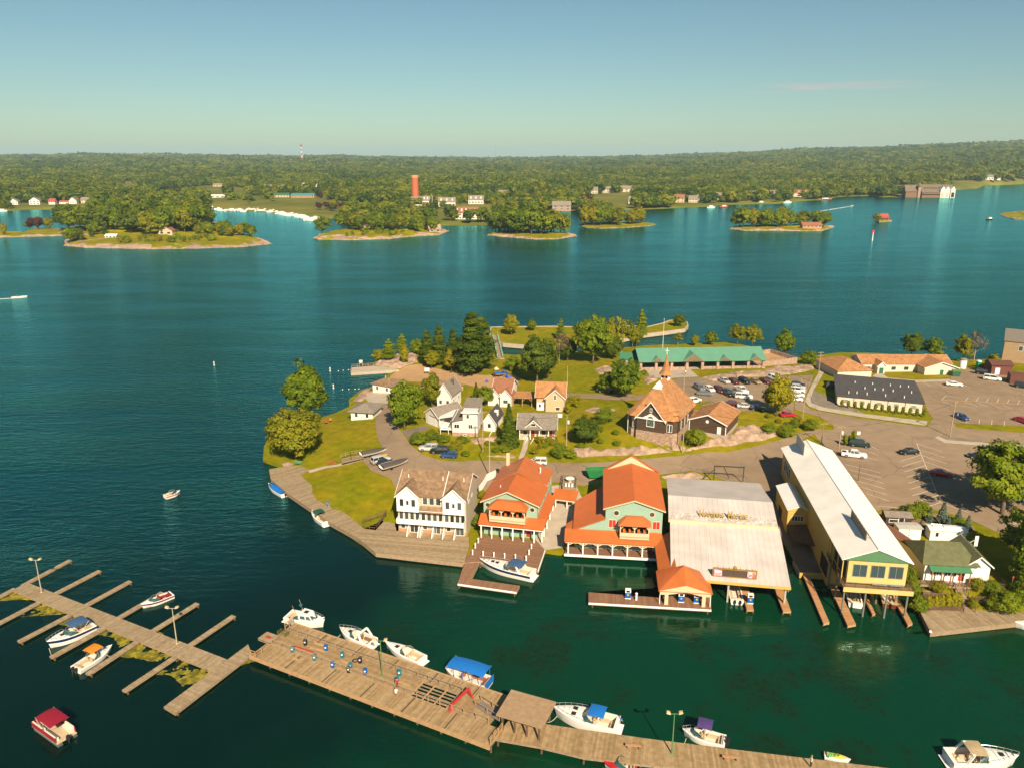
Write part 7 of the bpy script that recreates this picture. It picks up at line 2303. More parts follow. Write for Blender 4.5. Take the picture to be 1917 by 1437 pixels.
r,d,L=cruiser('white sport fishing boat with enclosed cabin at the pier corner',(-30.32,111.11,0.4),(-37.47,113.55,0.3),2.9,1.15,None,None,cockpit=.42,hatches=((9,0),),seats=1)
cb=MB().loft([[(x*1.,y,z) for x,y in ((-.9,-1.1),(1.7,-.85),(2.2,0),(1.7,.85),(-.9,1.1))] for z in (1.1,)]+[[(x,y,2.2) for x,y in ((-.8,-.95),(1.0,-.75),(1.35,0),(1.0,.75),(-.8,.95))]]).build('cabin',GEL,r,smooth=True)
for s in (-1,1):
 MB().slab([(-.5,s*1.08,1.4),(.4,s*1.0,1.4),(.35,s*.93,1.95),(-.5,s*1.0,1.95)],.02*s).build('cabin_window',TINT,cb)
 MB().slab([(.6,s*.99,1.4),(1.5,s*.86,1.4),(1.05,s*.80,1.95),(.55,s*.92,1.95)],.02*s).build('cabin_window',TINT,cb)
 MB().slab([(1.98,s*.08,1.38),(1.7,s*.78,1.38),(1.18,s*.70,2.0),(1.4,s*.06,2.0)],.02*s).build('windscreen',TINT,cb)
MB().box(-.2,.5,-.35,.35,2.2,2.26).build('roof_hatch',DARK,cb)
MB().tube([(-1.0,-.9,1.2),(-1.8,-1.0,3.6)],.03,5).tube([(-1.0,.9,1.2),(-1.8,1.0,3.6)],.03,5).build('outrigger',WOOD_TAN,r)
MB().lathe([(.1,0),(.28,.3),(.3,.4),(.05,.45)],(-1.2,.5,2.6),8).build('radar_dome',TEALP,r)
cruiser('white cabin boat with brown cockpit and raised arch on the plank pier',(-27.97,109.55,0.4),(-21.62,105.74,0.3),2.7,1.0,None,None,True,cockpit=.58,seatm=mat('brown_vinyl',(.22,.11,.05),.6))
cruiser('plain white speedboat with cream cockpit and sharp bow on the plank pier',(-20.13,106.07,0.4),(-13.37,101.51,0.3),2.5,.85,None,None,cockpit=.5,rail=False,hatches=((8,0),),pw=1.9)
cruiser('white cabin cruiser with bright blue bimini beside the curved pier',(5.44,90.26,0.5),(14.47,87.11,0.3),3.3,1.3,BLUE_CANVAS,None,cockpit=.5,hatches=((8,.5),(8,-.6)),can=(.20,.44),canw=.7)
r,d,L=cruiser('white open fishing boat with purple top and black outboards near the lamp post',(22.69,86.51,0.3),(27.87,84.54,0.2),2.5,.8,mat('purple_canvas',(.075,.045,.17),.7),None,cockpit=.72,hatches=(),can=(.32,.66),platform=False,canh=1.9)
outboard(r,-L/2-.2,-.3,1.2)
outboard(r,-L/2-.2,.35,1.2)
cruiser('white cruiser with beige canvas at the bottom right corner',(64.19,81.17,0.4),(55.04,81.48,0.3),3.2,1.2,mat('beige_canvas',(.42,.32,.19),.7),None,True,cockpit=.52,hatches=((9,0),),can=(.24,.48))
r,d,L=cruiser('white motorboat under a flat bright blue cover at the boardwalk',(-56.74,167.69,0.3),(-51.3,161.99,0.2),2.3,.8,None,None,cockpit=.8,rail=False,hatches=(),platform=False,seats=0)
b=MB()
b.loft([[(d['X'][i],-d['hb'][i]*.94,d['SH'][i]+.05),(d['X'][i],0,d['SH'][i]+.25),(d['X'][i],d['hb'][i]*.94,d['SH'][i]+.05)] for i in range(1,12)],0,False,False)
b.build('boat_cover',BLUE_CANVAS,r)
outboard(r,-L/2-.1)
cruiser('white cuddy boat with dark green top at the boardwalk',(-43.12,153.2,0.3),(-38.44,147.51,0.2),2.5,.95,mat('green_canvas',(.015,.085,.045),.7),None,cockpit=.55,can=(.38,.66),rail=False,canh=1.1,hatches=())
cruiser('small red and white runabout drifting in open water beside the point',(-75.75,163.89,0.3),(-78.16,161.21,0.2),2.0,.7,None,RED,cockpit=.65,rail=False,hatches=(),platform=False)
r,d,L=cruiser('red and white jet boat half hidden below the curved pier',(11.54,80.89,0.3),(15.65,80.28,0.2),2.3,.7,None,RED,cockpit=.6,rail=False,hatches=(),platform=False,deckm=mat('red_gelcoat',(.45,.02,.03),.3))
r,d,L=cruiser('white boat berthed bow-in under the boathouse beside the slip dock',(40.21,128.95,0.3),(38.67,117.84,0.2),2.4,.8,None,None,cockpit=.75,rail=False,hatches=(),platform=False)
outboard(r,-L/2-.2,-.5)
outboard(r,-L/2-.2,.4)
cruiser('white deck boat berthed stern-out under the yellow hall',(61.58,127.3,0.3),(58.61,116.92,0.2),2.5,.8,None,None,cockpit=.72,rail=False,hatches=(),platform=False)
cruiser('varnished wooden runabout with cream seats under the hall',(67.43,127.3,0.3),(64.35,116.77,0.2),2.5,.85,None,mat('varnished_wood',(.13,.035,.018),.25),cockpit=.6,rail=False,hatches=(),hullm=mat('varnished_wood'),deckm=mat('pale_deck',(.48,.34,.2),.5),platform=False)
cruiser('white bow of a boat at the right edge beside the timber quay',(82.15,111.28,0.2),(87.2,110.82,0.2),2.4,.8,None,None,rail=False,hatches=(),platform=False)
p,rz,L=at((-64.1,88.82,0.2),(-58.5,85.25,0.2))
t=thing('pontoon_boat','cream pontoon boat with crimson canopy drifting in the bottom left corner','boat',p,rz)
for s in (-1,1):
 MB().tube([(-L/2,s*.95,.1),(L/2-.8,s*.95,.1),(L/2,s*.95,.35)],[.36,.36,.06],10).build('float_tube',CHROME,t,smooth=True)
MB().box(-L/2,L/2-.3,-1.3,1.3,.45,.55).build('deck',VINYL,t)
b=MB().box(-L/2+.3,L/2-.4,-1.32,-1.24,.55,1.25).box(-L/2+.3,L/2-.4,1.24,1.32,.55,1.25).box(L/2-.46,L/2-.38,-1.3,1.3,.55,1.25)
b.build('side_panel',mat('crimson_panel',(.30,.02,.03),.5),t)
for x0,x1,y in ((-L/2+.5,-.3,1.0),(.4,L/2-.6,1.0),(-L/2+.5,-.8,-1.0),(.6,L/2-.6,-1.0)):
 MB().box(x0,x1,y-.25,y+.25,.55,1.0).box(x0,x1,y+(.12 if y>0 else -.28),y+(.28 if y>0 else -.12),1.0,1.38).build('bench_seat',VINYL_W,t)
canopy(t,-L*.30,L*.26,1.25,.9,2.5,mat('crimson_canvas',(.26,.008,.025),.65,var=.05))
outboard(t,-L/2-.3,0,1.2)
p,rz,L=at((-9.98,99.29,0.4),(-3.29,96.19,0.4))
t,d=boat(L,3.0,.95,'white water taxi with long bright blue canopy at the plank pier',p,rz,.8,seats=3,name='water_taxi',seatm=mat('rust_vinyl',(.3,.10,.05),.6))
canopy(t,-L*.46,L*.36,1.42,.95,2.7,BLUE_CANVAS,.22)
MB().box(-L/2-.06,-L/2+.02,-1.38,1.38,.25,1.35).build('stern_panel',BLUE_CANVAS,t)
for s in (-1,1):
 for k in range(4):
  MB().box(-L*.42+k*L*.2,-L*.42+k*L*.2+.07,s*1.4-.04,s*1.4+.04,.95,2.6).build('canopy_post',BLUE_CANVAS,t)
p,rz,L=at((43.03,81.54,0.2),(40.05,82.49,0.2))
t,d=boat(L,1.2,.45,'white, yellow and green jet ski at the curved pier',p,rz,.2,name='jet_ski',cat='jet ski',seats=0,hullm=GEL)
MB().loft([[(-L*.42,-.28,.5),(-L*.42,.28,.5),(-L*.42,.2,.8),(-L*.42,-.2,.8)],[(0,-.3,.5),(0,.3,.5),(0,.18,.82),(0,-.18,.82)]]).build('saddle',mat('lime_seat',(.45,.45,.02),.5,col2=(.02,.25,.10),c2scale=2.),t)
MB().loft([[(0,-.35,.45),(0,.35,.45),(0,.2,.9),(0,-.2,.9)],[(L*.3,-.3,.45),(L*.3,.3,.45),(L*.3,.1,.62),(L*.3,-.1,.62)]]).build('cowl',mat('yellow_gel',(.6,.45,.03),.35),t)
MB().tube([(.05,-.4,.98),(.15,0,.95),(.05,.4,.98)],.03,5).build('handlebar',BLACK,t)
FOAM=mat('foam',(.75,.75,.72),.8,var=.1)
for lab,bw_,st_,wk in (('white speedboat racing across the channel near the left edge',(-263.7,420.3,0.3),(-270.71,417.54,0.2),70),('tiny white speedboat with a long wake far out by the red-roofed islet',(527,1230,0),(519,1220,0),150)):
 r,d,L=cruiser(lab,bw_,st_,2.3,.8,None,None,rail=False,hatches=(),platform=False)
 c,s=math.cos(r.rotation_euler.z),math.sin(r.rotation_euler.z)
 from mathutils import noise as nz
 vs_,fs=[],[]
 n=40
 for i in range(n):
  x=-L*.4-wk*i/n
  w=(.5+.035*wk*i/n)*(1-.75*i/n)
  for k,y in enumerate((-w,-w*.4,w*.4,w)):
   yy=y+.35*nz.noise(Vector((x*.6,y,2)))
   vs_.append((r.location.x+c*x-s*yy,r.location.y+s*x+c*yy,.05+.12*(1-i/n)*(1 if k in (1,2) else 0)))
  if i:
   for k in range(3):
    if nz.noise(Vector((i*.7,k*2.1,L)))<.45-.5*i/n+.15:
     a=(i-1)*4+k
     fs.append((a,a+1,a+5,a+4))
 me=bpy.data.meshes.new('wake')
 me.from_pydata(vs_,[],fs)
 me.materials.append(FOAM)
 o=link('wake',me)
 tag(o,'white foam trail behind a moving speedboat',kind='stuff')
o=thing('mooring_float','two red round fenders hanging from the plank terrace','fender',(-18.57,134.38,0.4))
for x in (0,1.6):
 MB().lathe([(.05,-.3),(.3,-.1),(.34,.1),(.2,.32),(.06,.4)],(x,-x*.14,.1),12).build('fender',RED,o,smooth=True)
for a,b,nm in (((6.12,88.93,1),(4.77,87.56,1.15),'blue-topped cruiser'),((22.84,84.96,0.8),(22.04,83.4,1.15),'purple-topped boat'),((-27.34,107.86,0.9),(-28.17,106.81,1.15),'cabin boat with the brown cockpit'),((-62.99,103.84,0.6),(-61.5,102.7,0.62),'orange-topped runabout'),((-71.74,104.36,0.9),(-70.7,103.07,0.62),'cruiser on the floating pier')):
 A,B=Vector(a),Vector(b)
 tag(MB().tube([A.lerp(B,k/6)-Vector((0,0,.25*(1-(k/3-1)**2))) for k in range(7)],.03,5).build('mooring_rope',VINYL_W),'slack mooring rope of the '+nm,'rope')
# ------------------------------------------------------------------ people
SH_W,SH_B,SH_R,TR_D,TR_K,HB,HL_=('white',(.7,.68,.64)),('blue',(.03,.12,.35)),('red',(.4,.03,.03)),('dark',(.02,.025,.04)),('khaki',(.30,.22,.13)),('brown',(.05,.025,.012)),('fair',(.3,.19,.08))
for p,a,lab,sh,tr_,hr,ps in (((-16.23,92.52,1.1),1.6,'person in a white shirt walking on the old plank pier',SH_W,TR_K,HL_,'walk'),((-16.4,94.62,1.1),-1.4,'person in red standing by the pier railing',SH_R,TR_D,HB,'stand'),
      ((-36.06,110.47,1.1),2.,'person in red shorts crouched low beside the fishing boat',SH_W,('red',(.4,.03,.03)),HB,'sit'),((14.52,88.26,0.5),.3,'person in blue sitting in the blue-topped cruiser',SH_B,TR_D,HB,'sit'),
      ((56.29,243.46,5.9),-1.5,'person in white walking towards the pavilion',SH_W,TR_D,HB,'walk'),((37.14,79.65,1.1),0.2,'person in white at the edge of the curved pier',SH_W,TR_D,HL_,'stand'),
      ((28.93,118.96,1),0,'person in khaki beside the fuel kiosk',('khaki',(.30,.22,.13)),TR_D,HB,'stand')):
 person(p,a,lab,sh,tr_,hr,ps)
# ------------------------------------------------------------------ cars
def lot(rows):
 for kn,col,p,a,lab in rows:
  car(kn,col,on(p,.05),R(a),lab,None)
lot([('sedan','silver',(66.55,234.43,6),-72,'silver sedan at the left end of the back row by the rocks'),('sedan','black',(69.39,234.12,6),-72,'black sedan next to the silver one in the back row'),('sedan','maroon',(69.28,233.61,6),-72,'dark maroon sedan third in the back row by the rocks'),
  ('suv','black',(72.58,233.61,6),-72,'black wagon fourth in the back row by the rocks'),('sedan','gold',(75.97,233.61,6),-72,'brown sedan fifth in the back row by the rocks'),('sedan','maroon',(79.09,233.96,6),-72,'wine red sedan at the right end of the back row'),
  ('van','white',(82.96,236.77,6),-72,'white van parked behind the yellow-green tree'),('suv','grey',(56.7,225.8,6),-75,'dark grey wagon nearest the church in the second row'),('sedan','grey',(56.82,220.09,6),-12,'long grey sedan parked across the second row'),
  ('hatch','white',(59.58,224.64,6),-75,'white hatchback behind the long grey sedan'),('suv','maroon',(62.22,223.48,6),-75,'dark red car in the middle of the church car park'),('suv','black',(63.83,220.09,6),-75,'black car in the middle of the church car park'),
  ('suv','grey',(64.74,221.24,6),-75,'charcoal car half hidden beside the white van in the car park'),('pickup','white',(68.78,223.61,6),-75,'white pickup in the middle of the church car park'),('van','white',(67.7,217.37,6),-14,'white minivan standing crosswise in the church car park'),
  ('sedan','maroon',(62.65,209.7,6.1),-10,'maroon sedan along the front edge of the church car park'),('sedan','silver',(65.38,207.73,6.1),-10,'silver sedan along the front edge of the church car park'),('hatch','navy',(68.27,205.78,6.1),-10,'navy hatchback beside the yellow-green tree'),
  ('sedan','red',(75.24,201.49,6),8,'bright red car under the yellow-green tree'),('sedan','navy',(87.86,230.19,6),-22,'dark blue car at the top of the side row'),('hatch','silver',(87.14,227.19,6),-22,'silver hatchback second in the side row'),('suv','white',(85.69,223.61,6),-22,'white wagon third in the side row'),
  ('sedan','white',(83.98,219.52,6),-22,'white sedan fourth in the side row'),('hatch','white',(82.23,215.56,6),-22,'white hatchback at the bottom of the side row'),('suv','white',(51.86,211.84,6.3),30,'white estate car beside the church hall'),
  ('suv','black',(28.32,228.08,4.6),172,'black car in the shade on the back lane'),('suv','white',(5.98,171.95,4),176,'white car on the road behind the smaller teal shop'),('suv','silver',(-20.6,179.83,4.3),178,'silver wagon at the head of the roadside row below the houses'),
  ('suv','black',(-17.71,178.23,4.3),176,'black car in the middle of the roadside row below the houses'),('hatch','blue',(-15.19,175.63,4.2),174,'blue hatchback at the end of the roadside row below the houses'),('suv','silver',(-31.42,173.51,3.9),36,'silver car parked between the covered boats'),
  ('hatch','navy',(-29.75,171.76,3.9),36,'dark blue car beside the larger covered boat'),('van','green',(86.62,182.17,4.6),-20,'dark green van behind the yellow hall'),('pickup','white',(82.56,175.71,4.5),-20,'white pickup truck in the bays beside the yellow hall'),
  ('sedan','black',(96.37,176.99,4.6),186,'black coupe at the head of the central bay line'),('sedan','black',(111.65,174.2,4.7),160,'dark sedan half hidden by the big leafy tree'),('sedan','red',(97.72,164.3,4.4),-24,'crimson sedan in the dappled shade of the lower car park'),
  ('sedan','white',(136.2,230.19,5.8),-20,'white sedan in front of the orange-roofed motel wing'),('suv','black',(153.23,243.89,5.9),-40,'black car near the brown shed in the upper car park'),('van','white',(151.47,236.24,6),-30,'white van by the brown shed in the upper car park'),
  ('suv','green',(155.78,227.68,6),-35,'dark green car at the right edge of the upper car park'),('hatch','blue',(121.93,200.05,5.6),-75,'blue car with white roof rack by the grass strip'),('sedan','red',(136.45,196.9,5.8),-70,'red car at the right edge by the grass strip')])
for a,b,B,lab in (((-31.03,180.09,4.2),(-36.55,176.41,4),2.6,'boat under a grey cover on its trailer nearer the lawn steps'),((-24.75,172.77,4.2),(-30.31,168.1,4),2.9,'larger boat under a charcoal cover on a trailer nearer the townhouses')):
 p,rz,L=at(a,b)
 t=thing('covered_boat',lab,'boat',on(p,.05),rz)
 CV=mat('charcoal_cover',(.085,.07,.06),.8,var=.1)
 MB().loft([[(-L/2+L*i/9,-hull_half(i/9,B)+.02,1.1),(-L/2+L*i/9,-hull_half(i/9,B)*.5,1.4),(-L/2+L*i/9,0,1.62-.3*(i/9)**2),(-L/2+L*i/9,hull_half(i/9,B)*.5,1.4),(-L/2+L*i/9,hull_half(i/9,B)-.02,1.1)] for i in range(10)],0,False,False).build('boat_cover',CV,t,smooth=True)
 MB().loft([[(-L/2+L*i/9,-hull_half(i/9,B),1.12),(-L/2+L*i/9-.1*i/9,-hull_half(i/9,B)*.7,.6),(-L/2+L*i/9-.2*i/9,0,.42+.3*(i/9)**3),(-L/2+L*i/9-.1*i/9,hull_half(i/9,B)*.7,.6),(-L/2+L*i/9,hull_half(i/9,B),1.12)] for i in range(10)],0,False,False).build('hull',GEL,t,smooth=True)
 MB().bar((-L*.4,-.7,.4),(L*.5,0,.4),.1,.1).bar((-L*.4,.7,.4),(L*.5,0,.4),.1,.1).build('trailer_frame',CHROME,t)
 for s in (-1,1):
  MB().loft([[(-L*.2+.33*math.cos(k*.524),s*.95+y,.33+.33*math.sin(k*.524)) for k in range(12)] for y in (-.1,.1)]).build('wheel',BLACK,t)
p,rz,L=at((-30.37,179.12,4.1),(-35.04,175.5,4))
t,d=boat(L*.8,.8,.35,'long yellow kayak beside the grey covered boat',on((p[0]+.6,p[1]-1.6),.35),rz,.3,name='kayak',cat='kayak',seats=0,hullm=mat('yellow_gel'),deckm=mat('yellow_gel'))
# ------------------------------------------------------------------ poles and wires
POLEW=mat('pole_wood',(.36,.26,.165),.9,var=.2,vscale=1.)
PT={}
POLEH={'a':10.6,'b':9.6,'c':10.1,'d':11.8,'m':9.4,'e':6.1,'f':10.0,'g':10.6,'h':7.1,'i':9.4,'j':5.4,'k':3.7,'l':13.1}
def pole(key,p,h,label,arms=1,rz=0.,xf=False,m=None,r=.15):
 t=thing('utility_pole',label,'pole',p,rz)
 MB().tube([(0,0,-.6),(0,0,h)],[r,r*.65],8).build('shaft',m or POLEW,t)
 for i in range(arms):
  z=h-.35-.9*i
  a=MB().bar((-1.1,-.1,z),(1.1,-.1,z),.1,.12).build('crossarm',POLEW,t)
  for x in (-1.,-.4,.4,1.):
   MB().lathe([(.04,.06),(.06,.14),(.03,.22)],(x,-.1,z),6).build('insulator',CHROME,a)
 if xf:
  MB().lathe([(.22,0),(.25,.1),(.25,.75),(.1,.85)],(.38,0,h-2.2),10).build('transformer',WHITE,t,smooth=True)
 PT[key]=(p[0],p[1],p[2]+h-.3)
def wire(a,b,nm,sag=.8,off=0.):
 A,B=Vector(PT[a] if isinstance(a,str) else a),Vector(PT[b] if isinstance(b,str) else b)
 pts=[A.lerp(B,i/10)+Vector((off,0,-sag*(1-(2*i/10-1)**2))) for i in range(11)]
 tag(MB().tube(pts,.028,4,caps=False).build('overhead_wire',BLACK),nm,'wire')
pole('a',(-7.17,178.89,4.3),POLEH['a'],'pale wooden pole on the grass below the grey house',1)
pole('c',(13.2,177.3,4.3),POLEH['c'],'wooden pole with transformer at the roadside below the bungalow',0,0,True)
pole('d',(41.46,177.22,4.2),POLEH['d'],'tallest wooden pole, at the roadside in front of the church',1)
pole('m',(50.64,220.09,6),POLEH['m'],'wooden pole between the church roof and the car park',0)
pole('e',(17.57,237.93,4.2),POLEH['e'],'bare wooden pole behind the orange-roofed house',0)
pole('f',(78.9,200.41,5.7),POLEH['f'],'wooden pole at the entrance of the church car park',0)
pole('g',(95.01,232.57,5.7),POLEH['g'],'wooden pole with two crossarms beside the motel path',2,.3)
pole('h',(79.67,177.81,4.4),POLEH['h'],'pole with white transformers behind the white pickup',1,0,True)
pole('i',(112.22,187.76,5.1),POLEH['i'],'dark pole with crossarm on the strip by the upper car park',1,.8)
pole('j',(78.09,184.47,4.6),POLEH['j'],'pole rising behind the far end of the yellow hall',1,.3)
pole('k',(77.73,161.81,4.1),POLEH['k'],'thin dark post in the bays beside the yellow hall',0,0,False,WOOD_DARK,.1)
for a,b,s in (('a','c',.9),('c','d',1.),('d','j',1.),('j','h',.4),('f','g',.8),('h','i',1.2),('f','j',.6)):
 wire(a,b,'dark overhead wire between pole %s and pole %s' % ({'a':'below the grey house','c':'with the transformer','d':'by the church','j':'behind the hall','h':'with white transformers','f':'at the entrance','i':'on the strip','g':'by the motel'}[a],{'c':'with the transformer','d':'by the church','j':'behind the hall','h':'with white transformers','i':'on the strip','g':'by the motel'}[b]),s)
t=thing('street_lamp','pale street lamp with curved arm beside the smaller teal shop','street lamp',(-5.13,165.32,4))
h=POLEH['b']
MB().tube([(0,0,0),(0,0,h)],[.12,.09],8).build('pole',mat('galvanised'),t)
MB().tube([(0,0,h-.1),(.5,1.2,h+.4),(1.0,2.6,h+.6)],.07,6).build('arm',WHITE,t)
MB().box(.85,1.2,2.5,3.2,h+.5,h+.66).build('lamp_head',WHITE,t)
t=thing('flagpole','thin white flagpole behind the green pavilion roof','flagpole',(55.76,280.36,3.6))
MB().tube([(0,0,0),(0,0,POLEH['l'])],[.1,.05],8).lathe([(.1,0),(.12,.1),(.03,.2)],(0,0,POLEH['l']),8).build('pole',WHITE,t)
# ------------------------------------------------------------------ small things on the land
t=thing('timber_fence','weathered timber handrail turning the corner beside the townhouse terrace','fence')
railing(t,[(-30.3,144.19,1.2),(-27.68,143.4,1.2),(-26.17,148.22,2.2)],1.1,WOOD_DARK,1.5,.12,1)
railing(t,[(-30.83,146.39,1.2),(-26.33,148.4,2.2)],1.0,WOOD_DARK,1.8,.12,1)
t=thing('picket_fence','white board fence climbing behind the smaller teal shop','fence')
pts=[(-7.21,157.62,3.2),(-6.44,159.71,3.5),(-5.63,162.94,3.8),(-3.58,165.06,3.9)]
for a,b in zip(pts[:-1],pts[1:]):
 n=max(2,int((Vector(b)-Vector(a)).length/.35))
 for i in range(n):
  q=Vector(a).lerp(Vector(b),i/n)
  MB().box(-.13,.13,-.03,.03,-.3,1.5).build('board',WHITE,t,q,math.atan2(b[1]-a[1],b[0]-a[0]))
t=thing('lawn_steps','weathered plank ramp with handrails between the two lawns','steps')
MB().add([(-42.22,179.36,2.2),(-41.41,176.68,2.2),(-36.05,176.28,3.6),(-36.98,178.81,3.6),(-41.64,176.86,3.2),(-40.83,174.22,3.2),(-35.89,175.53,3.9),(-36.82,178.05,3.9)],[(0,1,5,4),(1,2,6,5),(2,3,7,6),(3,0,4,7),(4,5,6,7)]).build('ramp',WOOD,t)
railing(t,[(-41.07,175.29,3),(-38.95,175.95,3.3),(-35.94,175.78,3.9)],1.,WOOD,1.6)
railing(t,[(-41.89,178.03,3),(-39.74,179.15,3.3),(-36.98,178.91,3.9)],1.,WOOD,1.6)
for p,m_,rz_,lab in (((-40.05,155.01,1.2),mat('blue_grey_wood',(.22,.23,.28),.7),-.9,'blue-grey bench in the middle of the boardwalk'),((-52.7,178.55,1.1),mat('green_bench',(.10,.22,.10),.7),-.1,'green bench at the top of the boardwalk under the big tree')):
 t=thing('bench',lab,'bench',p,rz_)
 MB().box(-.9,.9,-.25,.25,.42,.48).build('seat',m_,t)
 MB().box(-.9,.9,.2,.27,.5,1.0).build('backrest',m_,t)
 for s in (-1,1):
  MB().box(s*.7-.05,s*.7+.05,-.22,.25,0,.42).build('leg',m_,t)
PLB=mat('play_blue',(.01,.10,.45),.4,var=0.)
t=thing('playground','playground climbing frame with blue spiral slide on the sand','playground',(-4.47,250.63,3),.3)
for x in (-1.5,0,1.5):
 for y in (-.9,.9):
  MB().tube([(x,y,0),(x,y,3.)],.08,6).build('post',mat('play_brown',(.20,.08,.05),.6),t)
MB().box(-1.5,1.5,-.9,.9,1.4,1.5).build('platform',PLB,t)
MB().box(-1.5,0,-.93,-.88,1.5,2.3).build('panel',PLB,t)
MB().loft([[(-1.6,-1.,2.9),(0,-1.,2.9),(0,1.,2.9),(-1.6,1.,2.9)],[(-.9,-.1,3.7),(-.7,-.1,3.7),(-.7,.1,3.7),(-.9,.1,3.7)]]).build('play_roof',mat('play_cream',(.55,.45,.28),.6),t)
MB().tube([(1.5,0,1.7),(2.4,.3,1.6),(2.9,-.7,1.2),(2.2,-1.5,.8),(2.6,-2.4,.35),(3.6,-2.6,.2)],.38,8).build('slide',PLB,t,smooth=True)
t=thing('spring_toy','small blue climbing toy standing alone on the sand','toy',(-8.24,244.29,3))
MB().tube([(-.6,0,0),(0,0,1.2),(.6,0,0)],.1,6).tube([(0,-.6,0),(0,0,1.2),(0,.6,0)],.1,6).build('toy_frame',PLB,t)
MB().box(-.4,.4,-.3,.3,.5,.62).build('toy_seat',PLB,t)
t=thing('notice_board','white notice board at the back of the beach','sign',(-29.41,260,1.6))
posts(t,[(-.6,0),(.6,0)],0,2.2,WOOD,.1)
MB().box(-.8,.8,-.08,-.05,.9,2.1).build('board',WHITE,t)
O,rz,L=frame2((11.14,158.35,3.4),(14.15,158.03,3.4))
t=thing('roof_deck','small fenced timber deck with oval white table between the teal shops','deck',O,rz)
wbox(t,0,L,0,6,-.6,.6,WOOD,'deck_box')
railing(t,[(0,0,.6),(0,6,.6),(L,6,.6),(L,0,.6)],1.,WOOD,1.5)
MB().lathe([(.4,.6),(.1,.7),(.1,1.3),(1.0,1.34),(1.0,1.42)],(0,0,0),16).build('table',WHITE,t,(L/2,3.4,0))
for x in (.7,1.4,2.1):
 MB().box(x-.2,x+.2,.5,1.6,.6,1.0).build('deck_chair',WHITE,t)
t=thing('skip','open bright green skip behind the larger teal shop','skip',(19.23,165.12,3.8),.1)
MB().loft([[(-1.7,-1.,0),(1.7,-1.,0),(1.7,1.,0),(-1.7,1.,0)],[(-2.4,-1.2,1.8),(2.4,-1.2,1.8),(2.4,1.2,1.8),(-2.4,1.2,1.8)]],caps=False).build('skip_body',mat('skip_green',(.02,.17,.05),.5),t)
MB().box(-1.6,1.6,-.95,.95,.02,.9).build('skip_load',WOOD_DARK,t)
t=thing('gantry','dark steel gantry frame behind the white boathouse roof','gantry',(48.69,162.24,3.9),-.12)
for x in (-3.2,3.2):
 MB().bar((x,0,0),(x,0,3.4),.18,.18).build('leg',mat('dark_green_steel',(.03,.045,.03),.6),t)
MB().bar((-3.4,0,3.4),(3.4,0,3.4),.2,.2).build('beam',mat('dark_green_steel'),t)
MB().bar((-1.2,.1,3.3),(.4,1.4,0),.12,.12).bar((-5.5,.2,.1),(-3.2,0,2.6),.12,.12).build('brace',mat('dark_green_steel'),t)
for p,h,lab,c in (((87.94,186.1,4.7),2.4,'white sign board on posts at the car park entrance',WHITE),((85.43,118.13,3),2.4,'small lantern sign with red cap beside the restaurant path',RED)):
 t=thing('sign',lab,'sign',p)
 MB().tube([(0,0,0),(0,0,h)],.06,6).build('post',CHROME,t)
 w=.4 if c is WHITE else .16
 MB().box(-w,w,-.05,.05,h-2.2*w,h).build('board',c,t)
for p,lab,c in (((-52.3,207.39,2),'red kayak end leaning at the lawn edge',RED),((-51.47,208.95,2),'orange float lying at the lawn edge',mat('orange_band'))):
 t=thing('float',lab,'float',p)
 MB().lathe([(.1,0),(.45,.25),(.4,.6),(.08,.95)],(0,0,0),10).build('float_ball',c,t,smooth=True)
tag(sheet('flower_bed',[(-45.67,178.42,1.9),(-44,178.76,2.1),(-42.09,177.26,2.3),(-42.11,175.86,2.2),(-44.78,176.6,1.9)],mat('flowers',(.42,.10,.02),.9,var=.5,vscale=3.,col2=(.12,.14,.02),c2scale=1.2),.12),'bed of orange flowers beside the lawn ramp')
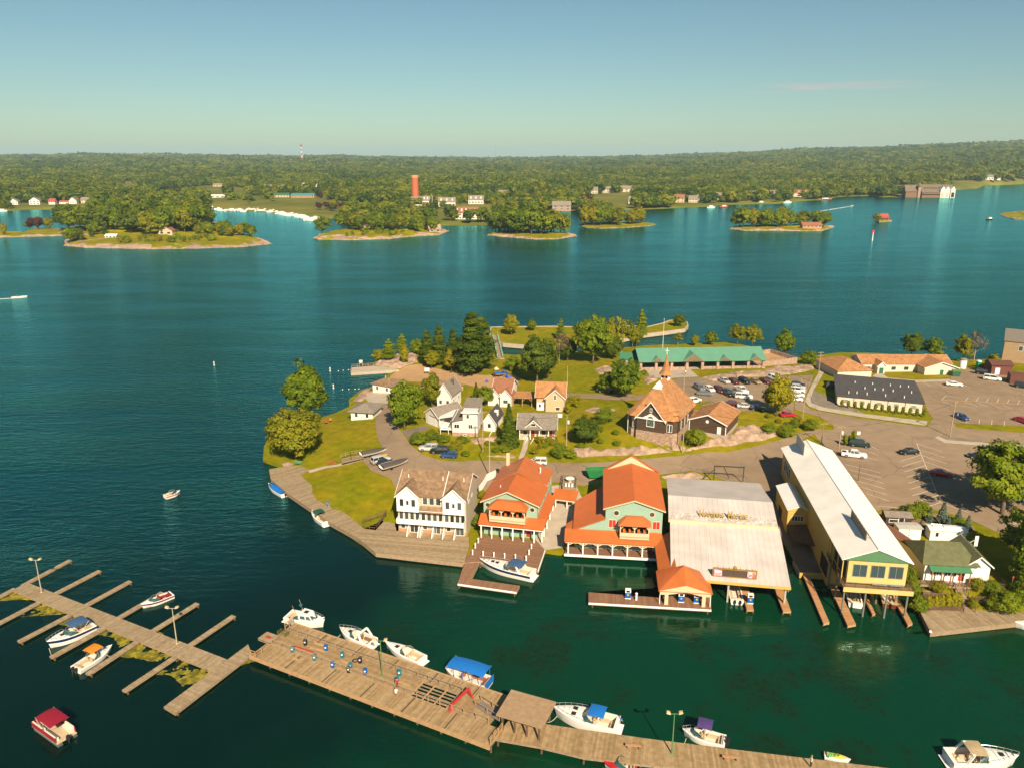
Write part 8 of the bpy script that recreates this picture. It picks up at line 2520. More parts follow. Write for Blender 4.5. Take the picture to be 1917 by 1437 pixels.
# ------------------------------------------------------------------ trees and shrubs of the point: kind, foot, height, width factor, label
for k,p,h,w,lab in [
 ('willow',(-54.22,182.52,1.2),13.8,.88,'broad rounded olive tree at the tip of the lawn over the water'),('oval',(-58.97,212.1,1),18,.98,'tall oval green tree behind the broad olive tree on the point'),
 ('round_a',(-28.49,194.84,4.6),14,.68,'dark green maple beside the bend of the lane'),('olive',(-23.01,213.35,4.3),10.5,.62,'slender pale-trunked birch behind the maple'),('spruce',(-0.76,182.31,4.8),11,.95,'single dense blue-green spruce in front of the bungalow'),
 ('pine',(-13.52,254.29,2.7),21,1.0,'tallest dark white pine near the beach'),('pine',(-10.26,262.03,2.8),18,.9,'second tall pine standing right behind the tallest one'),('pine',(-26.04,269.95,2.2),14,.8,'mid-height pine at the back of the beach'),
 ('pine',(-30.37,270.7,2),12.5,.8,'pine at the left of the beach pine group'),('pine',(-20.9,268.02,2.2),13,.75,'narrow pine between the beach pines and the tallest pine'),('yellow',(-28.47,266.65,1.8),6.8,.95,'round yellow-green tree at the back of the sand'),
 ('cedar',(-39.11,274.18,1.6),7,1.1,'small yellow-green cone tree on the beach rocks'),('yellow',(-21,261.27,2),8,.8,'yellow-green tree below the narrow pine'),('pine_b',(-45.33,278.45,1.8),8,1.,'spreading pine on the shore rocks'),('shrub_y',(-49.43,279.74,1.2),4.5,.9,'low yellow-green bush at the tip of the shore rocks'),
 ('pine_b',(-41.52,286.31,1.4),8,.9,'pine behind the small cone tree on the rocks'),('round_b',(-36,286.59,1.6),6,.9,'small leafy tree behind the beach rocks'),('yellow',(-0.23,321.03,1.5),8.8,.95,'bright yellow-green round tree on the outer island'),('oval',(8.55,329.21,1.5),5.4,1.1,'small green tree on the far edge of the outer island'),
 ('pine_b',(20.01,312.72,1.5),8.5,.7,'dark small pine on the outer island'),('dark',(8.06,241.44,3.5),17,.75,'large dark spreading tree beside the playground'),('olive',(12,249.22,3.4),13,.7,'olive tree leaning against the large dark tree'),('shrub',(-0.05,260.19,2.8),5.5,.8,'dark bush between playground and footbridge'),
 ('bare',(16.82,268.33,3.4),11,.8,'nearly bare pale-limbed tree in the park'),('dark',(20.03,271.67,3.3),9,.8,'dark tree behind the bare tree in the park'),('round_a',(28.46,264.69,3.6),18,.75,'big round oak in the middle of the park'),('olive',(34.84,275.85,3),14,.6,'brownish tree next to the big oak'),
 ('sparse',(39.93,275.85,3),15,.6,'half-bare tree with twisting pale branches'),('dark',(36.52,271.06,3.2),9,.8,'dark low tree under the half-bare tree'),('olive',(46.83,294.8,2.6),9.5,.7,'olive tree left of the toilet block'),('pine_b',(52.8,311.49,1.2),12,.6,'slim leaning pine at the inlet'),
 ('round_b',(48.95,297.94,2.4),8,.7,'green tree behind the toilet block'),('sparse',(65.01,297.53,2.5),5,1.,'thin small tree behind the pavilion roof'),('dark',(74.01,338.25,1.4),6,1.,'dark round tree at the tip of the outer island'),('yellow',(71.32,296.41,2.6),4.5,.8,'small yellow-green tree behind the pavilion'),
 ('round_b',(78.09,297.4,2.7),5.6,.9,'loose green tree behind the middle of the pavilion'),('olive',(88.65,298.45,2.9),8,.95,'wide olive tree left of the pair behind the pavilion'),('olive',(94.22,297.66,2.9),7.8,.95,'wide olive tree right of the pair behind the pavilion'),('oval',(100.47,279.14,3.2),10.5,1.05,'full green tree at the right end of the pavilion'),
 ('shrub',(103.81,263.41,4),5,.95,'rounded shrub at the top of the motel path'),('round_b',(34.04,221.82,4.9),11.5,.85,'leafy green tree beside the church'),('round_b',(29.1,227.5,4.6),6.5,.95,'low spreading tree over the back lane'),('yellow',(72.15,201.49,6),11.5,.85,'yellow-green tree in front of the church car park'),
 ('shrub',(66.53,190.43,6),3,1.,'left one of two round shrubs above the rocks'),('shrub',(70.61,188.59,5.6),3.6,1.,'right one of two round shrubs above the rocks'),('shrub',(78.31,192.91,5.2),3.4,.9,'shrub on the grass triangle at the junction'),('shrub',(45.37,180.57,6.4),5,.8,'tall shrub against the church hall wall'),
 ('dark',(18.31,181.64,6),8,.95,'large dark bush on the slope left of the church'),('shrub',(24.29,194.75,6),4.6,.85,'loose green bush behind the large dark bush'),('shrub',(11.72,175.2,4.3),4,.8,'bush beside the transformer pole'),('shrub',(14.23,175,4.2),2.4,.9,'smaller bush right of the transformer pole'),
 ('shrub',(-23.48,183.39,4.6),3.4,1.,'bush at the corner of the drive'),('shrub',(-20.28,186.6,4.9),2.8,1.,'bush below the white garage'),('shrub_y',(-14.14,179.96,4.8),1.8,1.3,'low ground bush behind the black roadside car'),('shrub',(-17.27,184.58,4.9),2.,1.3,'low bush in the garden below the grey house'),
 ('spruce',(-10.52,218.18,4.6),6,1.,'small conifer behind the grey house'),('round_b',(-7.58,214.04,4.7),6,.8,'leafy tree between the grey house and the red-brown roof'),('shrub_y',(18.06,212.7,5),3.6,.8,'bright yellow shrub beside the orange-roofed house'),('cedar',(15.65,205.56,5.1),3.4,1.4,'yellow drooping shrub by the screen wall'),
 ('shrub_y',(7.19,183.62,4.9),2.1,.9,'left yellow-green porch shrub of the bungalow'),('shrub_y',(9.2,183.49,4.9),2.,.9,'right yellow-green porch shrub of the bungalow'),('dark',(145.42,275.2,4.2),9.5,.85,'dark tree behind the long motel wing'),('round_b',(150.71,270.67,4.2),8,.85,'green tree right of the dark tree behind the motel'),
 ('olive',(159.27,266.6,4.4),9.5,.75,'brownish tree behind the white tank'),('bare',(162.61,265.52,4.4),11,.7,'bare grey tree behind the portable toilet'),('yellow',(160.84,251.47,5.4),5.5,.9,'yellow-green bush beside the tan hall'),('shrub',(157.26,250.74,5.6),2.6,1.,'low bush between portable toilet and brown shed'),
 ('round_b',(100.26,145.64,3.6),15.5,.98,'big leafy tree shading the lower car park'),('round_a',(107.97,149.68,3.9),13,.8,'tree at the right edge behind the big shade tree'),('round_b',(91.56,122.64,3),13,.85,'leafy tree at the right edge above the restaurant'),('round_a',(89.39,117.39,2.6),9,.9,'lower tree at the right edge beside the garden'),
 ('blue_spruce',(85.78,141.54,3.6),4.6,1.,'largest blue spruce in the planting bed'),('blue_spruce',(83.9,142.68,3.7),2.9,1.,'blue spruce left of the largest one'),('blue_spruce',(89.5,142.3,3.6),3,1.,'blue spruce right of the largest one'),('blue_spruce',(82.23,139.29,3.5),2.6,1.1,'squat blue spruce in the front of the bed'),
 ('blue_spruce',(80.45,139.29,3.5),2.2,1.1,'leftmost squat blue spruce in the bed'),('blue_spruce',(85.63,138.89,3.4),2.9,1.,'blue spruce at the front middle of the bed'),('blue_spruce',(89.48,138.98,3.4),3.1,1.,'blue spruce at the right end of the bed'),('blue_spruce',(83.95,138.99,3.5),1.6,1.2,'smallest blue spruce in the bed'),
 ('shrub',(80.6,143.91,3.7),3.4,.9,'leafy shrub left in the planting bed'),('shrub',(82.85,144.13,3.7),3.8,.8,'leafy shrub next to the left spruces'),('shrub',(87.29,138.76,3.4),2.8,.8,'green shrub between the front spruces'),('shrub_y',(78.53,138.14,3.5),1.8,1.,'yellow shrub by the storage container'),('shrub_y',(78.4,145.08,3.8),1.5,1.8,'low yellow hedge along the car park edge'),
 ('shrub',(70.33,122.81,2.6),3.4,.6,'creeper bush against the right side of the hall'),('shrub',(69.41,119.15,2),3.2,.7,'bush beside the hall piles'),('shrub',(68.21,114.96,1.2),3.4,.75,'bush at the corner of the timber quay'),('shrub_y',(80.49,119.63,2.2),2.,1.2,'low hedge right of the upper steps'),
 ('shrub',(82.56,118.66,2),2.2,1.1,'bush in the right garden terrace'),('shrub',(82.39,114.2,1.3),4,.95,'large round bush at the end of the quay'),('shrub',(80.82,114.65,1.3),2.6,.9,'bush left of the large round one on the quay'),('shrub',(86.04,116.28,2.2),4,.8,'bush at the right edge of the garden'),('shrub_y',(77.48,115.26,1.2),1.6,1.,'small bush right of the lower steps'),('shrub_y',(74.08,119.96,2),1.6,1.8,'low planting on the upper garden terrace'),
 ('cedar_dark',(83.26,182.77,4.7),3.2,1.,'left cone cedar beside the green van'),('cedar_dark',(84.8,183.87,4.7),2.6,1.,'middle cone cedar beside the green van'),('cedar_dark',(86.24,184.98,4.7),3.4,1.,'right cone cedar beside the green van'),('shrub',(-7.31,144.62,1.5),3.2,.45,'narrow climbing bush between townhouse and teal shop'),('shrub_y',(-6.68,156.16,3.4),2.,.8,'yellow bush at the foot of the white board fence')]:
 tree(k,on(p,-.1) if p[1]>80 and k and 'outer island' not in lab else p,h,w,{'willow':'tree','spruce':'spruce_tree','pine':'pine_tree','pine_b':'pine_tree','blue_spruce':'spruce_tree','cedar':'cedar','cedar_dark':'cedar'}.get(k),lab)
hd=[tree('cedar_dark',on((p[0],p[1]),-.05),2.6,1.,'cedar','cone cedar in the row along the white motel wall',group='cedars along the motel wall') for p in [tuple((93.53,210.41,5.5)[i]+((112.71,202.18,5.5)[i]-(93.53,210.41,5.5)[i])*k/12 for i in range(3)) for k in range(13)]]
number_labels(hd)
hd=[tree('cedar',on(p,-.05),2.9,1.2,'cedar','upright hedge cedar above the timber quay',group='hedge cedars above the quay') for p in ((69.97,115.11,1.2),(71.01,115.17,1.2),(72.06,115.23,1.2),(73.1,115.29,1.2),(74.15,115.35,1.2),(75.09,115.56,1.3))]
number_labels(hd)
gs=[]
rg=random.Random(21)
for po,n in (([(-25.35,184.38,4.6),(-21.35,193.72,5),(-15.29,186.33,5),(-10.98,185.32,5),(-11.19,176.31,4.4),(-18.02,177.23,4.4)],16),([(-7,185.81,4.8),(-3.41,187.88,5),(1.34,180.05,4.6),(1.1,176.97,4.4),(-5.43,177.81,4.3)],8),([(3.61,183.88,4.8),(11.05,184.63,5),(12.57,180.05,4.6),(4.14,176.97,4.4)],8),([(15.73,179.69,6),(30.14,179.87,6.3),(31.15,186.62,6.4),(17.79,187.73,6)],6),([(67.93,200.44,6),(80.87,197.73,5.6),(81.94,193.89,5.2),(68.49,189.18,5.6)],8),([(-13.57,222.13,4.6),(-6.11,222.38,4.8),(-5.85,212.07,4.8),(-11.57,214.04,4.7)],6)):
 x0,x1,y0,y1=min(p[0] for p in po),max(p[0] for p in po),min(p[1] for p in po),max(p[1] for p in po)
 k=0
 while k<n:
  q=(rg.uniform(x0,x1),rg.uniform(y0,y1))
  if inside(q,po):
   k+=1
   tree(rg.choice(['shrub','shrub','shrub_y']),on(q,-.08),rg.uniform(.7,1.9),rg.uniform(.8,1.4),None,'low garden shrub on the planted slopes between houses and road',group='garden shrubs of the slopes')
# ------------------------------------------------------------------ wooded islands in the channel
def isle(name,poly,h,lab,rocky=True):
 """rocky rim, grassy top"""
 from mathutils import noise as nz
 c=Vector((sum(p[0] for p in poly)/len(poly),sum(p[1] for p in poly)/len(poly),0))
 pts=[]
 for a,b in zip(poly,poly[1:]+poly[:1]):
  for i in range(9):
   q=Vector(a).lerp(Vector(b),i/9)
   d=(q-c).normalized()
   pts.append(Vector((q.x,q.y,0))+d*(1.6*nz.noise(q*.21)))
 n=len(pts)
 rings=[]
 for f,z,j in ((0,-1,0),(.0,.35,.3),(.015,h*.35,.9),(.04,h*.6,1.1),(.075,h*.85,.9),(.12,h,.6),(.3,h*1.15,.4),(.65,h*1.3,.3)):
  rings.append([(p.x+(c.x-p.x)*(f+.03*(z>.4)*nz.noise(p*.11)),p.y+(c.y-p.y)*(f+.03*(z>.4)*nz.noise(p*.11)),max(.25,z*(1+.8*nz.noise(p*.06))+j*nz.noise(p*.23+Vector((0,0,z)))) if z>0 else z) for p in pts])
 m=MB().loft(rings,0,False)
 nf=len(m.f)
 for k in range(nf):
  m.m[k]=0 if k//n<(1.2 if not rocky else 3.4+4.2*nz.noise(pts[k % n]*.09+Vector((3,1,k//n*.3)))) else 1
 m.add([rings[-1][i] for i in range(n)]+[(c.x,c.y,h*1.4)],[(i,(i+1) % n,n) for i in range(n)],1)
 o=m.build(name,[ROCK,GRASS],smooth=False)
 return struct(o)
def grove(poly,kinds,n,h0,h1,lab,grp,dmin,z,seed,wf=1.):
 """n trees spread over an outline"""
 rnd=random.Random(seed)
 pts,tries=[],0
 x0,x1=min(p[0] for p in poly),max(p[0] for p in poly)
 y0,y1=min(p[1] for p in poly),max(p[1] for p in poly)
 while len(pts)<n and tries<6000:
  tries+=1
  q=(rnd.uniform(x0,x1),rnd.uniform(y0,y1))
  if inside(q,poly) and all(math.dist(q,r)>dmin for r in pts):
   pts.append(q)
 objs={}
 for q in pts:
  k=rnd.choice(kinds)
  o=tree(k,(q[0],q[1],z),rnd.uniform(h0,h1),rnd.uniform(.8,1.1)*wf,'pine_tree' if 'pine' in k else None,'%s %s' % ({'m_round_a':'round green tree','m_round_b':'spreading green tree','m_oval':'upright green tree','m_dark':'dark green tree','m_olive':'olive-brown tree','m_yellow':'yellow-green tree','m_pine':'dark pine','m_spruce':'pointed spruce','m_shrub':'low shrub','purple':'purple-leaved tree'}[k],lab),group=grp)
  objs.setdefault(k,[]).append(o)
 for v in objs.values():
  if len(v)<=9:
   number_labels(v)
MIX=['m_round_a','m_round_b','m_oval','m_dark','m_olive','m_pine','m_round_a','m_dark']
I1=[(-384,674,0),(-358,659,0),(-298,649,0),(-262,653,0),(-229,664,0),(-210,688,0),(-225,715,0),(-267,777,0),(-360,947,0),(-423,955,0),(-468,916,0),(-473,825,0),(-423,750,0)]
isle('rocky_island',I1,2.6,'')
lb,gp='on the long rocky island at the left','trees of the long rocky island'
grove([(-471,821,0),(-406,750,0),(-336,734,0),(-309,750,0),(-319,846,0),(-357,936,0),(-419,947,0),(-465,911,0)],MIX,78,18,29,lb,gp,7,2.8,1)
grove([(-381,674,0),(-369,681,0),(-377,734,0),(-406,750,0),(-402,718,0)],['m_dark','m_pine','m_round_a'],7,9,14,lb,gp,8,2.4,2)
grove([(-314,742,0),(-266,726,0),(-227,710,0),(-263,764,0),(-313,805,0)],MIX[:5]+['m_yellow'],24,8,14,lb,gp,6,2.8,3)
grove([(-344,674,0),(-298,667,0),(-261,688,0),(-272,718,0),(-357,726,0)],['m_shrub','m_shrub','m_shrub','m_yellow','m_round_a'],34,2.5,6.5,lb,gp,5,2.4,4)
SP=[(-503,743,0),(-476,746,0),(-455,753,0),(-429,762,0),(-437,787,0),(-482,834,0),(-497,814,0),(-488,778,0),(-532,787,0)]
isle('rocky_spit',SP,1.5,'')
grove([(-492,804,0),(-470,814,0),(-479,826,0),(-497,814,0)],['m_olive','purple','m_yellow'],5,9,14,'on the low spit left of the rocky island','trees of the low spit',6,1.6,5)
tree('m_yellow',(-482,750,1.4),12,.6,None,'lone upright yellow-green tree at the left edge')
I2=[(-187,739,0),(-179,725,0),(-150,720,0),(-113,730,0),(-99,751,0),(-71,767,0),(-64,806,0),(-81,847,0),(-129,836,0),(-172,842,0),(-186,778,0)]
isle('garden_island',I2,2.4,'')
lb,gp='on the garden island below the brick tower','trees of the garden island'
tree('m_round_b',(-181,757,2),17,.95,None,'lone broad tree at the left tip of the garden island',group=gp)
grove([(-178,814,2),(-153,792,2),(-119,770,2),(-78,766,2),(-76,804,2),(-127,822,2),(-170,829,2)],MIX,28,11,19,lb,gp,6.5,2.6,6)
grove([(-158,731,0),(-110,739,0),(-103,769,0),(-139,806,0),(-150,751,0)],['m_shrub','m_shrub','m_yellow'],18,3,6.5,lb,gp,8,2.2,7)
I3=[(-24,765,0),(-11,751,0),(6,739,0),(21,726,0),(43,729,0),(62,756,0),(58,781,0),(29,796,0),(-7,813,0),(-20,786,0)]
isle('wooded_island',I3,1.8,'')
grove([(-17,770,0),(6,756,0),(42,756,0),(56,765,0),(29,796,0),(-12,807,0)],MIX,40,17,28,'on the dense wooded island in the middle','trees of the middle wooded island',6.8,2,8)
I4=[(74,879,0),(79,848,0),(94,837,0),(122,848,0),(153,871,0),(162,890,0),(157,909,0),(127,927,0),(84,906,0)]
isle('grassy_island',I4,.9,'',False)
grove([(79,869,0),(117,866,0),(122,906,0),(83,895,0)],MIX[:3]+['m_olive','m_yellow'],13,15,24,'on the flat grassy island','trees of the flat grassy island',7.5,1,9)
grove([(123,873,0),(148,892,0),(148,913,0),(129,906,0)],['m_yellow','m_olive','m_round_a'],6,12,19,'on the flat grassy island','trees of the flat grassy island',7,1,10)
I5=[(229,832,0),(237,813,0),(267,813,0),(296,807,0),(318,810,0),(349,856,0),(344,879,0),(300,879,0),(241,860,0)]
isle('small_island',I5,1.5,'')
grove([(232,836,0),(288,832,0),(301,869,0),(241,856,0)],['m_yellow','m_round_a','m_oval','m_round_b'],15,14,21,'on the small island in the channel','trees of the small channel island',7.5,1.4,11)
grove([(292,836,0),(341,842,0),(346,866,0),(305,869,0)],['m_dark','m_olive','m_olive','m_round_a'],10,11,19,'on the small island in the channel','trees of the small channel island',8,1.4,12)
I6=[(430,945,0),(427,922,0),(440,925,0),(449,937,0),(451,954,0),(442,961,0)]
isle('rock_islet',I6,1.2,'')
tree('m_olive',(427,930,1),9,1.2,None,'single olive tree beside the red-roofed cottage on the islet')
RG=[(640,1044,0),(618,992,0),(611,964,0),(642,961,0),(654,979,0),(629,986,0),(638,1017,0),(665,1058,0),(698,1089,0),(733,1101,0),(744,1117,0),(703,1105,0),(663,1072,0)]
isle('breakwater_ring',RG,.0+.8,'')
# ------------------------------------------------------------------ things on the far shore and islands
def mh(p,dz=0.):
 return (p[0],p[1],float(main_h(np.array(p[0]),np.array(p[1])))+dz)
FARH=[]
EDGE=[]
sr=random.Random(9)
def hidden(x,y):
 a,r=math.atan2(x,y),math.hypot(x,y)
 return any(abs(a-math.atan2(h[0],h[1]))*r<h[2]/2+2 and r<math.hypot(h[0],h[1])+12 for h in FARH) and sr.random()<.75
def fhouse(p,w,d,h,rise,rz,rm,wm,lab,axis='x',nw=3,floors=1,name='house',cat='house',dormers=0,z=None):
 t=thing(name,lab,cat,mh(p) if z is None else (p[0],p[1],z),R(rz))
 FARH.append((p[0],p[1],w))
 wbox(t,-w/2,w/2,0,d,-2,h,wm)
 gable(t,-w/2,w/2,0,d,h,h+rise,axis,rm,wm,.5,.25)
 for f in range(floors):
  for i in range(nw):
   win(t,'f',0.,-w/2+w*(i+.5)/nw,1.+f*h/floors,w/nw*.45,h/floors*.45,fw=.15)
 for i in range(dormers):
  x=-w/2+w*(i+.5)/dormers
  wbox(t,x-.8,x+.8,d*.12,d*.4,h+.1,h+rise*.75,wm,'dormer')
 return t
RRED=mat('far_red_roof',(.36,.07,.05),.8)
for i,(x,dz) in enumerate((((-752,1204,0),'leftmost white gabled house on the far left shore'),((-724,1210,0),'large white house with two gables on the far left shore'),((-700,1214,0),'white cottage with red roof on the far left shore'),((-688,1225,0),'low white boathouse on the far left shore'),((-674,1225,0),'white house with steep gable on the far left shore'),((-661,1237,0),'cream house partly behind the island trees'))):
 fhouse(x,(12,15,9,13,11,13)[i],9,(5,6,4.5,3,5,5.5)[i],(4,5,4,2,5,3.5)[i],8,RRED if i in (2,3) else SHINGLE_GREY,TAN if i==5 else HW,dz,'y' if i in (0,1,4) else 'x',3,2)
fhouse((-49,936,0),36,14,7.5,6,0,mat('far_brown_roof',(.28,.11,.07),.85),HW,'long half-timbered inn with red-brown roof and dormers on its lawn','x',9,2,'inn','building',7)
for x,lab,w in (((-137,1143,0),'white townhouse row at the foot of the brick tower',16),((-123,1162,0),'cream townhouse right of the brick tower',14),((-92,1124,0),'grey and white townhouse row behind the dark tree',24),((-53,1172,0),'grey and white townhouse row behind the inn roof',22)):
 fhouse(x,w,12,6,6,0,SHINGLE_GREY,HW,lab,'x',5,1,dormers=3)
for x,lab,w,m_ in (((69,1108,0),'stone boathouse with two small towers at the head of the bay',26,STONE),((155,1528,0),'cream house with grey roof high behind the grassy island',16,CREAM),((185,1548,0),'grey roofed house behind the grassy island',20,CREAM),((224,1568,0),'largest grey roofed house behind the grassy island',26,CREAM),((186,1220,0),'white house near the water behind the grassy island',16,HW),((-17,1388,0),'white house above the middle wooded island',15,HW),
    ((265,1271,0),'pale house with brown roof on the shore lawn',18,TAN),((288,1271,0),'low pale house next to the shore lawn',14,CREAM),((306,1299,0),'grey-blue house behind the shore trees',13,mat('blue_grey_wall',(.16,.18,.22),.8)),((347,1333,0),'white boathouse with grey roof at the shore',15,HW),((397,1388,0),'tall white house with steep gable on the shore',13,HW),((419,1388,0),'cream house with porch on the shore',15,CREAM),((454,1404,0),'grey shingle house on the shore',18,SHINGLE_GREY),((515,1438,0),'large stone villa with red-brown roof at the end of the shore',32,CREAM)):
 fhouse(x,w,11,7 if w>14 else 5.5,5,-12 if lab[0] != 's' else 0,SHINGLE_GREY if 'red' not in lab and 'brown' not in lab else mat('far_brown_roof'),m_,lab,'y' if 'tall' in lab else 'x',3,2,dormers=3 if w>30 else 0)
fhouse((-471,1600,0),55,18,6,6,-5,SHINGLE_GREY,CREAM,'long pale club house behind the marina','x',9,1,'club_house','building')
fhouse((-426,1638,0),11,9,7,7,0,mat('far_white_roof',(.6,.58,.5),.7),HW,'small white chapel-like house behind the marina','y',1,1)
fhouse((-401,1658,0),14,10,6,6,0,SHINGLE_GREY,HW,'white house right of the chapel-like house behind the marina','y',2,1)
fhouse((-396,1374,0),26,9,4,3,0,GREEN_TRIM,TAN,'tan shop with dark green roof behind the marina','x',5,1,'shop','building')
fhouse((-356,1360,0),40,10,4,3,-4,mat('far_teal_roof',(.05,.2,.2),.7),mat('far_orange_wall',(.5,.22,.08),.8),'long orange-walled shop row with teal roof behind the marina','x',8,1,'shop','building')
fhouse((-671,1836,0),26,10,4,3,0,SHINGLE_GREY,TAN,'brown farm building on the open green slope','x',4,1,'farm_building','building')
fhouse((-510,1374,0),34,8,3,2,0,mat('far_white_roof'),HW,'low white shed on the green slope above the marina','x',4,1,'shed','shed')
fhouse((-447,850,3),22,10,6,5,-6,SHINGLE_GREY,TAN,'stone lodge with grey hip roof among the trees of the rocky island','x',4,2,'lodge','house',z=3.)
fhouse((-324,738,3),13,8,4,4,0,mat('far_brown_roof'),TAN,'brown cottage under the trees of the rocky island','y',2,1,'cottage',z=3.)
fhouse((-365,717,2.6),10,6,2.4,1.4,0,HW,HW,'white boathouse at the shore of the rocky island','x',3,1,'boathouse','boathouse',z=1.8)
fhouse((-152,813,3),12,8,3.5,4.5,0,STONE,STONE,'stone cottage with twin peaked roofs on the garden island','y',2,1,'cottage',z=3.)
fhouse((-136,813,3),14,6,3,2,0,STONE,STONE,'low stone wing right of the twin peaked cottage','x',3,1,'cottage',z=3.)
fhouse((-76,780,2),12,8,3.5,4,20,STONE,STONE,'stone boathouse at the right end of the garden island','x',2,1,'boathouse','boathouse',z=1.5)
fhouse((313,825,1.5),20,9,3,2.6,0,mat('far_brown_roof'),mat('far_orange_wall'),'low orange-brown cottage on the small channel island','x',5,1,'cottage',z=1.6)
t=fhouse((438,933,1),9,7,4.2,3.2,0,RRED,HW,'tiny white cottage with red roof filling its rock islet','x',3,1,'cottage',z=1.)
MB().slab([(-5,-2.2,2.6),(5,-2.2,2.6),(5,0,3.6),(-5,0,3.6)],.15).build('porch_roof',RRED,t)
for x,lab in (((1289,2322,0),'white house with red roof above the far right meadow'),((1272,2144,0),'boathouse on the far right shore'),((1297,2144,0),'small white hut on the far right shore'),((1471,2322,0),'pale house at the far right edge')):
 fhouse(x,20 if 'hut' not in lab else 9,12,6,6,-10,RRED if 'red' in lab else SHINGLE_GREY,HW,lab,'x',3,1)
O,rz,L=frame2((754,1472,0.5),(810,1465,0.5))
t=thing('yacht_house','huge shingled yacht house with steep grey roofs and white boat doors','boathouse',O,rz)
BSH=mat('grey_brown_shakes',(.22,.125,.075),.9,var=.2)
wbox(t,0,L,0,40,-1,9,BSH)
gable(t,0,L,0,40,9,22,'x',mat('slate_grey_roof',(.17,.125,.09),.85,var=.15,vscale=.2),BSH,1.,.4)
for i,f in enumerate((.62,.76,.93)):
 x=L*f
 wbox(t,x-4,x+4,-1.5,3,-1,13,HW,'bay')
 MB().extr([(x-4.4,13),(x,20),(x+4.4,13)],'y',-2,12).build('bay_gable',HW,t)
 wbox(t,x-2.6,x+2.6,-1.7,-1.5,.5,9,DARK if i==2 else CREAM,'boat_door')
MB().slab([(L*.02,-2,6),(L*.55,-2,6),(L*.55,6,12),(L*.02,6,12)],.3).build('lean_to_roof',mat('slate_grey_roof'),t)
for k in range(7):
 wbox(t,L*.1+k*5,L*.1+k*5+3,9.5,12.5,15,17.2,DARK,'roof_dormer')
wbox(t,-28,-8,2,22,-1,10,BSH,'left_block')
MB().extr([(1,10),(12,22),(23,10)],'x',-29,-7).build('left_roof',mat('slate_grey_roof'),t)
wbox(t,-7.5,-3,0,4,-1,20,STONE,'tower')
MB().lathe([(4,20),(.2,27)],(-5.2,2,0),8).build('tower_cap',mat('slate_grey_roof'),t)
t=thing('brick_tower','tall round red brick tower rising above the far trees','tower',mh((-141,1167,8)))
MB().lathe([(5.3,-4),(5.0,30),(5.0,38.5)],(0,0,0),24).build('shaft',BRICK,t,smooth=True)
MB().lathe([(5.3,37.5),(5.3,40.3),(4.7,41),(3,41.2)],(0,0,0),24).build('cap',mat('tower_cap',(.55,.25,.12),.8),t)
t=thing('lattice_mast','red and white lattice mast on the horizon left of centre','mast',mh((-1159,4475,40)))
for i in range(8):
 w0,w1=4-.4*i,4-.4*(i+1)
 b=MB()
 for a in range(4):
  c0,s0=math.cos(a*1.571+.78),math.sin(a*1.571+.78)
  c1,s1=math.cos(a*1.571+2.35),math.sin(a*1.571+2.35)
  b.bar((w0*c0,w0*s0,i*12),(w1*c0,w1*s0,i*12+12),1.2,1.2).bar((w0*c0,w0*s0,i*12),(w1*c1,w1*s1,i*12+12),.7,.7)
 b.build('mast_section',WHITE if i % 2 else RED,t)
MB().lathe([(1,94),(6,97),(6,103),(1,106)],(0,0,0),10).build('mast_head',RED,t)
for p,h,lab in (((-89,4428,60),120,'thin mast on the horizon right of the brick tower'),((-4284.84,-11083.4,60),170,'thin mast on the ridge at the right')):
 tag(MB().tube([(0,0,0),(0,0,h)],[1.2,.5],5).build('radio_mast',CHROME,None,mh(p)),lab,'mast')
t=thing('channel_marker','slim white channel marker with red top in open water','marker',(327,715,0))
MB().tube([(0,0,-1),(0,0,7.5)],[.6,.35],8).build('shaft',WHITE,t)
MB().box(-1.1,1.1,-.2,.2,7.3,9.6).build('board',mat('marker_red',(.55,.03,.05),.5),t)
o,d=boat(9,3.2,1.2,'small dark boat off the ring-shaped breakwater',(576,957,0),.3,.5,hullm=BLACK)
MB().box(-2,2,-1.1,1.1,1.2,3).build('cabin',GEL,o)
proto,d=boat(9.5,3.2,1.2,'white motorboat in the crowded far marina',(0,0,0),0,.5,seats=0,group='white boats of the far marina')
MB().box(-1.5,1.8,-1.1,1.1,1.3,2.6).build('cabin',GEL,proto)
rnd=random.Random(4)
first=True
for (a,b,n) in (((-450,1189,0),(-415,1148,0),8),((-413,1148,0),(-375,1129,0),16),((-384,1156,0),(-329,1111,0),20),((-321,1087,0),(-286,1042,0),20),((-291,1053,0),(-239,970,0),26),((-269,1006,0),(-246,973,0),10),((-251,984,0),(-240,996,0),8)):
 n=int(n*.7)
 for i in range(n):
  f=(i+rnd.uniform(-.3,.3))/n
  q=[a[k]+(b[k]-a[k])*f for k in range(2)]
  rr_=math.hypot(*q)-rnd.uniform(3,46)
  az=math.atan2(q[0],q[1])
  loc=(rr_*math.sin(az),rr_*math.cos(az),0)
  if first:
   proto.location,proto.rotation_euler,first=loc,(0,0,rnd.uniform(-.6,.6)),False
  else:
   dup(proto,loc,rnd.choice((0,1.57,3.14))+rnd.uniform(-.35,.35))
for p,lab,m_,L_ in (((294,1177,0),'white boat moored off the shore lawn',None,13),((317,1191,0),'red boat moored off the shore lawn',RED,13),((450,1304,0),'white cruiser off the large stone villa',None,15),((549,1401,0),'long red and white tour boat beyond the stone villa',RED,26),((405,1299,0),'white boat at the shore docks',None,12),((-704,1100,0),'white boat at the far left edge of the shore',None,13)):
 o,d=boat(L_,4,1.6,lab,p,.1,.5,hullm=m_,seats=0)
 MB().box(-L_*.25,L_*.2,-1.4,1.4,1.7,3.4).build('cabin',GEL,o)
 MB().box(-L_*.28,L_*.22,-1.6,1.6,3.4,3.6).build('cabin_roof',m_ or GEL,o)
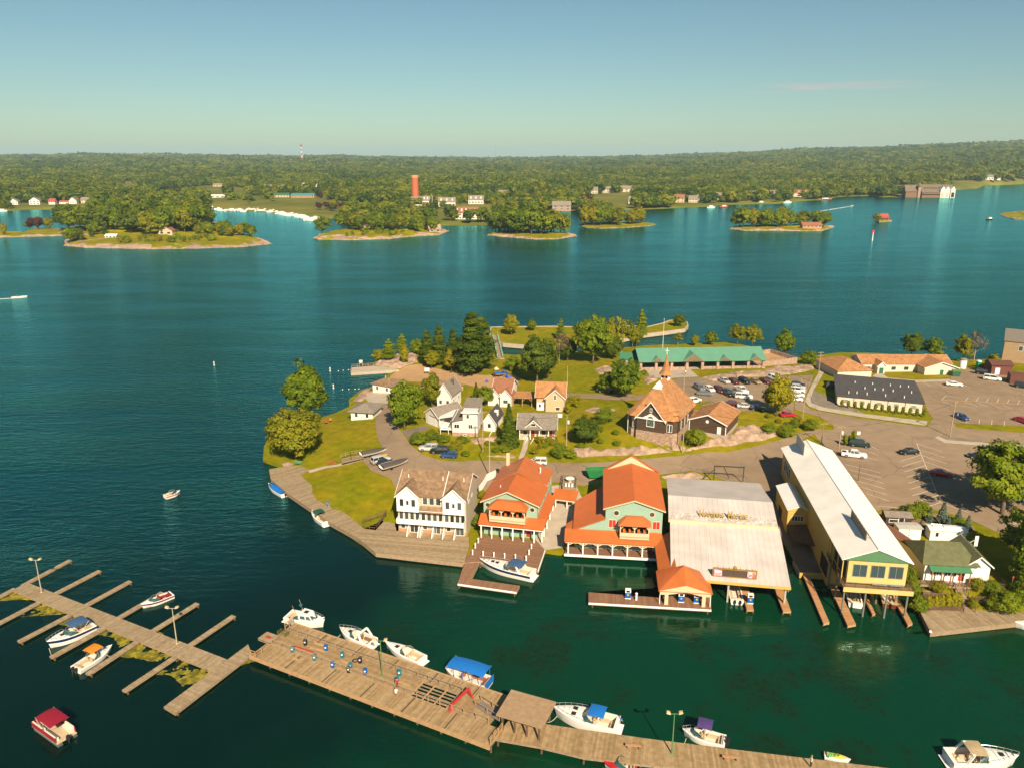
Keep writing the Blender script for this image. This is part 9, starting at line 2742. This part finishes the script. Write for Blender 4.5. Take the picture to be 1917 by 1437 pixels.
def ftree(k,p,h,w,lab):
 tree(k,mh(p,-.3),h,w,None,lab,group='single trees of the far shore')
for k,p,h,w,lab in (('m_dark',(-478,1347,0),30,.7,'tall dark tree alone on the green slope above the marina'),('m_shrub',(-416,1278,0),7,1.2,'dark clump at the marina edge'),('purple',(-313,1308,0),12,1.1,'purple tree behind the marina shops'),('m_yellow',(-302,1308,0),16,1.1,'yellow-green tree behind the marina shops'),
      ('purple',(-264,1087,0),11,1.,'first purple tree left of the car park on the far shore'),('purple',(-255,1096,0),11,1.,'second purple tree on the far shore'),('purple',(-245,1079,0),10,1.,'third purple tree on the far shore'),('purple',(-246,1114,0),12,1.,'fourth purple tree on the far shore'),('purple',(-229,1075,0),11,1.,'fifth purple tree on the far shore'),
      ('m_dark',(-71,917,0),22,.8,'dark tree on the lawn left of the inn'),('m_round_a',(-66,917,0),13,.9,'rounded tree right of the dark lawn tree'),('purple',(108,1150,0),20,.9,'large purple tree left of the grassy island'),('m_round_b',(364,1321,0),26,.9,'big round tree between the shore houses'),('m_dark',(-935,1887,0),22,.9,'dark tree on the far left fairway'),('m_dark',(-938,1940,0),17,.9,'second dark tree on the far left fairway'),('m_dark',(-954,2026,0),18,.9,'third dark tree on the far left fairway'),('m_pine',(-534,1658,0),34,.8,'tall pine clump behind the green slope')):
 ftree(k,p,h,w,lab)
for a,b,n in (((-219,1045,0),(-87,892,0),34),((-57,1014,0),(-18,892,0),8),((10,1014,0),(57,1118,0),14),((90,1118,0),(117,1128,0),8),((193,1161,0),(237,1191,0),14),((381,1321,0),(464,1321,0),8),((552,1404,0),(761,1549,0),26),((-687,1204,0),(-468,1214,0),14)):
 for i in range(n):
  f=(i+sr.uniform(-.3,.3))/n
  az=math.atan2(a[0]+(b[0]-a[0])*f,a[1]+(b[1]-a[1])*f)
  rr_=float(shore_r(az))+sr.uniform(8,34)
  k=sr.choice(MIX+['m_yellow'])
  if hidden(rr_*math.sin(az),rr_*math.cos(az)):
   continue
  EDGE.append((rr_*math.sin(az),rr_*math.cos(az),sr.uniform(11,20)))
grove([(-478,1346,3),(-399,1332,3),(-364,1225,2),(-420,1203,2)],['m_dark','m_shrub','m_round_a'],7,5,14,'on the open slope behind the far marina','trees on the marina slope',25,4,31)
grove([(-281,1186,3),(-168,1186,3),(-193,1102,2),(-243,1047,1)],['m_dark','m_round_a','m_olive','m_yellow','m_shrub'],16,6,15,'around the far car park below the brick tower','trees around the far car park',14,3.5,32)
grove([(-1094,2106,5),(-1010,2178,5),(-751,1625,5),(-813,1646,5)],['m_dark','m_round_a','m_oval'],9,12,20,'on the far left fairway','trees on the far fairway',30,6,33)
def make_forest():
 pts=[]
 rng=np.random.default_rng(5)
 az_lo,az_hi=R(-37),R(37)
 rr=960.
 while rr<11500:
  s=max(9.5,9.5*(rr/1900)**1.0)
  na=int((az_hi-az_lo)*rr/s)
  a=az_lo+(az_hi-az_lo)*(np.arange(na)+rng.uniform(-.45,.45,na))/na
  r_=rr+rng.uniform(-.5,.5,na)*s*(1.0 if rr<2500 else 1.3)
  ok=(r_>shore_r(a)+7)
  a,r_=a[ok],r_[ok]
  if len(a):
   pts.append(np.stack([r_*np.sin(a),r_*np.cos(a),np.full(len(a),s)],1))
  rr+=s*(1.0 if rr<2500 else 1.25)
 P=np.concatenate(pts)
 keep=np.ones(len(P),bool)
 for poly in CLEAR:
  xs=[p[0] for p in poly]
  ys=[p[1] for p in poly]
  cand=np.where((P[:,0]>min(xs)) & (P[:,0]<max(xs)) & (P[:,1]>min(ys)) & (P[:,1]<max(ys)))[0]
  for i in cand:
   if keep[i] and inside(P[i],poly):
    keep[i]=False
 az,rr=np.arctan2(P[:,0],P[:,1]),np.hypot(P[:,0],P[:,1])
 for hx,hy,hw in FARH:
  ha,hr=math.atan2(hx,hy),math.hypot(hx,hy)
  blk=(np.abs(az-ha)*hr<hw/2+4) & (rr<hr+14)
  keep &= ~(blk & ((rr>hr-22) | (rng.uniform(0,1,len(P))<(.97 if hw==36 else .62))))
 P=P[keep]
 h=main_h(P[:,0],P[:,1])
 sz=P[:,2]/9.5
 hh=rng.uniform(.5,1.4,len(P))*14.0*sz**.5*(1+.28*np.sin(P[:,0]*.006+2)*np.sin(P[:,1]*.0045))
 patch=np.sin(P[:,0]*.012)*np.sin(P[:,1]*.009+1)+rng.normal(0,.35,len(P))
 E=np.array(EDGE)
 P=np.concatenate([np.stack([P[:,0],P[:,1],h-.4],1),np.stack([E[:,0],E[:,1],main_h(E[:,0],E[:,1])-.4],1)])
 return P,np.concatenate([hh,E[:,2]]),np.concatenate([sz,np.ones(len(E))]),np.concatenate([patch,np.zeros(len(E))]),rng
FP,FH,FS,FPATCH,_rng=make_forest()
FT=[crown_round('forest_crown_%d' % i,LEAF_F,40+i,420,22,.17,1.0,1.,.02,rough=.3) for i in range(4)]+[crown_spruce('forest_conifer',LEAF_F,47,260,8,.15,.55,.05)]
FT.append(crown_pine('forest_pine',LEAF_F,48,260,6,.17,.7,.1))
me=bpy.data.meshes.new('forest')
me.vertices.add(len(FP))
me.vertices.foreach_set('co',FP.astype(np.float32).ravel())
_idx=np.where(FPATCH>.75,4+(_rng.uniform(0,1,len(FP))>.5),_rng.integers(0,4,len(FP)))
for nm,arr,ty in (('size',np.stack([FH*np.minimum(FS**.45,2.5)*_rng.uniform(.75,1.2,len(FP)),FH*np.minimum(FS**.45,2.5)*_rng.uniform(.75,1.2,len(FP)),FH],1),'FLOAT_VECTOR'),
     ('turn',np.stack([np.zeros(len(FP)),np.zeros(len(FP)),_rng.uniform(0,6.28,len(FP))],1),'FLOAT_VECTOR'),('pick',_idx,'INT')):
 at=me.attributes.new(nm,ty,'POINT')
 at.data.foreach_set('vector' if ty=='FLOAT_VECTOR' else 'value',np.asarray(arr).astype(np.int32 if ty=='INT' else np.float32).ravel())
forest=link('forest',me)
tag(forest,'dense green woodland covering the far shore up to the horizon','forest',kind='stuff')
ng=bpy.data.node_groups.new('forest_trees','GeometryNodeTree')
ng.interface.new_socket('Geometry',in_out='INPUT',socket_type='NodeSocketGeometry')
ng.interface.new_socket('Geometry',in_out='OUTPUT',socket_type='NodeSocketGeometry')
gi,go=ng.nodes.new('NodeGroupInput'),ng.nodes.new('NodeGroupOutput')
joinn=ng.nodes.new('GeometryNodeJoinGeometry')
def attr_node(nm,ty):
 a=ng.nodes.new('GeometryNodeInputNamedAttribute')
 a.data_type=ty
 a.inputs[0].default_value=nm
 return a.outputs[0]
for i,fm in enumerate(FT):
 src=bpy.data.objects.new(fm.name,fm)     # only the node group refers to it
 oi=ng.nodes.new('GeometryNodeObjectInfo')
 oi.inputs[0].default_value=src
 ip=ng.nodes.new('GeometryNodeInstanceOnPoints')
 cmp_=ng.nodes.new('FunctionNodeCompare')
 cmp_.data_type='INT'
 cmp_.operation='EQUAL'
 ng.links.new(attr_node('pick','INT'),cmp_.inputs[2])
 cmp_.inputs[3].default_value=i
 ng.links.new(gi.outputs[0],ip.inputs['Points'])
 ng.links.new(cmp_.outputs[0],ip.inputs['Selection'])
 ng.links.new(oi.outputs['Geometry'],ip.inputs['Instance'])
 ng.links.new(attr_node('turn','FLOAT_VECTOR'),ip.inputs['Rotation'])
 ng.links.new(attr_node('size','FLOAT_VECTOR'),ip.inputs['Scale'])
 ng.links.new(ip.outputs[0],joinn.inputs[0])
ng.links.new(joinn.outputs[0],go.inputs[0])
md=forest.modifiers.new('trees','NODES')
md.node_group=ng
# ------------------------------------------------------------------ haze: the air between the camera and the far shore
hz=MB().box(-22500,22500,-400,24500,-6,245)
hm=bpy.data.materials.new('haze')
hm.use_nodes=True
hm.node_tree.nodes.remove(hm.node_tree.nodes['Principled BSDF'])
pv=hm.node_tree.nodes.new('ShaderNodeVolumePrincipled')
pv.inputs['Color'].default_value=(.62,.88,1.,1)
pv.inputs['Density'].default_value=6.2e-5
pv.inputs['Anisotropy'].default_value=0.
hm.node_tree.links.new(pv.outputs[0],hm.node_tree.nodes['Material Output'].inputs['Volume'])
haze=hz.build('haze',hm)
haze['kind']='stuff'
haze['label']='thin pale summer haze over the river and far shore'
